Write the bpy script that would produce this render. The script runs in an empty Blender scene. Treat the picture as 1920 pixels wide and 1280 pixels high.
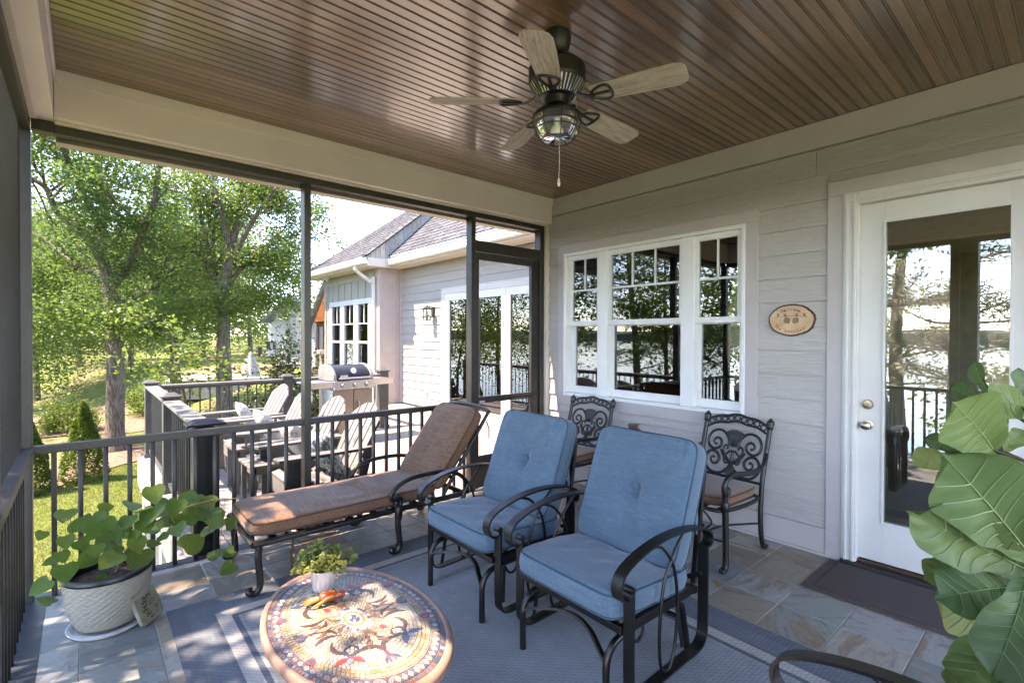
import bpy, math, random
import numpy as np
from mathutils import Vector, Matrix

random.seed(7)
np.random.seed(7)
SC = bpy.context.scene
COL = SC.collection
PI = math.pi

# ---------------------------------------------------------------- camera
CAM = Vector((-3.915, -3.918, 1.52))
FPX = 928.3                      # focal length in pixels of the 1920 px wide photograph
YAW, PITCH, ROLL = math.radians(40.832), math.radians(-0.518), math.radians(0.150)
FWD = Vector((math.sin(YAW) * math.cos(PITCH), math.cos(YAW) * math.cos(PITCH), math.sin(PITCH)))
_r = Vector((math.cos(YAW), -math.sin(YAW), 0))
_u = _r.cross(FWD)
RGT = _r * math.cos(ROLL) + _u * math.sin(ROLL)
UPV = _u * math.cos(ROLL) - _r * math.sin(ROLL)
cam_data = bpy.data.cameras.new('camera')
cam_data.sensor_width = 36.0
cam_data.sensor_fit = 'HORIZONTAL'
cam_data.lens = FPX / 1920 * 36
cam_data.clip_start = 0.05
cam_data.clip_end = 6000
cam = bpy.data.objects.new('camera', cam_data)
COL.objects.link(cam)
m3 = Matrix((RGT, UPV, -FWD)).transposed()
cam.matrix_world = Matrix.Translation(CAM) @ m3.to_4x4()
SC.camera = cam

# ---------------------------------------------------------------- sky, sun, exposure
SUN_TRAVEL = Vector((1.0, -0.34, -1.72)).normalized()
SUN_EL = math.asin(-SUN_TRAVEL.z)
SUN_AZ = math.atan2(-SUN_TRAVEL.x, -SUN_TRAVEL.y)
world = bpy.data.worlds.new('World')
SC.world = world
world.use_nodes = True
wn = world.node_tree
bg = wn.nodes['Background']
sky = wn.nodes.new('ShaderNodeTexSky')
sky.sky_type = 'NISHITA'
sky.sun_disc = False
sky.sun_elevation = SUN_EL
sky.sun_rotation = SUN_AZ
sky.altitude = 100
sky.air_density = 0.75
sky.dust_density = 0.0
sky.ozone_density = 2.5
wn.links.new(sky.outputs[0], bg.inputs[0])
bg.inputs[1].default_value = 0.13
sun_data = bpy.data.lights.new('sun', 'SUN')
sun_data.energy = 2.1
sun_data.angle = math.radians(0.5)
sun_data.color = (1.0, 0.95, 0.87)
sun = bpy.data.objects.new('sun', sun_data)
COL.objects.link(sun)
sun.rotation_euler = SUN_TRAVEL.to_track_quat('-Z', 'Y').to_euler()
sun.location = (-20, 7, 34)
SC.view_settings.view_transform = 'Standard'
SC.view_settings.look = 'None'
SC.view_settings.gamma = 1.0
SC.view_settings.exposure = 4.4
SC.view_settings.use_curve_mapping = False
SC.view_settings.use_white_balance = True
SC.view_settings.white_balance_temperature = 8500
SC.view_settings.white_balance_tint = 22
SC.render.engine = 'CYCLES'
cy = SC.cycles
cy.max_bounces = 10
cy.diffuse_bounces = 6
cy.glossy_bounces = 5
cy.transmission_bounces = 6
cy.transparent_max_bounces = 24
cy.use_denoising = True
cy.denoiser = 'OPENIMAGEDENOISE'
cy.sample_clamp_indirect = 8.0
cy.caustics_reflective = False
cy.caustics_refractive = False


def ray(px, py):
    return FWD + RGT * ((px - 960) / FPX) - UPV * ((py - 640) / FPX)


def at(px, py, ax, val):
    """point where the line of sight through a photograph pixel meets the plane axis=val"""
    v = ray(px, py)
    t = (val - CAM[ax]) / v[ax]
    return CAM + v * t


def far(px, py, depth):
    return CAM + ray(px, py) * depth


# ---------------------------------------------------------------- mesh helpers
def cr(pts, n=6, closed=False):
    """Catmull-Rom through the points"""
    P = [Vector(p) for p in pts]
    out = []
    N = len(P)
    rng = range(N) if closed else range(N - 1)
    for i in rng:
        if closed:
            a, b, c, d = P[(i - 1) % N], P[i], P[(i + 1) % N], P[(i + 2) % N]
        else:
            a = P[i - 1] if i > 0 else P[0] * 2 - P[1]
            b, c = P[i], P[i + 1]
            d = P[i + 2] if i + 2 < N else P[-1] * 2 - P[-2]
        for k in range(n):
            t = k / n
            out.append(0.5 * ((2 * b) + (c - a) * t + (2 * a - 5 * b + 4 * c - d) * t * t + (3 * b - a - 3 * c + d) * t ** 3))
    if not closed:
        out.append(P[-1])
    return out


class MB:
    def __init__(self):
        self.v = []
        self.f = []
        self.m = []
        self.cur = 0

    def add(self, vs, fs):
        o = len(self.v)
        self.v += [tuple(p) for p in vs]
        self.f += [tuple(i + o for i in f) for f in fs]
        self.m += [self.cur] * len(fs)
        return self

    def box(self, x0, x1, y0, y1, z0, z1):
        vs = [(x, y, z) for z in (z0, z1) for y in (y0, y1) for x in (x0, x1)]
        return self.add(vs, [(0, 2, 3, 1), (4, 5, 7, 6), (0, 1, 5, 4), (2, 6, 7, 3), (0, 4, 6, 2), (1, 3, 7, 5)])

    def obox(self, c, s, R=None):
        R = R or Matrix.Identity(3)
        c = Vector(c)
        vs = [c + R @ Vector((s[0] * i, s[1] * j, s[2] * k)) for k in (-.5, .5) for j in (-.5, .5) for i in (-.5, .5)]
        return self.add(vs, [(0, 2, 3, 1), (4, 5, 7, 6), (0, 1, 5, 4), (2, 6, 7, 3), (0, 4, 6, 2), (1, 3, 7, 5)])

    def bar(self, a, b, w, t, side):
        """rectangular bar from a to b, width w along 'side', thickness t across"""
        a, b = Vector(a), Vector(b)
        d = (b - a)
        L = d.length
        d.normalize()
        s = Vector(side)
        s = (s - d * s.dot(d)).normalized()
        n = d.cross(s)
        R = Matrix((d, s, n)).transposed()
        return self.obox((a + b) / 2, (L, w, t), R)

    def sweep(self, pts, prof, side=None, closed=False, cap=True, scale=None):
        """sweep a closed 2d profile [(a,b)] along pts; a along 'side' (or a carried frame), b along the normal"""
        P = [Vector(p) for p in pts]
        N = len(P)
        K = len(prof)
        vs = []
        prev = None
        for i in range(N):
            if closed:
                t = P[(i + 1) % N] - P[i - 1]
            else:
                t = P[min(i + 1, N - 1)] - P[max(i - 1, 0)]
            if t.length < 1e-9:
                t = Vector((0, 0, 1))
            t.normalize()
            if side is not None:
                s = Vector(side)
            elif prev is None:
                s = Vector((0, 0, 1)) if abs(t.z) < .9 else Vector((1, 0, 0))
                s = s.cross(t)
            else:
                s = prev
            s = s - t * s.dot(t)
            if s.length < 1e-6:
                s = t.orthogonal()
            s.normalize()
            prev = s
            n = t.cross(s)
            k = 1 if scale is None else scale[i]
            for a, b in prof:
                vs.append(P[i] + s * (a * k) + n * (b * k))
        fs = []
        for i in range(N if closed else N - 1):
            j = (i + 1) % N
            for q in range(K):
                r = (q + 1) % K
                fs.append((i * K + q, i * K + r, j * K + r, j * K + q))
        if cap and not closed:
            fs.append(tuple(range(K))[::-1])
            fs.append(tuple((N - 1) * K + q for q in range(K)))
        return self.add(vs, fs)

    def tube(self, pts, r, n=8, closed=False, cap=True):
        if isinstance(r, (list, tuple)):
            sc, r0 = list(r), 1.0
        else:
            sc, r0 = None, r
        prof = [(r0 * math.cos(2 * PI * k / n), r0 * math.sin(2 * PI * k / n)) for k in range(n)]
        return self.sweep(pts, prof, None, closed, cap, sc)

    def strap(self, pts, w, t, side, closed=False):
        return self.sweep(pts, [(-w / 2, -t / 2), (w / 2, -t / 2), (w / 2, t / 2), (-w / 2, t / 2)], side, closed)

    def lathe(self, prof, n=24, c=(0, 0, 0), axis=None, sx=1, sy=1, cap=True):
        """prof [(r,z)] turned about z"""
        vs = []
        c = Vector(c)
        R = Matrix.Identity(3)
        if axis is not None:
            R = Vector((0, 0, 1)).rotation_difference(Vector(axis)).to_matrix()
        for r, z in prof:
            for k in range(n):
                a = 2 * PI * k / n
                vs.append(c + R @ Vector((r * sx * math.cos(a), r * sy * math.sin(a), z)))
        fs = []
        for i in range(len(prof) - 1):
            for k in range(n):
                l = (k + 1) % n
                fs.append((i * n + k, i * n + l, (i + 1) * n + l, (i + 1) * n + k))
        if cap and prof[0][0] > 1e-6:
            fs.append(tuple(range(n))[::-1])
        if cap and prof[-1][0] > 1e-6:
            fs.append(tuple((len(prof) - 1) * n + k for k in range(n)))
        return self.add(vs, fs)

    def ball(self, c, r, n=10, s=(1, 1, 1)):
        prof = [(max(1e-7, math.sin(PI * i / n)), -math.cos(PI * i / n)) for i in range(n + 1)]
        o = len(self.v)
        self.lathe(prof, n * 2)
        for i in range(o, len(self.v)):
            p = self.v[i]
            self.v[i] = (c[0] + p[0] * r * s[0], c[1] + p[1] * r * s[1], c[2] + p[2] * r * s[2])
        return self

    def prism(self, poly, z0, z1, fn=None):
        """poly [(a,b)] extruded z0..z1; fn(a,b,z)->point"""
        fn = fn or (lambda a, b, z: (a, b, z))
        n = len(poly)
        vs = [fn(a, b, z0) for a, b in poly] + [fn(a, b, z1) for a, b in poly]
        fs = [tuple(range(n))[::-1], tuple(range(n, 2 * n))]
        fs += [(k, (k + 1) % n, n + (k + 1) % n, n + k) for k in range(n)]
        return self.add(vs, fs)

    def xf(self, M, start=0):
        self.v = self.v[:start] + [tuple(M @ Vector(p)) for p in self.v[start:]]
        return self

    def build(self, name, mat, parent=None, smooth=None, bev=None, seg=2):
        me = bpy.data.meshes.new(name)
        me.from_pydata(self.v, [], self.f)
        mats = mat if isinstance(mat, (list, tuple)) else [mat]
        for q in mats:
            me.materials.append(q)
        if len(mats) > 1:
            me.polygons.foreach_set('material_index', self.m)
        if smooth:
            me.polygons.foreach_set('use_smooth', [True] * len(me.polygons))
            me.set_sharp_from_angle(angle=math.radians(smooth))
        me.update()
        o = bpy.data.objects.new(name, me)
        COL.objects.link(o)
        if parent:
            o.parent = parent
        if bev:
            b = o.modifiers.new('bevel', 'BEVEL')
            b.width = bev
            b.segments = seg
            b.limit_method = 'ANGLE'
            if not smooth:
                me.polygons.foreach_set('use_smooth', [True] * len(me.polygons))
                b.harden_normals = True
        return o


def obj(name, me, parent=None, loc=(0, 0, 0), rot=(0, 0, 0), scale=(1, 1, 1)):
    o = bpy.data.objects.new(name, me)
    COL.objects.link(o)
    o.location, o.rotation_euler, o.scale = loc, rot, scale
    if parent:
        o.parent = parent
    return o


def tag(o, label, cat, group=None):
    o['label'] = label
    o['category'] = cat
    o['kind'] = 'thing'
    if group:
        o['group'] = group
    return o


def thing(name, label, cat, loc=(0, 0, 0), rz=0.0, group=None):
    o = bpy.data.objects.new(name, None)
    o.empty_display_size = 0.1
    COL.objects.link(o)
    o.location = loc
    o.rotation_euler = (0, 0, rz)
    return tag(o, label, cat, group)


def struct(o):
    o['kind'] = 'structure'
    return o


def stuff(o):
    o['kind'] = 'stuff'
    return o


def dup(root, label, loc, rz=0.0, group=None):
    def cp(o, par):
        c = o.copy()
        COL.objects.link(c)
        c.parent = par
        for ch in list(o.children):
            cp(ch, c)
        return c
    r = cp(root, None)
    r.location = loc
    r.rotation_euler = (0, 0, rz)
    r['label'] = label
    if group:
        r['group'] = group
    return r


def quads(name, V, F, mat, parent=None, smooth=False):
    """big numpy mesh; V (n,3), F (m,3 or 4)"""
    me = bpy.data.meshes.new(name)
    n, mF, k = len(V), len(F), F.shape[1]
    me.vertices.add(n)
    me.vertices.foreach_set('co', np.asarray(V, np.float32).ravel())
    me.loops.add(mF * k)
    me.loops.foreach_set('vertex_index', np.asarray(F, np.int32).ravel())
    me.polygons.add(mF)
    me.polygons.foreach_set('loop_start', np.arange(0, mF * k, k, dtype=np.int32))
    if smooth:
        me.polygons.foreach_set('use_smooth', np.ones(mF, bool))
    me.materials.append(mat)
    me.update(calc_edges=True)
    o = bpy.data.objects.new(name, me)
    COL.objects.link(o)
    if parent:
        o.parent = parent
    return o


# ---------------------------------------------------------------- materials
def _new(name):
    m = bpy.data.materials.new(name)
    m.use_nodes = True
    nt = m.node_tree
    return m, nt, nt.nodes['Principled BSDF']


def nd(nt, t, **kw):
    n = nt.nodes.new(t)
    for k, v in kw.items():
        if k.startswith('i_'):
            n.inputs[k[2:]].default_value = v
        else:
            setattr(n, k, v)
    return n


def ln(nt, a, b):
    nt.links.new(a, b)


def C4(c):
    return (c[0], c[1], c[2], 1.0)


def mapping(nt, coord='Object', scale=(1, 1, 1), rnd_offset=False):
    tc = nd(nt, 'ShaderNodeTexCoord')
    mp = nd(nt, 'ShaderNodeMapping')
    mp.inputs['Scale'].default_value = scale
    if coord == 'Position':
        g = nd(nt, 'ShaderNodeNewGeometry')
        ln(nt, g.outputs['Position'], mp.inputs['Vector'])
    else:
        ln(nt, tc.outputs[coord], mp.inputs['Vector'])
    if rnd_offset:
        oi = nd(nt, 'ShaderNodeObjectInfo')
        mu = nd(nt, 'ShaderNodeMath', operation='MULTIPLY')
        mu.inputs[1].default_value = 37.0
        ln(nt, oi.outputs['Random'], mu.inputs[0])
        cx = nd(nt, 'ShaderNodeCombineXYZ')
        for q in range(3):
            ln(nt, mu.outputs[0], cx.inputs[q])
        ln(nt, cx.outputs[0], mp.inputs['Location'])
    return mp.outputs[0]


def mixc(nt, fac, a, b, mode='MIX'):
    n = nd(nt, 'ShaderNodeMix', data_type='RGBA', blend_type=mode)
    for i, x in ((0, fac), (6, a), (7, b)):
        if isinstance(x, (int, float)):
            n.inputs[i].default_value = x
        elif isinstance(x, (tuple, list)):
            n.inputs[i].default_value = C4(x)
        else:
            ln(nt, x, n.inputs[i])
    return n.outputs[2]


def ramp(nt, fac, stops, interp='LINEAR'):
    r = nd(nt, 'ShaderNodeValToRGB')
    r.color_ramp.interpolation = interp
    el = r.color_ramp.elements
    while len(el) < len(stops):
        el.new(0.5)
    for e, (p, c) in zip(el, stops):
        e.position = p
        e.color = C4(c) if isinstance(c, (tuple, list)) else (c, c, c, 1)
    ln(nt, fac, r.inputs[0])
    return r.outputs[0]


def noise(nt, vec, scale, detail=4, rough=.55, dist=0.0):
    n = nd(nt, 'ShaderNodeTexNoise')
    n.inputs['Scale'].default_value = scale
    n.inputs['Detail'].default_value = detail
    n.inputs['Roughness'].default_value = rough
    n.inputs['Distortion'].default_value = dist
    ln(nt, vec, n.inputs['Vector'])
    return n.outputs[0]


def bump(nt, bsdf, h, strength, dist):
    b = nd(nt, 'ShaderNodeBump')
    b.inputs['Strength'].default_value = strength
    b.inputs['Distance'].default_value = dist
    ln(nt, h, b.inputs['Height'])
    ln(nt, b.outputs[0], bsdf.inputs['Normal'])


def rndmul(nt, col, amt):
    oi = nd(nt, 'ShaderNodeObjectInfo')
    mr = nd(nt, 'ShaderNodeMapRange')
    mr.inputs['To Min'].default_value = 1 - amt
    mr.inputs['To Max'].default_value = 1 + amt
    ln(nt, oi.outputs['Random'], mr.inputs['Value'])
    vm = nd(nt, 'ShaderNodeVectorMath', operation='SCALE')
    ln(nt, col, vm.inputs[0])
    ln(nt, mr.outputs[0], vm.inputs['Scale'])
    return vm.outputs[0]


def mat(name, col, rough=.5, metal=0., col2=None, ns=6., st=(1, 1, 1), det=4, rnd=0., bmp=0., bs=None, bd=.005, coat=0., coord='Object', spec=.5, lo=.35, hi=.65, dist=0.):
    m, nt, b = _new(name)
    b.inputs['Roughness'].default_value = rough
    b.inputs['Metallic'].default_value = metal
    b.inputs['Specular IOR Level'].default_value = spec
    if coat:
        b.inputs['Coat Weight'].default_value = coat
        b.inputs['Coat Roughness'].default_value = .12
    if col2 is None:
        col2 = tuple(c * .8 for c in col)
    vec = mapping(nt, coord, st, rnd > 0)
    f = noise(nt, vec, ns, det, dist=dist)
    fr = nd(nt, 'ShaderNodeMapRange')
    fr.inputs['From Min'].default_value = lo
    fr.inputs['From Max'].default_value = hi
    ln(nt, f, fr.inputs['Value'])
    c = mixc(nt, fr.outputs[0], col, col2)
    if rnd:
        c = rndmul(nt, c, rnd)
    ln(nt, c, b.inputs['Base Color'])
    if bmp:
        h = noise(nt, vec, bs or ns * 4, 4) if bs else f
        bump(nt, b, h, bmp, bd)
    return m


MT = {}
MT['bronze'] = mat('dark bronze frame', (.018, .016, .015), .42, 0, (.026, .023, .021), 9)
MT['iron'] = mat('black cast metal', (.0035, .0035, .004), .42, 0, (.007, .0065, .0065), 14, bmp=.12, bs=60, bd=.002)
MT['glider'] = mat('satin black steel', (.003, .003, .003), .36, 0, (.0045, .0043, .0043), 9)
MT['chaise'] = mat('brushed bronze black cast metal', (.008, .007, .006), .36, .2, (.018, .015, .013), 22)
MT['white'] = mat('white paint', (.57, .555, .525), .38, 0, (.53, .515, .49), 3)
MT['vinyl'] = mat('white vinyl', (.70, .70, .69), .35, 0, (.66, .66, .65), 4)
MT['trim'] = mat('grey trim paint', (.43, .395, .385), .6, 0, (.40, .365, .358), 4, bmp=.05, bs=50, bd=.002, coord='Position')
MT['beam'] = mat('taupe beam paint', (.68, .60, .64), .62, 0, (.64, .565, .60), 3, bmp=.05, bs=40, bd=.002, coord='Position')
MT['beige'] = mat('beige trim', (.60, .53, .47), .6, 0, (.54, .48, .43), 4, coord='Position')
MT['brass'] = mat('satin nickel brass', (.42, .36, .26), .28, 1., (.36, .31, .23), 20)
MT['steel'] = mat('stainless steel', (.52, .52, .52), .26, .9, (.44, .44, .45), 8, st=(1, 1, 14))
MT['greyplastic'] = mat('grey weatherproof plastic wood', (.165, .162, .16), .5, 0, (.135, .132, .13), 5, st=(1, 6, 6), rnd=.05)
MT['railgrey'] = mat('charcoal composite railing', (.055, .054, .054), .5, 0, (.075, .074, .073), 6)
MT['deck'] = mat('weathered pale composite decking', (.36, .325, .295), .58, 0, (.26, .235, .212), 4, st=(9, .8, 9), rnd=.10, bmp=.15, bs=30, bd=.003)
MT['black'] = mat('black rubber', (.012, .012, .012), .6)
MT['soil'] = mat('potting soil', (.035, .022, .014), .95, 0, (.10, .06, .035), 55, bmp=.9, bs=70, bd=.02, det=6)
MT['stone'] = mat('moss grey cast stone', (.26, .25, .20), .85, 0, (.15, .16, .10), 9, bmp=.35, bs=45, bd=.004)
MT['charcoal'] = mat('charcoal print and roof shadow', (.03, .03, .03), .8)
MT['saucer'] = mat('white plastic saucer', (.62, .62, .62), .4)
MT['ceramic'] = mat('ribbed pale ceramic', (.55, .48, .44), .55, 0, (.46, .40, .37), 12)
MT['mulch'] = mat('pine straw mulch', (.15, .085, .055), .95, 0, (.26, .17, .12), 7, bmp=.8, bs=30, bd=.04, coord='Position', det=8)
MT['bark'] = mat('furrowed bark', (.20, .165, .135), .92, 0, (.085, .07, .058), 4, st=(5, 5, 1.1), bmp=1., bs=8, bd=.06, det=8, lo=.4, hi=.6)
MT['stem'] = mat('brown stem', (.13, .085, .05), .7, 0, (.08, .06, .03), 25)
MT['greenstem'] = mat('green stem', (.13, .17, .05), .6, 0, (.10, .08, .04), 25)
MT['concrete'] = mat('pale concrete', (.42, .40, .38), .85, 0, (.34, .33, .31), 5, coord='Position', bmp=.2, bs=40)
MT['bulb'] = mat('frosted bulb', (.8, .8, .78), .3)
MT['copper'] = mat('aged copper', (.16, .075, .05), .42, .8, (.10, .07, .06), 18)
MT['cloth_grey'] = mat('grey canvas cover', (.27, .29, .30), .9, 0, (.19, .21, .22), 6)
MT['pillow'] = mat('blue and white patterned outdoor fabric', (.55, .57, .58), .9, 0, (.10, .17, .22), 26, st=(1, 1, 3), lo=.47, hi=.53)
MT['pillow_w'] = mat('pale patterned outdoor fabric', (.62, .61, .60), .9, 0, (.40, .41, .42), 30, lo=.5, hi=.56)
MT['room'] = mat('tan interior wall paint', (.42, .36, .28), .8)
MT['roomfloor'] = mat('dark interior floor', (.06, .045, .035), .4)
MT['sofa'] = mat('dark brown leather', (.035, .022, .016), .4, 0, (.06, .035, .025), 9, bmp=.3, bs=30)
MT['brick'] = mat('weathered stone brick', (.24, .19, .16), .85, 0, (.13, .10, .09), 3)
MT['cedar'] = mat('orange stained cedar', (.42, .15, .05), .5, 0, (.30, .10, .035), 3, st=(1, 1, 8))
MT['mat'] = mat('brown rubber door mat', (.060, .042, .040), .95, 0, (.085, .064, .062), 160, bmp=.5, bs=220, bd=.004)
MT['matedge'] = mat('smooth brown mat edge', (.085, .062, .057), .7)
MT['gutter'] = mat('white aluminium gutter', (.66, .65, .63), .35, 0, (.60, .59, .57), 3)


def siding_mat(name, col):
    m, nt, b = _new(name)
    b.inputs['Roughness'].default_value = .62
    vec = mapping(nt, 'Position', (1, 1.0, 26), True)
    g = noise(nt, vec, 5.5, 5, .6, 1.3)
    vec2 = mapping(nt, 'Position', (1, 1, 1))
    v = noise(nt, vec2, 1.6, 3)
    c = mixc(nt, v, col, tuple(x * .87 for x in col))
    gg = ramp(nt, g, [(.35, .86), (.6, 1.05)])
    c = mixc(nt, 1.0, c, gg, 'MULTIPLY')
    c = rndmul(nt, c, .03)
    ln(nt, c, b.inputs['Base Color'])
    bump(nt, b, g, .5, .006)
    return m


MT['siding'] = siding_mat('grey embossed fibre cement siding', (.44, .405, .378))
MT['siding_far'] = siding_mat('pale grey fibre cement siding', (.40, .375, .35))


def wood_ceiling():
    m, nt, b = _new('dark stained beadboard')
    vec = mapping(nt, 'Position', (1.2, 22, 22), True)
    g = noise(nt, vec, 3.0, 6, .62, .8)
    v2 = mapping(nt, 'Position', (.7, 2.2, 1), True)
    blot = noise(nt, v2, 1.6, 4, .6)
    c = mixc(nt, ramp(nt, g, [(.3, 0.), (.7, 1.)]), (.180, .108, .074), (.085, .054, .040))
    c = mixc(nt, ramp(nt, blot, [(.45, 0.), (.75, .55)]), c, (.20, .092, .052))
    c = rndmul(nt, c, .34)
    ln(nt, c, b.inputs['Base Color'])
    b.inputs['Roughness'].default_value = .30
    b.inputs['Coat Weight'].default_value = 1.0
    b.inputs['Coat Roughness'].default_value = .14
    b.inputs['Coat IOR'].default_value = 1.62
    bump(nt, b, g, .18, .003)
    return m


MT['ceil'] = wood_ceiling()


def tile_mat():
    m, nt, b = _new('slate look porcelain tile')
    oi = nd(nt, 'ShaderNodeObjectInfo')
    vec = mapping(nt, 'Object', (1, 1, 1), True)
    rot = nd(nt, 'ShaderNodeVectorRotate', rotation_type='Z_AXIS')
    an = nd(nt, 'ShaderNodeMath', operation='MULTIPLY')
    an.inputs[1].default_value = 61.0
    ln(nt, oi.outputs['Random'], an.inputs[0])
    ln(nt, vec, rot.inputs['Vector'])
    ln(nt, an.outputs[0], rot.inputs['Angle'])
    st = nd(nt, 'ShaderNodeMapping')
    st.inputs['Scale'].default_value = (1, 3.2, 1)
    ln(nt, rot.outputs[0], st.inputs['Vector'])
    n1 = noise(nt, st.outputs[0], 3.2, 8, .66, .6)
    n2 = noise(nt, st.outputs[0], 6.0, 8, .68, .9)
    n3 = noise(nt, vec, 60, 4, .6)
    base = ramp(nt, oi.outputs['Random'], [(0, (.22, .235, .215)), (.14, (.25, .215, .16)), (.28, (.165, .185, .185)), (.43, (.31, .285, .245)), (.57, (.225, .25, .225)), (.72, (.20, .165, .125)), (.86, (.27, .275, .265))], 'CONSTANT')
    fr = nd(nt, 'ShaderNodeMath', operation='MULTIPLY')
    fr.inputs[1].default_value = 7.31
    ln(nt, oi.outputs['Random'], fr.inputs[0])
    fc = nd(nt, 'ShaderNodeMath', operation='FRACT')
    ln(nt, fr.outputs[0], fc.inputs[0])
    rust = nd(nt, 'ShaderNodeMath', operation='MULTIPLY')
    ln(nt, ramp(nt, n1, [(.47, 0.), (.60, .95)]), rust.inputs[0])
    ln(nt, ramp(nt, fc.outputs[0], [(.35, .05), (.6, 1.)]), rust.inputs[1])
    c = mixc(nt, rust.outputs[0], base, (.23, .145, .085))
    c = mixc(nt, ramp(nt, n2, [(.36, .8), (.47, 0.)]), c, (.10, .10, .10))
    c = mixc(nt, ramp(nt, n2, [(.56, 0.), (.72, .55)]), c, (.40, .39, .36))
    c = mixc(nt, .10, c, n3, 'OVERLAY')
    ln(nt, c, b.inputs['Base Color'])
    ln(nt, ramp(nt, n2, [(.3, .28), (.7, .5)]), b.inputs['Roughness'])
    bump(nt, b, n2, .16, .003)
    return m


MT['tile'] = tile_mat()
MT['grout'] = mat('pale grout', (.36, .345, .325), .9, coord='Position')


def fabric(name, c1, c2, axis='X', freq=55., weave=900., rough=.9, sheen=.25):
    """soft outdoor fabric with fine slubs along one axis"""
    m, nt, b = _new(name)
    b.inputs['Roughness'].default_value = rough
    b.inputs['Sheen Weight'].default_value = sheen
    b.inputs['Specular IOR Level'].default_value = .2
    sc = (3, freq, freq) if axis == 'X' else ((freq, 3, freq) if axis == 'Y' else (freq, freq, 3))
    vec = mapping(nt, 'Object', sc)
    g = noise(nt, vec, 2.2, 5, .6)
    v2 = mapping(nt, 'Object', (1, 1, 1))
    w = noise(nt, v2, weave / 5, 3)
    v = noise(nt, v2, 4, 3)
    c = mixc(nt, ramp(nt, g, [(.35, 0.), (.65, 1.)]), c1, c2)
    c = mixc(nt, .6, c, ramp(nt, w, [(.3, .55), (.7, 1.3)]), 'MULTIPLY')
    c = mixc(nt, ramp(nt, v, [(.4, 0.), (.75, .45)]), c, tuple(x * .7 + .012 for x in c1))
    ln(nt, c, b.inputs['Base Color'])
    bump(nt, b, w, .25, .002)
    return m


MT['blue'] = fabric('blue heather cushion fabric', (.066, .125, .178), (.098, .160, .214), 'Y', 40)
MT['brown'] = fabric('brown striped cushion fabric', (.125, .056, .028), (.235, .128, .076), 'Y', 60)
MT['piping_b'] = mat('blue piping', (.034, .070, .108), .9)
MT['piping_n'] = mat('brown piping', (.075, .036, .02), .9)


def blade_mat():
    m, nt, b = _new('driftwood fan blade')
    vec = mapping(nt, 'Object', (1.4, 16, 4), True)
    g = noise(nt, vec, 4, 6, .65, 1.2)
    c = ramp(nt, g, [(.30, (.11, .092, .082)), (.46, (.33, .28, .245)), (.70, (.47, .395, .335))])
    ln(nt, c, b.inputs['Base Color'])
    b.inputs['Roughness'].default_value = .6
    bump(nt, b, g, .3, .002)
    return m


MT['blade'] = blade_mat()


def glass(name, ior=1.55, tint=(.93, .96, .94), rough=0.0):
    m, nt, b = _new(name)
    nt.nodes.remove(b)
    out = nt.nodes['Material Output']
    fr = nd(nt, 'ShaderNodeFresnel')
    fr.inputs['IOR'].default_value = ior
    tr = nd(nt, 'ShaderNodeBsdfTransparent')
    tr.inputs[0].default_value = C4(tint)
    gl = nd(nt, 'ShaderNodeBsdfGlossy')
    gl.inputs['Roughness'].default_value = rough
    mx = nd(nt, 'ShaderNodeMixShader')
    ln(nt, fr.outputs[0], mx.inputs[0])
    ln(nt, tr.outputs[0], mx.inputs[1])
    ln(nt, gl.outputs[0], mx.inputs[2])
    ln(nt, mx.outputs[0], out.inputs[0])
    return m


MT['pane'] = glass('window glass', 2.3, (.80, .84, .80))
MT['clear'] = glass('clear seeded glass', 1.5, (.95, .96, .95))


def screen_mat():
    m, nt, b = _new('insect screen')
    nt.nodes.remove(b)
    tr = nd(nt, 'ShaderNodeBsdfTransparent')
    tr.inputs[0].default_value = (.52, .522, .525, 1)
    ln(nt, tr.outputs[0], nt.nodes['Material Output'].inputs[0])
    return m


MT['screen'] = screen_mat()


def leaf_mat(name, c1, c2, tr, tw=.45, rough=.45, island=True, ns=9):
    m, nt, b = _new(name)
    out = nt.nodes['Material Output']
    if island:
        g = nd(nt, 'ShaderNodeNewGeometry')
        f = g.outputs['Random Per Island']
    else:
        f = noise(nt, mapping(nt, 'Object', (1, 1, 1), True), ns, 4)
    c = mixc(nt, f, c1, c2)
    if not island:
        oi = nd(nt, 'ShaderNodeObjectInfo')
        c = mixc(nt, ramp(nt, oi.outputs['Random'], [(.55, 0.), (1., .6)]), c, (c2[0] * 1.7, c2[1] * 1.2, c2[2]))
    ln(nt, c, b.inputs['Base Color'])
    b.inputs['Roughness'].default_value = rough
    b.inputs['Specular IOR Level'].default_value = .3
    t = nd(nt, 'ShaderNodeBsdfTranslucent')
    t.inputs[0].default_value = C4(tr)
    mx = nd(nt, 'ShaderNodeMixShader')
    mx.inputs[0].default_value = tw
    ln(nt, b.outputs[0], mx.inputs[1])
    ln(nt, t.outputs[0], mx.inputs[2])
    ln(nt, mx.outputs[0], out.inputs[0])
    return m


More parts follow.
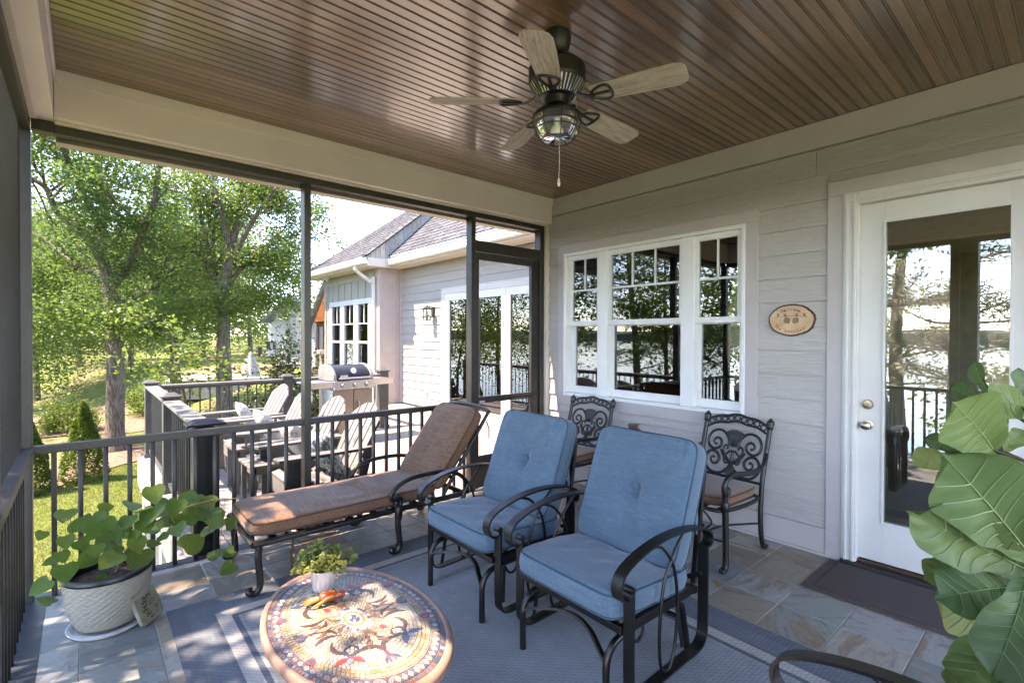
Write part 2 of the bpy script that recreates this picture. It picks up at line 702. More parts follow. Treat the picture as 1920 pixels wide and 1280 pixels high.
MT['oakleaf'] = leaf_mat('oak leaves', (.045, .095, .028), (.095, .145, .040), (.16, .27, .060), .46)
MT['elmleaf'] = leaf_mat('light green leaves', (.055, .105, .028), (.12, .165, .040), (.20, .30, .06), .46)
MT['farleaf'] = leaf_mat('background leaves', (.055, .095, .03), (.12, .155, .045), (.20, .27, .06), .48)
MT['pineleaf'] = leaf_mat('pine needles', (.025, .05, .018), (.05, .08, .025), (.06, .09, .02), .25)
MT['holly'] = leaf_mat('dark evergreen leaves', (.018, .035, .014), (.045, .065, .028), (.05, .07, .02), .2, .3)
MT['cypress'] = leaf_mat('bright arborvitae foliage', (.06, .12, .018), (.11, .17, .03), (.16, .22, .03), .35)
MT['redbud'] = leaf_mat('soft green heart leaf', (.055, .128, .028), (.110, .180, .040), (.17, .28, .03), .38, .45, False, 3)
MT['fig'] = leaf_mat('glossy fiddle leaf', (.030, .078, .028), (.085, .140, .050), (.08, .15, .03), .22, .5, False, 5)
MT['figlight'] = leaf_mat('young fiddle leaf', (.085, .15, .04), (.155, .205, .065), (.16, .23, .05), .28, .5, False, 5)
MT['vein'] = mat('pale leaf vein', (.16, .215, .08), .55)
MT['boxleaf'] = leaf_mat('variegated small leaves', (.10, .145, .03), (.26, .28, .09), (.28, .30, .06), .35)
MT['grassblade'] = leaf_mat('grass blades', (.10, .155, .03), (.19, .22, .06), (.22, .28, .05), .35)

# ================================================================ setting: terrain, lake, hills
def sstep(t):
    t = min(1.0, max(0.0, t))
    return t * t * (3 - 2 * t)


def gz(x, y):
    z = -2.2 + 2.0 * sstep((x + .35 * (y - 14) + 1) / 9)
    z -= 4.6 * sstep((-8 - x) / 26)
    z += .10 * math.sin(x * .31 + 1.2) * math.sin(y * .23) + .04 * math.sin(x * 1.1) * math.sin(y * .9 + 2)
    return z


def axis_pts(lo, hi, step, far_lo, far_hi):
    a = list(np.arange(lo, hi + 1e-6, step))
    s, p = step, lo
    L = []
    while p > far_lo:
        s *= 1.35
        p -= s
        L.append(p)
    s, p = step, hi
    Rr = []
    while p < far_hi:
        s *= 1.35
        p += s
        Rr.append(p)
    return L[::-1] + a + Rr


def ground_mat():
    m, nt, b = _new('lawn grass')
    vec = mapping(nt, 'Position')
    n1 = noise(nt, vec, .35, 4)
    n2 = noise(nt, vec, 3.0, 6, .65)
    n3 = noise(nt, vec, 40, 4, .7)
    c = mixc(nt, ramp(nt, n2, [(.35, 0.), (.65, 1.)]), (.12, .165, .04), (.19, .21, .07))
    c = mixc(nt, ramp(nt, n1, [(.48, 0.), (.66, .8)]), c, (.25, .20, .11))
    c = mixc(nt, .7, c, ramp(nt, n3, [(.25, .45), (.75, 1.35)]), 'MULTIPLY')
    ln(nt, c, b.inputs['Base Color'])
    b.inputs['Roughness'].default_value = .95
    b.inputs['Specular IOR Level'].default_value = .1
    bump(nt, b, n3, .8, .05)
    return m


MT['grass'] = ground_mat()
XS = axis_pts(-34, 40, 1.0, -60, 2500)
YS = axis_pts(-30, 70, 1.0, -2500, 2500)
V = np.array([(x, y, gz(x, y)) for y in YS for x in XS])
nx = len(XS)
F = np.array([(j * nx + i, j * nx + i + 1, (j + 1) * nx + i + 1, (j + 1) * nx + i) for j in range(len(YS) - 1) for i in range(nx - 1)])
struct(quads('ground', V, F, MT['grass'], smooth=True))

m, nt, b = _new('lake water')
b.inputs['Base Color'].default_value = (.025, .05, .065, 1)
b.inputs['Roughness'].default_value = .08
b.inputs['IOR'].default_value = 1.33
bump(nt, b, noise(nt, mapping(nt, 'Position', (1, .35, 1)), 1.3, 4), .35, .12)
MT['water'] = m
lake = MB().add([(-26, -2500, -5.6), (-26, 2500, -5.6), (-3000, 2500, -5.6), (-3000, -2500, -5.6)], [(0, 1, 2, 3)]).build('lake', MT['water'])
struct(lake)
MT['farshore'] = mat('hazy wooded far shore', (.075, .105, .085), .95, 0, (.045, .07, .06), .06, coord='Position', det=8)
hv, hf = [], []
N = 160
for i in range(N):
    y = -2400 + 4800 * i / (N - 1)
    h = 15 + 9 * math.sin(i * .21) + 6 * math.sin(i * .53 + 1) + random.uniform(-2, 2)
    for (x, z) in ((-900, -6.5), (-906, h * .7), (-960, h), (-1300, h * .6 + 10)):
        hv.append((x + 25 * math.sin(i * .37), y, z))
for i in range(N - 1):
    for k in range(3):
        hf.append((i * 4 + k, i * 4 + k + 1, i * 4 + k + 5, i * 4 + k + 4))
struct(MB().add(hv, hf).build('far_shore_hills', MT['farshore'], smooth=60))

# mulch bed between the two lawns
fr_ = [(20, 948), (60, 932), (110, 915), (170, 893), (225, 874), (285, 857), (330, 845)]
bk_ = [(20, 893), (60, 884), (110, 870), (170, 852), (225, 842), (285, 834), (330, 828)]
bv = []
for (a, b_) in zip(fr_, bk_):
    p, q = at(a[0], a[1], 2, -2.2), at(b_[0], b_[1], 2, -2.2)
    for k in range(6):
        w = p.lerp(q, k / 5)
        bv.append((w.x, w.y, gz(w.x, w.y) + .035 + .03 * math.sin(k / 5 * PI)))
bf = [(i * 6 + k, (i + 1) * 6 + k, (i + 1) * 6 + k + 1, i * 6 + k + 1) for i in range(len(fr_) - 1) for k in range(5)]
struct(MB().add(bv, bf).build('mulch_bed', MT['mulch'], smooth=60))
# bare pine straw rings further back
for (px, py, rx, ry) in ((205, 800, 2.6, 1.5), (430, 752, 3.2, 1.8), (350, 770, 3., 1.2), (120, 780, 3.5, .9)):
    c = at(px, py, 2, -2.1)
    vs = [(c.x, c.y, gz(c.x, c.y) + .06)]
    for k in range(28):
        a = 2 * PI * k / 28
        rr = 1 + .18 * math.sin(3 * a + px) + .1 * math.sin(7 * a)
        x, y = c.x + rx * rr * math.cos(a), c.y + ry * rr * math.sin(a)
        vs.append((x, y, gz(x, y) + .035))
    struct(MB().add(vs, [(0, 1 + k, 1 + (k + 1) % 28) for k in range(28)]).build('mulch_ring', MT['mulch'], smooth=60))

# ================================================================ porch shell
ZC, ZB = 3.033, 2.76          # ceiling, beam underside
XL, YN = -4.13, -6.45         # left screen plane, near end of the porch
MT['slab'] = mat('dark edging', (.035, .042, .052), .35, coord='Position')
floor = struct(MB().box(XL - .14, .0, YN, .095, -.16, -.0022).build('porch_floor', MT['grout']))
edge = MB().box(XL - .145, -4.085, YN, .10, -.165, .001)
edge.build('floor_edge', MT['slab'], floor)
MB().box(-4.085, -.0, .0, .10, -.165, .0005).build('floor_edge', MT['slab'], floor)
TS = .3025
tm = MB()
e, g_ = TS / 2 - .0022, .0025
tm.add([(-e, -e, -.012), (e, -e, -.012), (e, e, -.012), (-e, e, -.012), (-e, -e, -g_), (e, -e, -g_), (e, e, -g_), (-e, e, -g_),
        (-e + g_, -e + g_, 0), (e - g_, -e + g_, 0), (e - g_, e - g_, 0), (-e + g_, e - g_, 0)],
       [(0, 1, 5, 4), (1, 2, 6, 5), (2, 3, 7, 6), (3, 0, 4, 7), (4, 5, 9, 8), (5, 6, 10, 9), (6, 7, 11, 10), (7, 4, 8, 11), (8, 9, 10, 11)])
t0 = tm.build('tile', MT['tile'], floor)
tme = t0.data
first = True
for i in range(14):
    for j in range(21):
        x, y = -.31 + TS * .5 - i * TS, -.365 + TS * .5 - j * TS
        x0, x1, y0, y1 = x - TS / 2, x + TS / 2, y - TS / 2, y + TS / 2
        cx0, cx1, cy1 = max(x0, -4.083), min(x1, -.03), min(y1, -.003)
        if cx1 - cx0 < .03 or cy1 - y0 < .03:
            continue
        sx, sy = (cx1 - cx0) / TS, (cy1 - y0) / TS
        o = t0 if first else obj('tile', tme, floor)
        first = False
        o.location = ((cx0 + cx1) / 2, (y0 + cy1) / 2, random.uniform(0, .0008))
        o.scale = (sx, sy, 1)

# ceiling of beaded planks
ceil = struct(MB().box(-4.06, .0, YN, .0, ZC + .022, ZC + .05).build('porch_ceiling', MT['ceil']))
PW = .0635
prof = [(0, .0), (.0485, 0), (.0495, .005), (.0515, .005), (.0525, .001), (.0555, 0), (.0585, .001), (.0595, .005), (.0630, .005), (.0633, .021), (0, .021)]
pm = MB().prism(prof, -4.058, -.002, lambda a, b, z: (z, -a, b))
p0 = pm.build('plank', MT['ceil'], ceil)
n = int((0 - YN) / PW)
for k in range(n):
    o = p0 if k == 0 else obj('plank', p0.data, ceil)
    o.location = (0, -.082 - k * PW, ZC + random.uniform(0, .0006))
struct(MB().box(-4.40, .12, YN - .3, .30, ZC + .055, ZC + .30).build('porch_roof', MT['beam']))

# beams
def sbox(name, mt, *b, bev=.003, parent=None):
    o = MB().box(*b).build(name, mt, parent, bev=bev)
    return o if parent else struct(o)


bf_ = sbox('beam_front', MT['beam'], -4.04, -.021, -.08, .20, ZB, ZC + .02)
sbox('trim', MT['beam'], -4.04, -.021, -.092, -.0805, ZC - .075, ZC - .001, parent=bf_, bev=.002)
sbox('trim', MT['beige'], -4.04, -.021, -.030, .0, ZB - .018, ZB - .001, parent=bf_, bev=.003)
sbox('outer_trim', MT['beige'], -4.04, .02, .105, .20, ZB - .085, ZB - .001, parent=bf_, bev=.003)
bl_ = sbox('beam_left', MT['beam'], -4.30, -4.042, YN, .20, ZB, ZC + .02)
sbox('trim', MT['beam'], -4.0415, -4.03, YN, -.081, ZC - .075, ZC - .001, parent=bl_, bev=.002)
sbox('trim', MT['beige'], -4.155, -4.115, YN, -.03, ZB - .016, ZB - .001, parent=bl_, bev=.003)
sbox('beam_near', MT['beam'], -4.04, -.021, YN - .2, YN + .06, ZB, ZC + .02)

# ================================================================ screened openings
RZ0, RZ1 = .838, .884


def baluster_mesh():
    return MB().box(-.0125, .0125, -.0125, .0125, 0, RZ0).build('baluster', MT['bronze'], None, bev=.002)


sw = thing('screen_wall', 'dark bronze framed insect screen wall looking out to the deck', 'screen wall')
def fpost(x0, x1, z0=.0, z1=2.695):
    return MB().box(x0, x1, .0, .09, z0, z1).build('post', MT['bronze'], sw, bev=.003)


fpost(-4.225, -4.142)
fpost(-2.634, -2.584)
fpost(-1.053, -1.001)
fpost(-.122, -.061)
MB().box(-4.04, -.061, .002, .088, 2.695, ZB - .0185).build('header', MT['bronze'], sw, bev=.003)
MB().box(-4.14, -4.041, .002, .088, 2.695, ZB - .002).build('header', MT['bronze'], sw, bev=.003)
MB().box(-.060, -.001, -.028, .10, .0, ZB - .002).build('corner_trim', MT['beige'], sw, bev=.004)
for (x0, x1, z0, z1) in ((-4.142, -2.634, .002, 2.695), (-2.584, -1.053, .002, 2.695), (-1.001, -.122, 2.47, 2.695)):
    MB().add([(x0, .075, z0), (x1, .075, z0), (x1, .075, z1), (x0, .075, z1)], [(0, 1, 2, 3)]).build('screen_panel', MT['screen'], sw)
MB().box(-1.001, -.122, .004, .086, 2.365, 2.472).build('transom_bar', MT['bronze'], sw, bev=.003)

rl = thing('porch_railing', 'dark metal railing with thin balusters below the front screens', 'railing')
for (x0, x1) in ((-4.142, -2.634), (-2.584, -1.053)):
    MB().box(x0, x1, .004, .062, RZ0, RZ1).build('top_rail', MT['bronze'], rl, bev=.004)
b0 = baluster_mesh()
b0.parent = rl
xs = [-4.052 + .1175 * k for k in range(26)]
k = 0
for x in xs:
    if abs(x + 2.609) < .035 or x > -1.08:
        continue
    o = b0 if k == 0 else obj('baluster', b0.data, rl)
    if k:
        mo = o.modifiers.new('bevel', 'BEVEL')
        mo.width, mo.segments = .002, 1
    o.location = (x, .034, .0005)
    k += 1

# screen door
sd = bpy.data.objects.new('screen_door', None)
COL.objects.link(sd)
sd.parent = sw
sd.location = (-.561, .0, 0)
sd['label'] = 'dark screen door with kick panel and closer beside the house corner'
def dbox(name, x0, x1, y0, y1, z0, z1, mt='bronze', bev=.003):
    return MB().box(x0 + .561, x1 + .561, y0, y1, z0, z1).build(name, MT[mt], sd, bev=bev)


dbox('stile', -.998, -.945, .02, .06, .012, 2.36)
dbox('stile', -.235, -.125, .02, .06, .012, 2.36)
dbox('rail', -.945, -.235, .021, .059, 2.285, 2.36)
dbox('rail', -.945, -.235, .021, .059, .858, .921)
dbox('kick_panel', -.945, -.235, .030, .050, .014, .33)
for z0, z1 in ((.921, 2.285), (.33, .858)):
    MB().add([(-.945 + .561, .04, z0), (-.235 + .561, .04, z0), (-.235 + .561, .04, z1), (-.945 + .561, .04, z1)], [(0, 1, 2, 3)]).build('screen_panel', MT['screen'], sd)
c = MB().tube([(-.52 + .561, -.005, .893), (-.26 + .561, -.005, .893)], .016, 14).tube([(-.26 + .561, -.005, .893), (-.10 + .561, -.005, .893)], .006, 8).box(-.545 + .561, -.52 + .561, -.02, .02, .882, .904)
c.build('door_closer', MT['glider'], sd, smooth=40)
MB().tube([(-.96 + .561, .018, .88), (-.96 + .561, -.02, .88), (-.93 + .561, -.025, .88), (-.90 + .561, -.02, .88)], .007, 8).build('handle', MT['steel'], sd, smooth=40)

# left screen wall: real wires, because it is seen edge-on
lw = thing('screen_wall', 'dark screen wall on the lake side seen edge on at far left', 'screen wall')
LP = [-1.44, -2.86, -4.30, -5.75]
MB().box(-4.225, -4.142, YN, -.001, 2.685, ZB - .002).build('header', MT['bronze'], lw, bev=.003)
for y in LP + [YN + .05]:
    MB().box(-4.222, -4.142, y - .045, y + .045, .002, 2.685).build('post', MT['bronze'], lw, bev=.003)
wv = []
ys_ = [-.002] + LP + [YN + .05]
V, F = [], []
def wire(p, q, w, ax):
    o = len(V)
    d = Vector((w, 0, 0))
    e_ = Vector((0, w, 0)) if ax == 'z' else Vector((0, 0, w))
    p, q = Vector(p), Vector(q)
    for s in (p, q):
        for k in ((-.5, -.29), (.5, -.29), (0, .58)):
            V.append(tuple(s + d * k[0] + e_ * k[1]))
    for k in range(3):
        l = (k + 1) % 3
        F.append((o + k, o + l, o + 3 + l, o + 3 + k))


y = -.004
while y > -4.25:
    wire((-4.185, y, RZ1), (-4.185, y, 2.685), .0007, 'z')
    y -= .0042
z = RZ1 + .003
while z < 2.684:
    wire((-4.1845, -.003, z), (-4.1845, -4.25, z), .0007, 'y')
    z += .0042
stuff(quads('screen_mesh', np.array(V), np.array(F), MT['bronze'], lw))
lr = thing('porch_railing', 'dark metal railing running along the lake side at far left', 'railing')
MB().box(-4.225, -4.135, YN, -.001, RZ0, RZ1).build('top_rail', MT['bronze'], lr, bev=.004)
k = 0
y = -.11
while y > YN + .12:
    if min(abs(y - p) for p in LP) > .06:
        o = obj('baluster', b0.data, lr)
        o.location = (-4.180, y, .0015)
    y -= .1175

# stout column and outer rail beyond the lake-side screen, near end railing
MT['column'] = mat('dark taupe column paint', (.085, .075, .066), .6, 0, (.07, .062, .055), 4)
col_ = thing('porch_column', 'dark square porch column mirrored in the door glass', 'column', (-4.36, -2.95, 0))
MB().box(-.11, .11, -.11, .11, -2.3, ZB - .002).build('shaft', MT['column'], col_, bev=.006)
MB().box(-.135, .135, -.135, .135, .0, .22).build('base', MT['column'], col_, bev=.006)
nr = thing('porch_railing', 'dark metal railing closing the near end of the porch', 'railing')
MB().box(-4.13, -.02, YN - .05, YN + .03, RZ0, RZ1).build('top_rail', MT['bronze'], nr, bev=.004)
for k in range(34):
    o = obj('baluster', b0.data, nr)
    o.location = (-4.05 + .1175 * k, YN - .01, .001)
MB().box(-2.15, -2.05, YN - .06, YN + .04, .001, ZB - .002).build('post', MT['bronze'], nr, bev=.003)

# ================================================================ house wall on the porch
hw = thing('house_wall', 'grey lap siding house wall with window and glazed door on the porch', 'house wall')
EXPO = .1755
OPEN = [(-2.283, -.181, .800, 2.500), (-3.965, -2.750, -.1, 2.584)]


def siding(parent, mt, x, y0, y1, z0, z1, opens, zref, rnd=random.Random(3), name='siding_board', joints=True):
    """lap boards on a wall facing -x at x, y0<y1"""
    k = math.floor((z0 - zref) / EXPO)
    while zref + k * EXPO < z1:
        a, b = max(z0, zref + k * EXPO), min(z1, zref + (k + 1) * EXPO)
        k += 1
        if b - a < .004:
            continue
        segs = [(y0, y1, a, b)]
        for (oy0, oy1, oz0, oz1) in opens:
            nsegs = []
            for (s0, s1, sa, sb) in segs:
                if s1 <= oy0 or s0 >= oy1 or sb <= oz0 or sa >= oz1:
                    nsegs.append((s0, s1, sa, sb))
                    continue
                if s0 < oy0:
                    nsegs.append((s0, oy0, sa, sb))
                if s1 > oy1:
                    nsegs.append((oy1, s1, sa, sb))
                m0, m1 = max(s0, oy0), min(s1, oy1)
                if sa < oz0 - .004:
                    nsegs.append((m0, m1, sa, oz0))
                if sb > oz1 + .004:
                    nsegs.append((m0, m1, oz1, sb))
            segs = nsegs
        fin = []
        for s in segs:
            if joints and s[1] - s[0] > 1.4 and rnd.random() < .5:
                j = rnd.uniform(s[0] + .45, s[1] - .45)
                fin += [(s[0], j - .0015, s[2], s[3]), (j + .0015, s[1], s[2], s[3])]
            else:
                fin.append(s)
        for (s0, s1, sa, sb) in fin:
            if s1 - s0 < .004:
                continue
            q = MB()
            tb = .021 + rnd.uniform(-.001, .001)
            q.prism([(x - tb, sa), (x - tb + .0015, sa - .0), (x + .008, sa), (x + .008, sb + .004), (x - .0035, sb + .004)][0:1] + [(x + .009, sa), (x + .009, sb), (x - .0035, sb)], s0, s1, lambda a_, b_, z_: (a_, z_, b_))
            q.build(name, mt, parent)


siding(hw, MT['siding'], 0, YN, -.002, .19, 2.852, OPEN, 1.077)
bk = MB()
for (y0, y1, z0, z1) in ((-.19, -.003, -.1, 3.1), (-2.75, -2.28, -.1, 3.1), (YN, -3.96, -.1, 3.1), (-2.28, -.19, -.1, .82), (-2.28, -.19, 2.49, 3.1), (-3.96, -2.75, 2.57, 3.1)):
    bk.box(.0095, .14, y0, y1, z0, z1)
bk.build('wall_core', MT['siding'], hw)
MB().box(-.020, .009, YN, -.001, 2.852, ZC - .001).build('frieze_board', MT['trim'], hw, bev=.003)
MB().box(-.024, .009, YN, -3.966, .022, .189).build('skirt_board', MT['trim'], hw, bev=.003)
MB().box(-.024, .009, -2.749, -.002, .022, .189).build('skirt_board', MT['trim'], hw, bev=.003)
MB().box(-.032, .009, -2.749, -.002, .001, .0215).build('base_moulding', MT['trim'], hw, bev=.002)
# window trim boards
for b_ in ((-.030, .009, -2.283, -.181, 2.405, 2.500), (-.028, .009, -2.283, -.181, .800, .903), (-.029, .009, -.268, -.181, .903, 2.405), (-.029, .009, -2.283, -2.190, .903, 2.405)):
    MB().box(*b_).build('trim_board', MT['trim'], hw, bev=.0025)
for b_ in ((-.030, .009, -3.965, -2.750, 2.488, 2.584), (-.029, .009, -2.845, -2.750, .001, 2.488), (-.029, .009, -3.965, -3.868, .001, 2.488)):
    MB().box(*b_).build('trim_board', MT['trim'], hw, bev=.0025)


def ring(mb, y0, y1, z0, z1, w, x0, x1, wb=None, wt=None):
    wb = wb or w
    wt = wt or w
    mb.box(x0, x1, y0, y1, z1 - wt, z1)
    mb.box(x0, x1, y0, y1, z0, z0 + wb)
    mb.box(x0, x1, y0, y0 + w, z0 + wb, z1 - wt)
    mb.box(x0, x1, y1 - w, y1, z0 + wb, z1 - wt)
    return mb


win = MB()
ring(win, -2.190, -.268, .903, 2.405, .030, -.036, .10)
win = win.build('window', MT['vinyl'], hw, bev=.003)
win['label'] = 'white triple double hung window with grilles in the upper sashes'
for (y0, y1) in ((-.875 + .035, -.72), (-1.757, -1.636)):
    MB().box(-.024, .09, y0, y1, .933, 2.375).build('mullion', MT['vinyl'], win, bev=.004)
for (g0, g1, o0, o1, nv) in ((-.695, -.370, -.72, -.298, 1), (-1.608, -.873, -1.636, -.840, 2), (-2.113, -1.790, -2.160, -1.757, 1)):
    up = MB()
    up.box(.000, .040, o0, o1, 2.325, 2.375).box(.000, .040, o0, o1, 1.640, 1.690).box(.000, .040, g1, o1, 1.690, 2.325).box(.000, .040, o0, g0, 1.690, 2.325)
    up.build('upper_sash', MT['vinyl'], win, bev=.003)
    MB().box(.016, .022, g0, g1, 1.690, 2.325).build('pane', MT['pane'], win)
    lo_ = MB()
    lo_.box(.045, .085, o0, o1, 1.632, 1.668).box(.045, .085, o0, o1, .934, 1.005).box(.045, .085, g1, o1, 1.005, 1.632).box(.045, .085, o0, g0, 1.005, 1.632)
    lo_.build('lower_sash', MT['vinyl'], win, bev=.003)
    MB().box(.062, .068, g0, g1, 1.005, 1.632).build('pane', MT['pane'], win)
    gr = MB().box(.005, .0155, g0, g1, 1.995, 2.013)
    for q in range(nv):
        yy = g0 + (g1 - g0) * (q + 1) / (nv + 1)
        gr.box(.005, .0155, yy - .008, yy + .008, 2.013, 2.325)
    gr.build('grille', MT['vinyl'], win)

# glazed entry door
dr = MB()
dr.box(.022, .064, -3.780, -3.643, .052, 2.406).box(.022, .064, -3.067, -2.932, .052, 2.406).box(.022, .064, -3.643, -3.067, 2.270, 2.406).box(.022, .064, -3.643, -3.067, .052, .320)
door = dr.build('entry_door', MT['white'], hw, bev=.002)
door['label'] = 'white glazed door reflecting the lake and trees'
MB().box(.040, .046, -3.643, -3.067, .320, 2.270).build('pane', MT['pane'], door)
gb = MB()
ring(gb, -3.655, -3.055, .308, 2.282, .014, .014, .0235)
gb.build('glazing_bead', MT['white'], door, bev=.002)
kn = MB().lathe([(.033, 0), (.033, .006), (.012, .010), (.012, .030), (.022, .036), (.028, .048), (.026, .060), (.012, .067), (0.0001, .068)], 20, (.022, -2.979, .943), (-1, 0, 0))
kn.build('knob', MT['brass'], door, smooth=40)
MB().lathe([(.032, 0), (.032, .008), (.026, .016), (.012, .017), (.012, .022), (.0001, .022)], 20, (.022, -2.979, 1.080), (-1, 0, 0)).build('deadbolt', MT['brass'], door, smooth=40)
fr = MB()
fr.box(-.037, .07, -3.868, -3.780, .03, 2.488).box(-.037, .07, -2.932, -2.845, .03, 2.488)
fr.build('door_frame', MT['white'], hw, bev=.003)
MB().box(-.036, .07, -3.780, -2.932, 2.408, 2.4875).build('door_frame', MT['white'], hw, bev=.003)
for y in (-2.915, -2.872):
    MB().box(-.046, -.0375, y - .006, y + .012, .03, 2.470).build('frame_bead', MT['white'], hw, bev=.003)
MB().box(-.0465, -.0365, -3.790, -2.872, 2.425, 2.442).build('frame_bead', MT['white'], hw, bev=.003)
MB().box(-.075, .10, -3.868, -2.845, .001, .028).build('threshold', MT['black'], hw, bev=.004)
MB().box(-.010, .09, -3.80, -2.915, .0285, .046).build('threshold_sill', MT['copper'], hw, bev=.003)

# dim living room behind the glass
rm = struct(MB().box(.14, 6.2, -6.4, -.16, -.12, .0).build('room_floor', MT['roomfloor']))
for nm, b_ in (('room_ceiling', (.14, 6.2, -6.4, -.16, 2.80, 2.9)), ('room_wall', (6.2, 6.3, -6.4, -.16, 0, 2.8)), ('room_wall', (.14, 6.2, -6.5, -6.4, 0, .15)), ('room_wall', (.14, 3.0, -6.5, -6.4, .15, 2.65)), ('room_wall', (.14, 6.2, -6.5, -6.4, 2.65, 2.8)),  # gap in the unseen end wall, added to let daylight brighten the room
               ('room_wall', (1.15, 6.2, -.16, -.06, 0, 2.8)), ('room_wall', (.14, 1.15, -.16, -.06, 0, .75)), ('room_wall', (.14, 1.15, -.16, -.06, 2.30, 2.8))):
    struct(MB().box(*b_).build(nm, MT['room']))
rw = thing('blind_window', 'side window with white horizontal blinds seen through the left sash', 'window', (.64, -.06, 0))
g = MB()
g.box(-.5, .51, -.02, .05, 2.24, 2.30).box(-.5, .51, -.02, .05, .75, .81).box(-.5, -.45, -.02, .05, .81, 2.24).box(.46, .51, -.02, .05, .81, 2.24).box(-.02, .02, -.01, .04, .81, 2.24)
g.build('frame', MT['vinyl'], rw, bev=.003)
sl = MB().bar((-.44, -.06, 0), (.45, -.06, 0), .045, .003, (0, .8, .6)).build('slat', MT['white'], rw)
for k in range(26):
    o = sl if k == 0 else obj('slat', sl.data, rw)
    o.location = (0, 0, .84 + k * .054)
sf = thing('sofa', 'dark brown sofa back just inside the middle window', 'sofa', (.62, -1.35, 0))
MB().box(-.12, .14, -.62, .62, .2, 1.02).build('backrest', MT['sofa'], sf, bev=.07, seg=4)
MB().box(.14, .75, -.62, .62, .1, .46).build('seat', MT['sofa'], sf, bev=.06, seg=4)
for s in (-1, 1):
    MB().box(-.10, .75, s * .70 - .08, s * .70 + .08, .1, .66).build('armrest', MT['sofa'], sf, bev=.05, seg=3)

# ================================================================ deck beyond the screens
ZD = -.02
XD, YD = -3.27, 3.88
deck = struct(MB().box(XD - .08, 1.63, .105, YD + .06, ZD - .30, ZD - .042).build('deck', MT['railgrey']))
MB().box(-.10, 1.63, YD + .06, 6.46, ZD - .30, ZD - .042).build('deck_frame', MT['railgrey'], deck)
BWD = .139
nb = 36
ba = MB().box(-.0665, .0665, 0, YD + .09 - .115, -.036, 0).build('deck_board', MT['deck'], deck, bev=.003)
bb = MB().box(-.0665, .0665, 0, 6.45 - .115, -.036, 0).build('deck_board', MT['deck'], deck, bev=.003)
fa = fb = True
for k in range(nb):
    x = XD - .045 + k * BWD
    if x > 1.57:
        break
    if x < -.14:
        o = ba if fa else ba.copy()
        if not fa:
            COL.objects.link(o)
        fa = False
    else:
        o = bb if fb else bb.copy()
        if not fb:
            COL.objects.link(o)
        fb = False
    o.location = (x, .115, ZD)
for b_ in ((XD - .135, XD - .102, .10, YD + .10, ZD - .34, ZD - .045), (XD - .10, -.15, YD + .10, YD + .13, ZD - .34, ZD - .045)):
    MB().box(*b_).build('fascia_board', MT['white'], deck, bev=.004)
for (x, y) in ((XD, .3), (XD, 2.0), (XD, YD - .05), (-1.6, YD - .05)):
    MB().box(x - .09, x + .09, y - .09, y + .09, -2.6, ZD - .30).build('support_post', MT['white'], deck, bev=.006)


def rail_post(parent, x, y, ztop=.915, w=.066, mt='railgrey'):
    MB().box(x - w, x + w, y - w, y + w, ZD, ztop).build('post', MT[mt], parent, bev=.004)
    c_ = MB()
    W = w + .022
    c_.box(x - W, x + W, y - W, y + W, ztop, ztop + .016)
    k = .30
    c_.add([(x - W + .01, y - W + .01, ztop + .016), (x + W - .01, y - W + .01, ztop + .016), (x + W - .01, y + W - .01, ztop + .016), (x - W + .01, y + W - .01, ztop + .016),
            (x - W * .45, y - W * .45, ztop + .045), (x + W * .45, y - W * .45, ztop + .045), (x + W * .45, y + W * .45, ztop + .045), (x - W * .45, y + W * .45, ztop + .045)],
           [(0, 1, 5, 4), (1, 2, 6, 5), (2, 3, 7, 6), (3, 0, 4, 7), (4, 5, 6, 7)])
    c_.build('post_cap', MT[mt], parent, bev=.003)
    MB().box(x - w - .012, x + w + .012, y - w - .012, y + w + .012, ZD, ZD + .05).build('post_base', MT[mt], parent, bev=.004)


dbal = MB().lathe([(.0095, ZD + .10), (.0095, .83)], 8).build('baluster', MT['bronze'], None, smooth=40)


def rail_run(parent, p, q, firstbal=None):
    p, q = Vector(p), Vector(q)
    d = (q - p).normalized()
    L = (q - p).length
    s = Vector((-d.y, d.x, 0))
    MB().bar((p.x, p.y, .845), (q.x, q.y, .845), .062, .036, s).build('top_rail', MT['railgrey'], parent, bev=.003)
    MB().bar((p.x, p.y, .877), (q.x, q.y, .877), .135, .026, s).build('rail_cap', MT['railcap'], parent, bev=.004)
    MB().bar((p.x, p.y, ZD + .085), (q.x, q.y, ZD + .085), .06, .04, s).build('bottom_rail', MT['railgrey'], parent, bev=.003)
    n_ = int(L / .115)
    for k in range(1, n_):
        w = p + d * (L * k / n_)
        o = obj('baluster', dbal.data, parent)
        o.location = (w.x, w.y, 0)


MT['railcap'] = mat('grey composite rail cap', (.17, .16, .155), .5, 0, (.13, .125, .12), 5, coord='Position')
d1 = thing('deck_railing', 'charcoal deck railing receding toward the trees past the grey chairs', 'railing')
dbal.parent = d1
dbal.location = (XD, 1.0, 0)
rail_post(d1, XD, .185, .845)
rail_post(d1, XD, 2.00)
rail_post(d1, XD, YD)
rail_run(d1, (XD, .255, 0), (XD, 1.93, 0))
rail_run(d1, (XD, 2.07, 0), (XD, YD - .07, 0))
d2 = thing('deck_railing', 'charcoal railing along the far edge of the deck behind the grill', 'railing')
rail_post(d2, -1.62, YD)
rail_post(d2, -.08, YD, .935, .075)
rail_run(d2, (XD + .07, YD, 0), (-1.69, YD, 0))
rail_run(d2, (-1.55, YD, 0), (-.16, YD, 0))
rail_post(d2, -.08, 6.32)
rail_run(d2, (-.08, YD + .08, 0), (-.08, 6.25, 0))
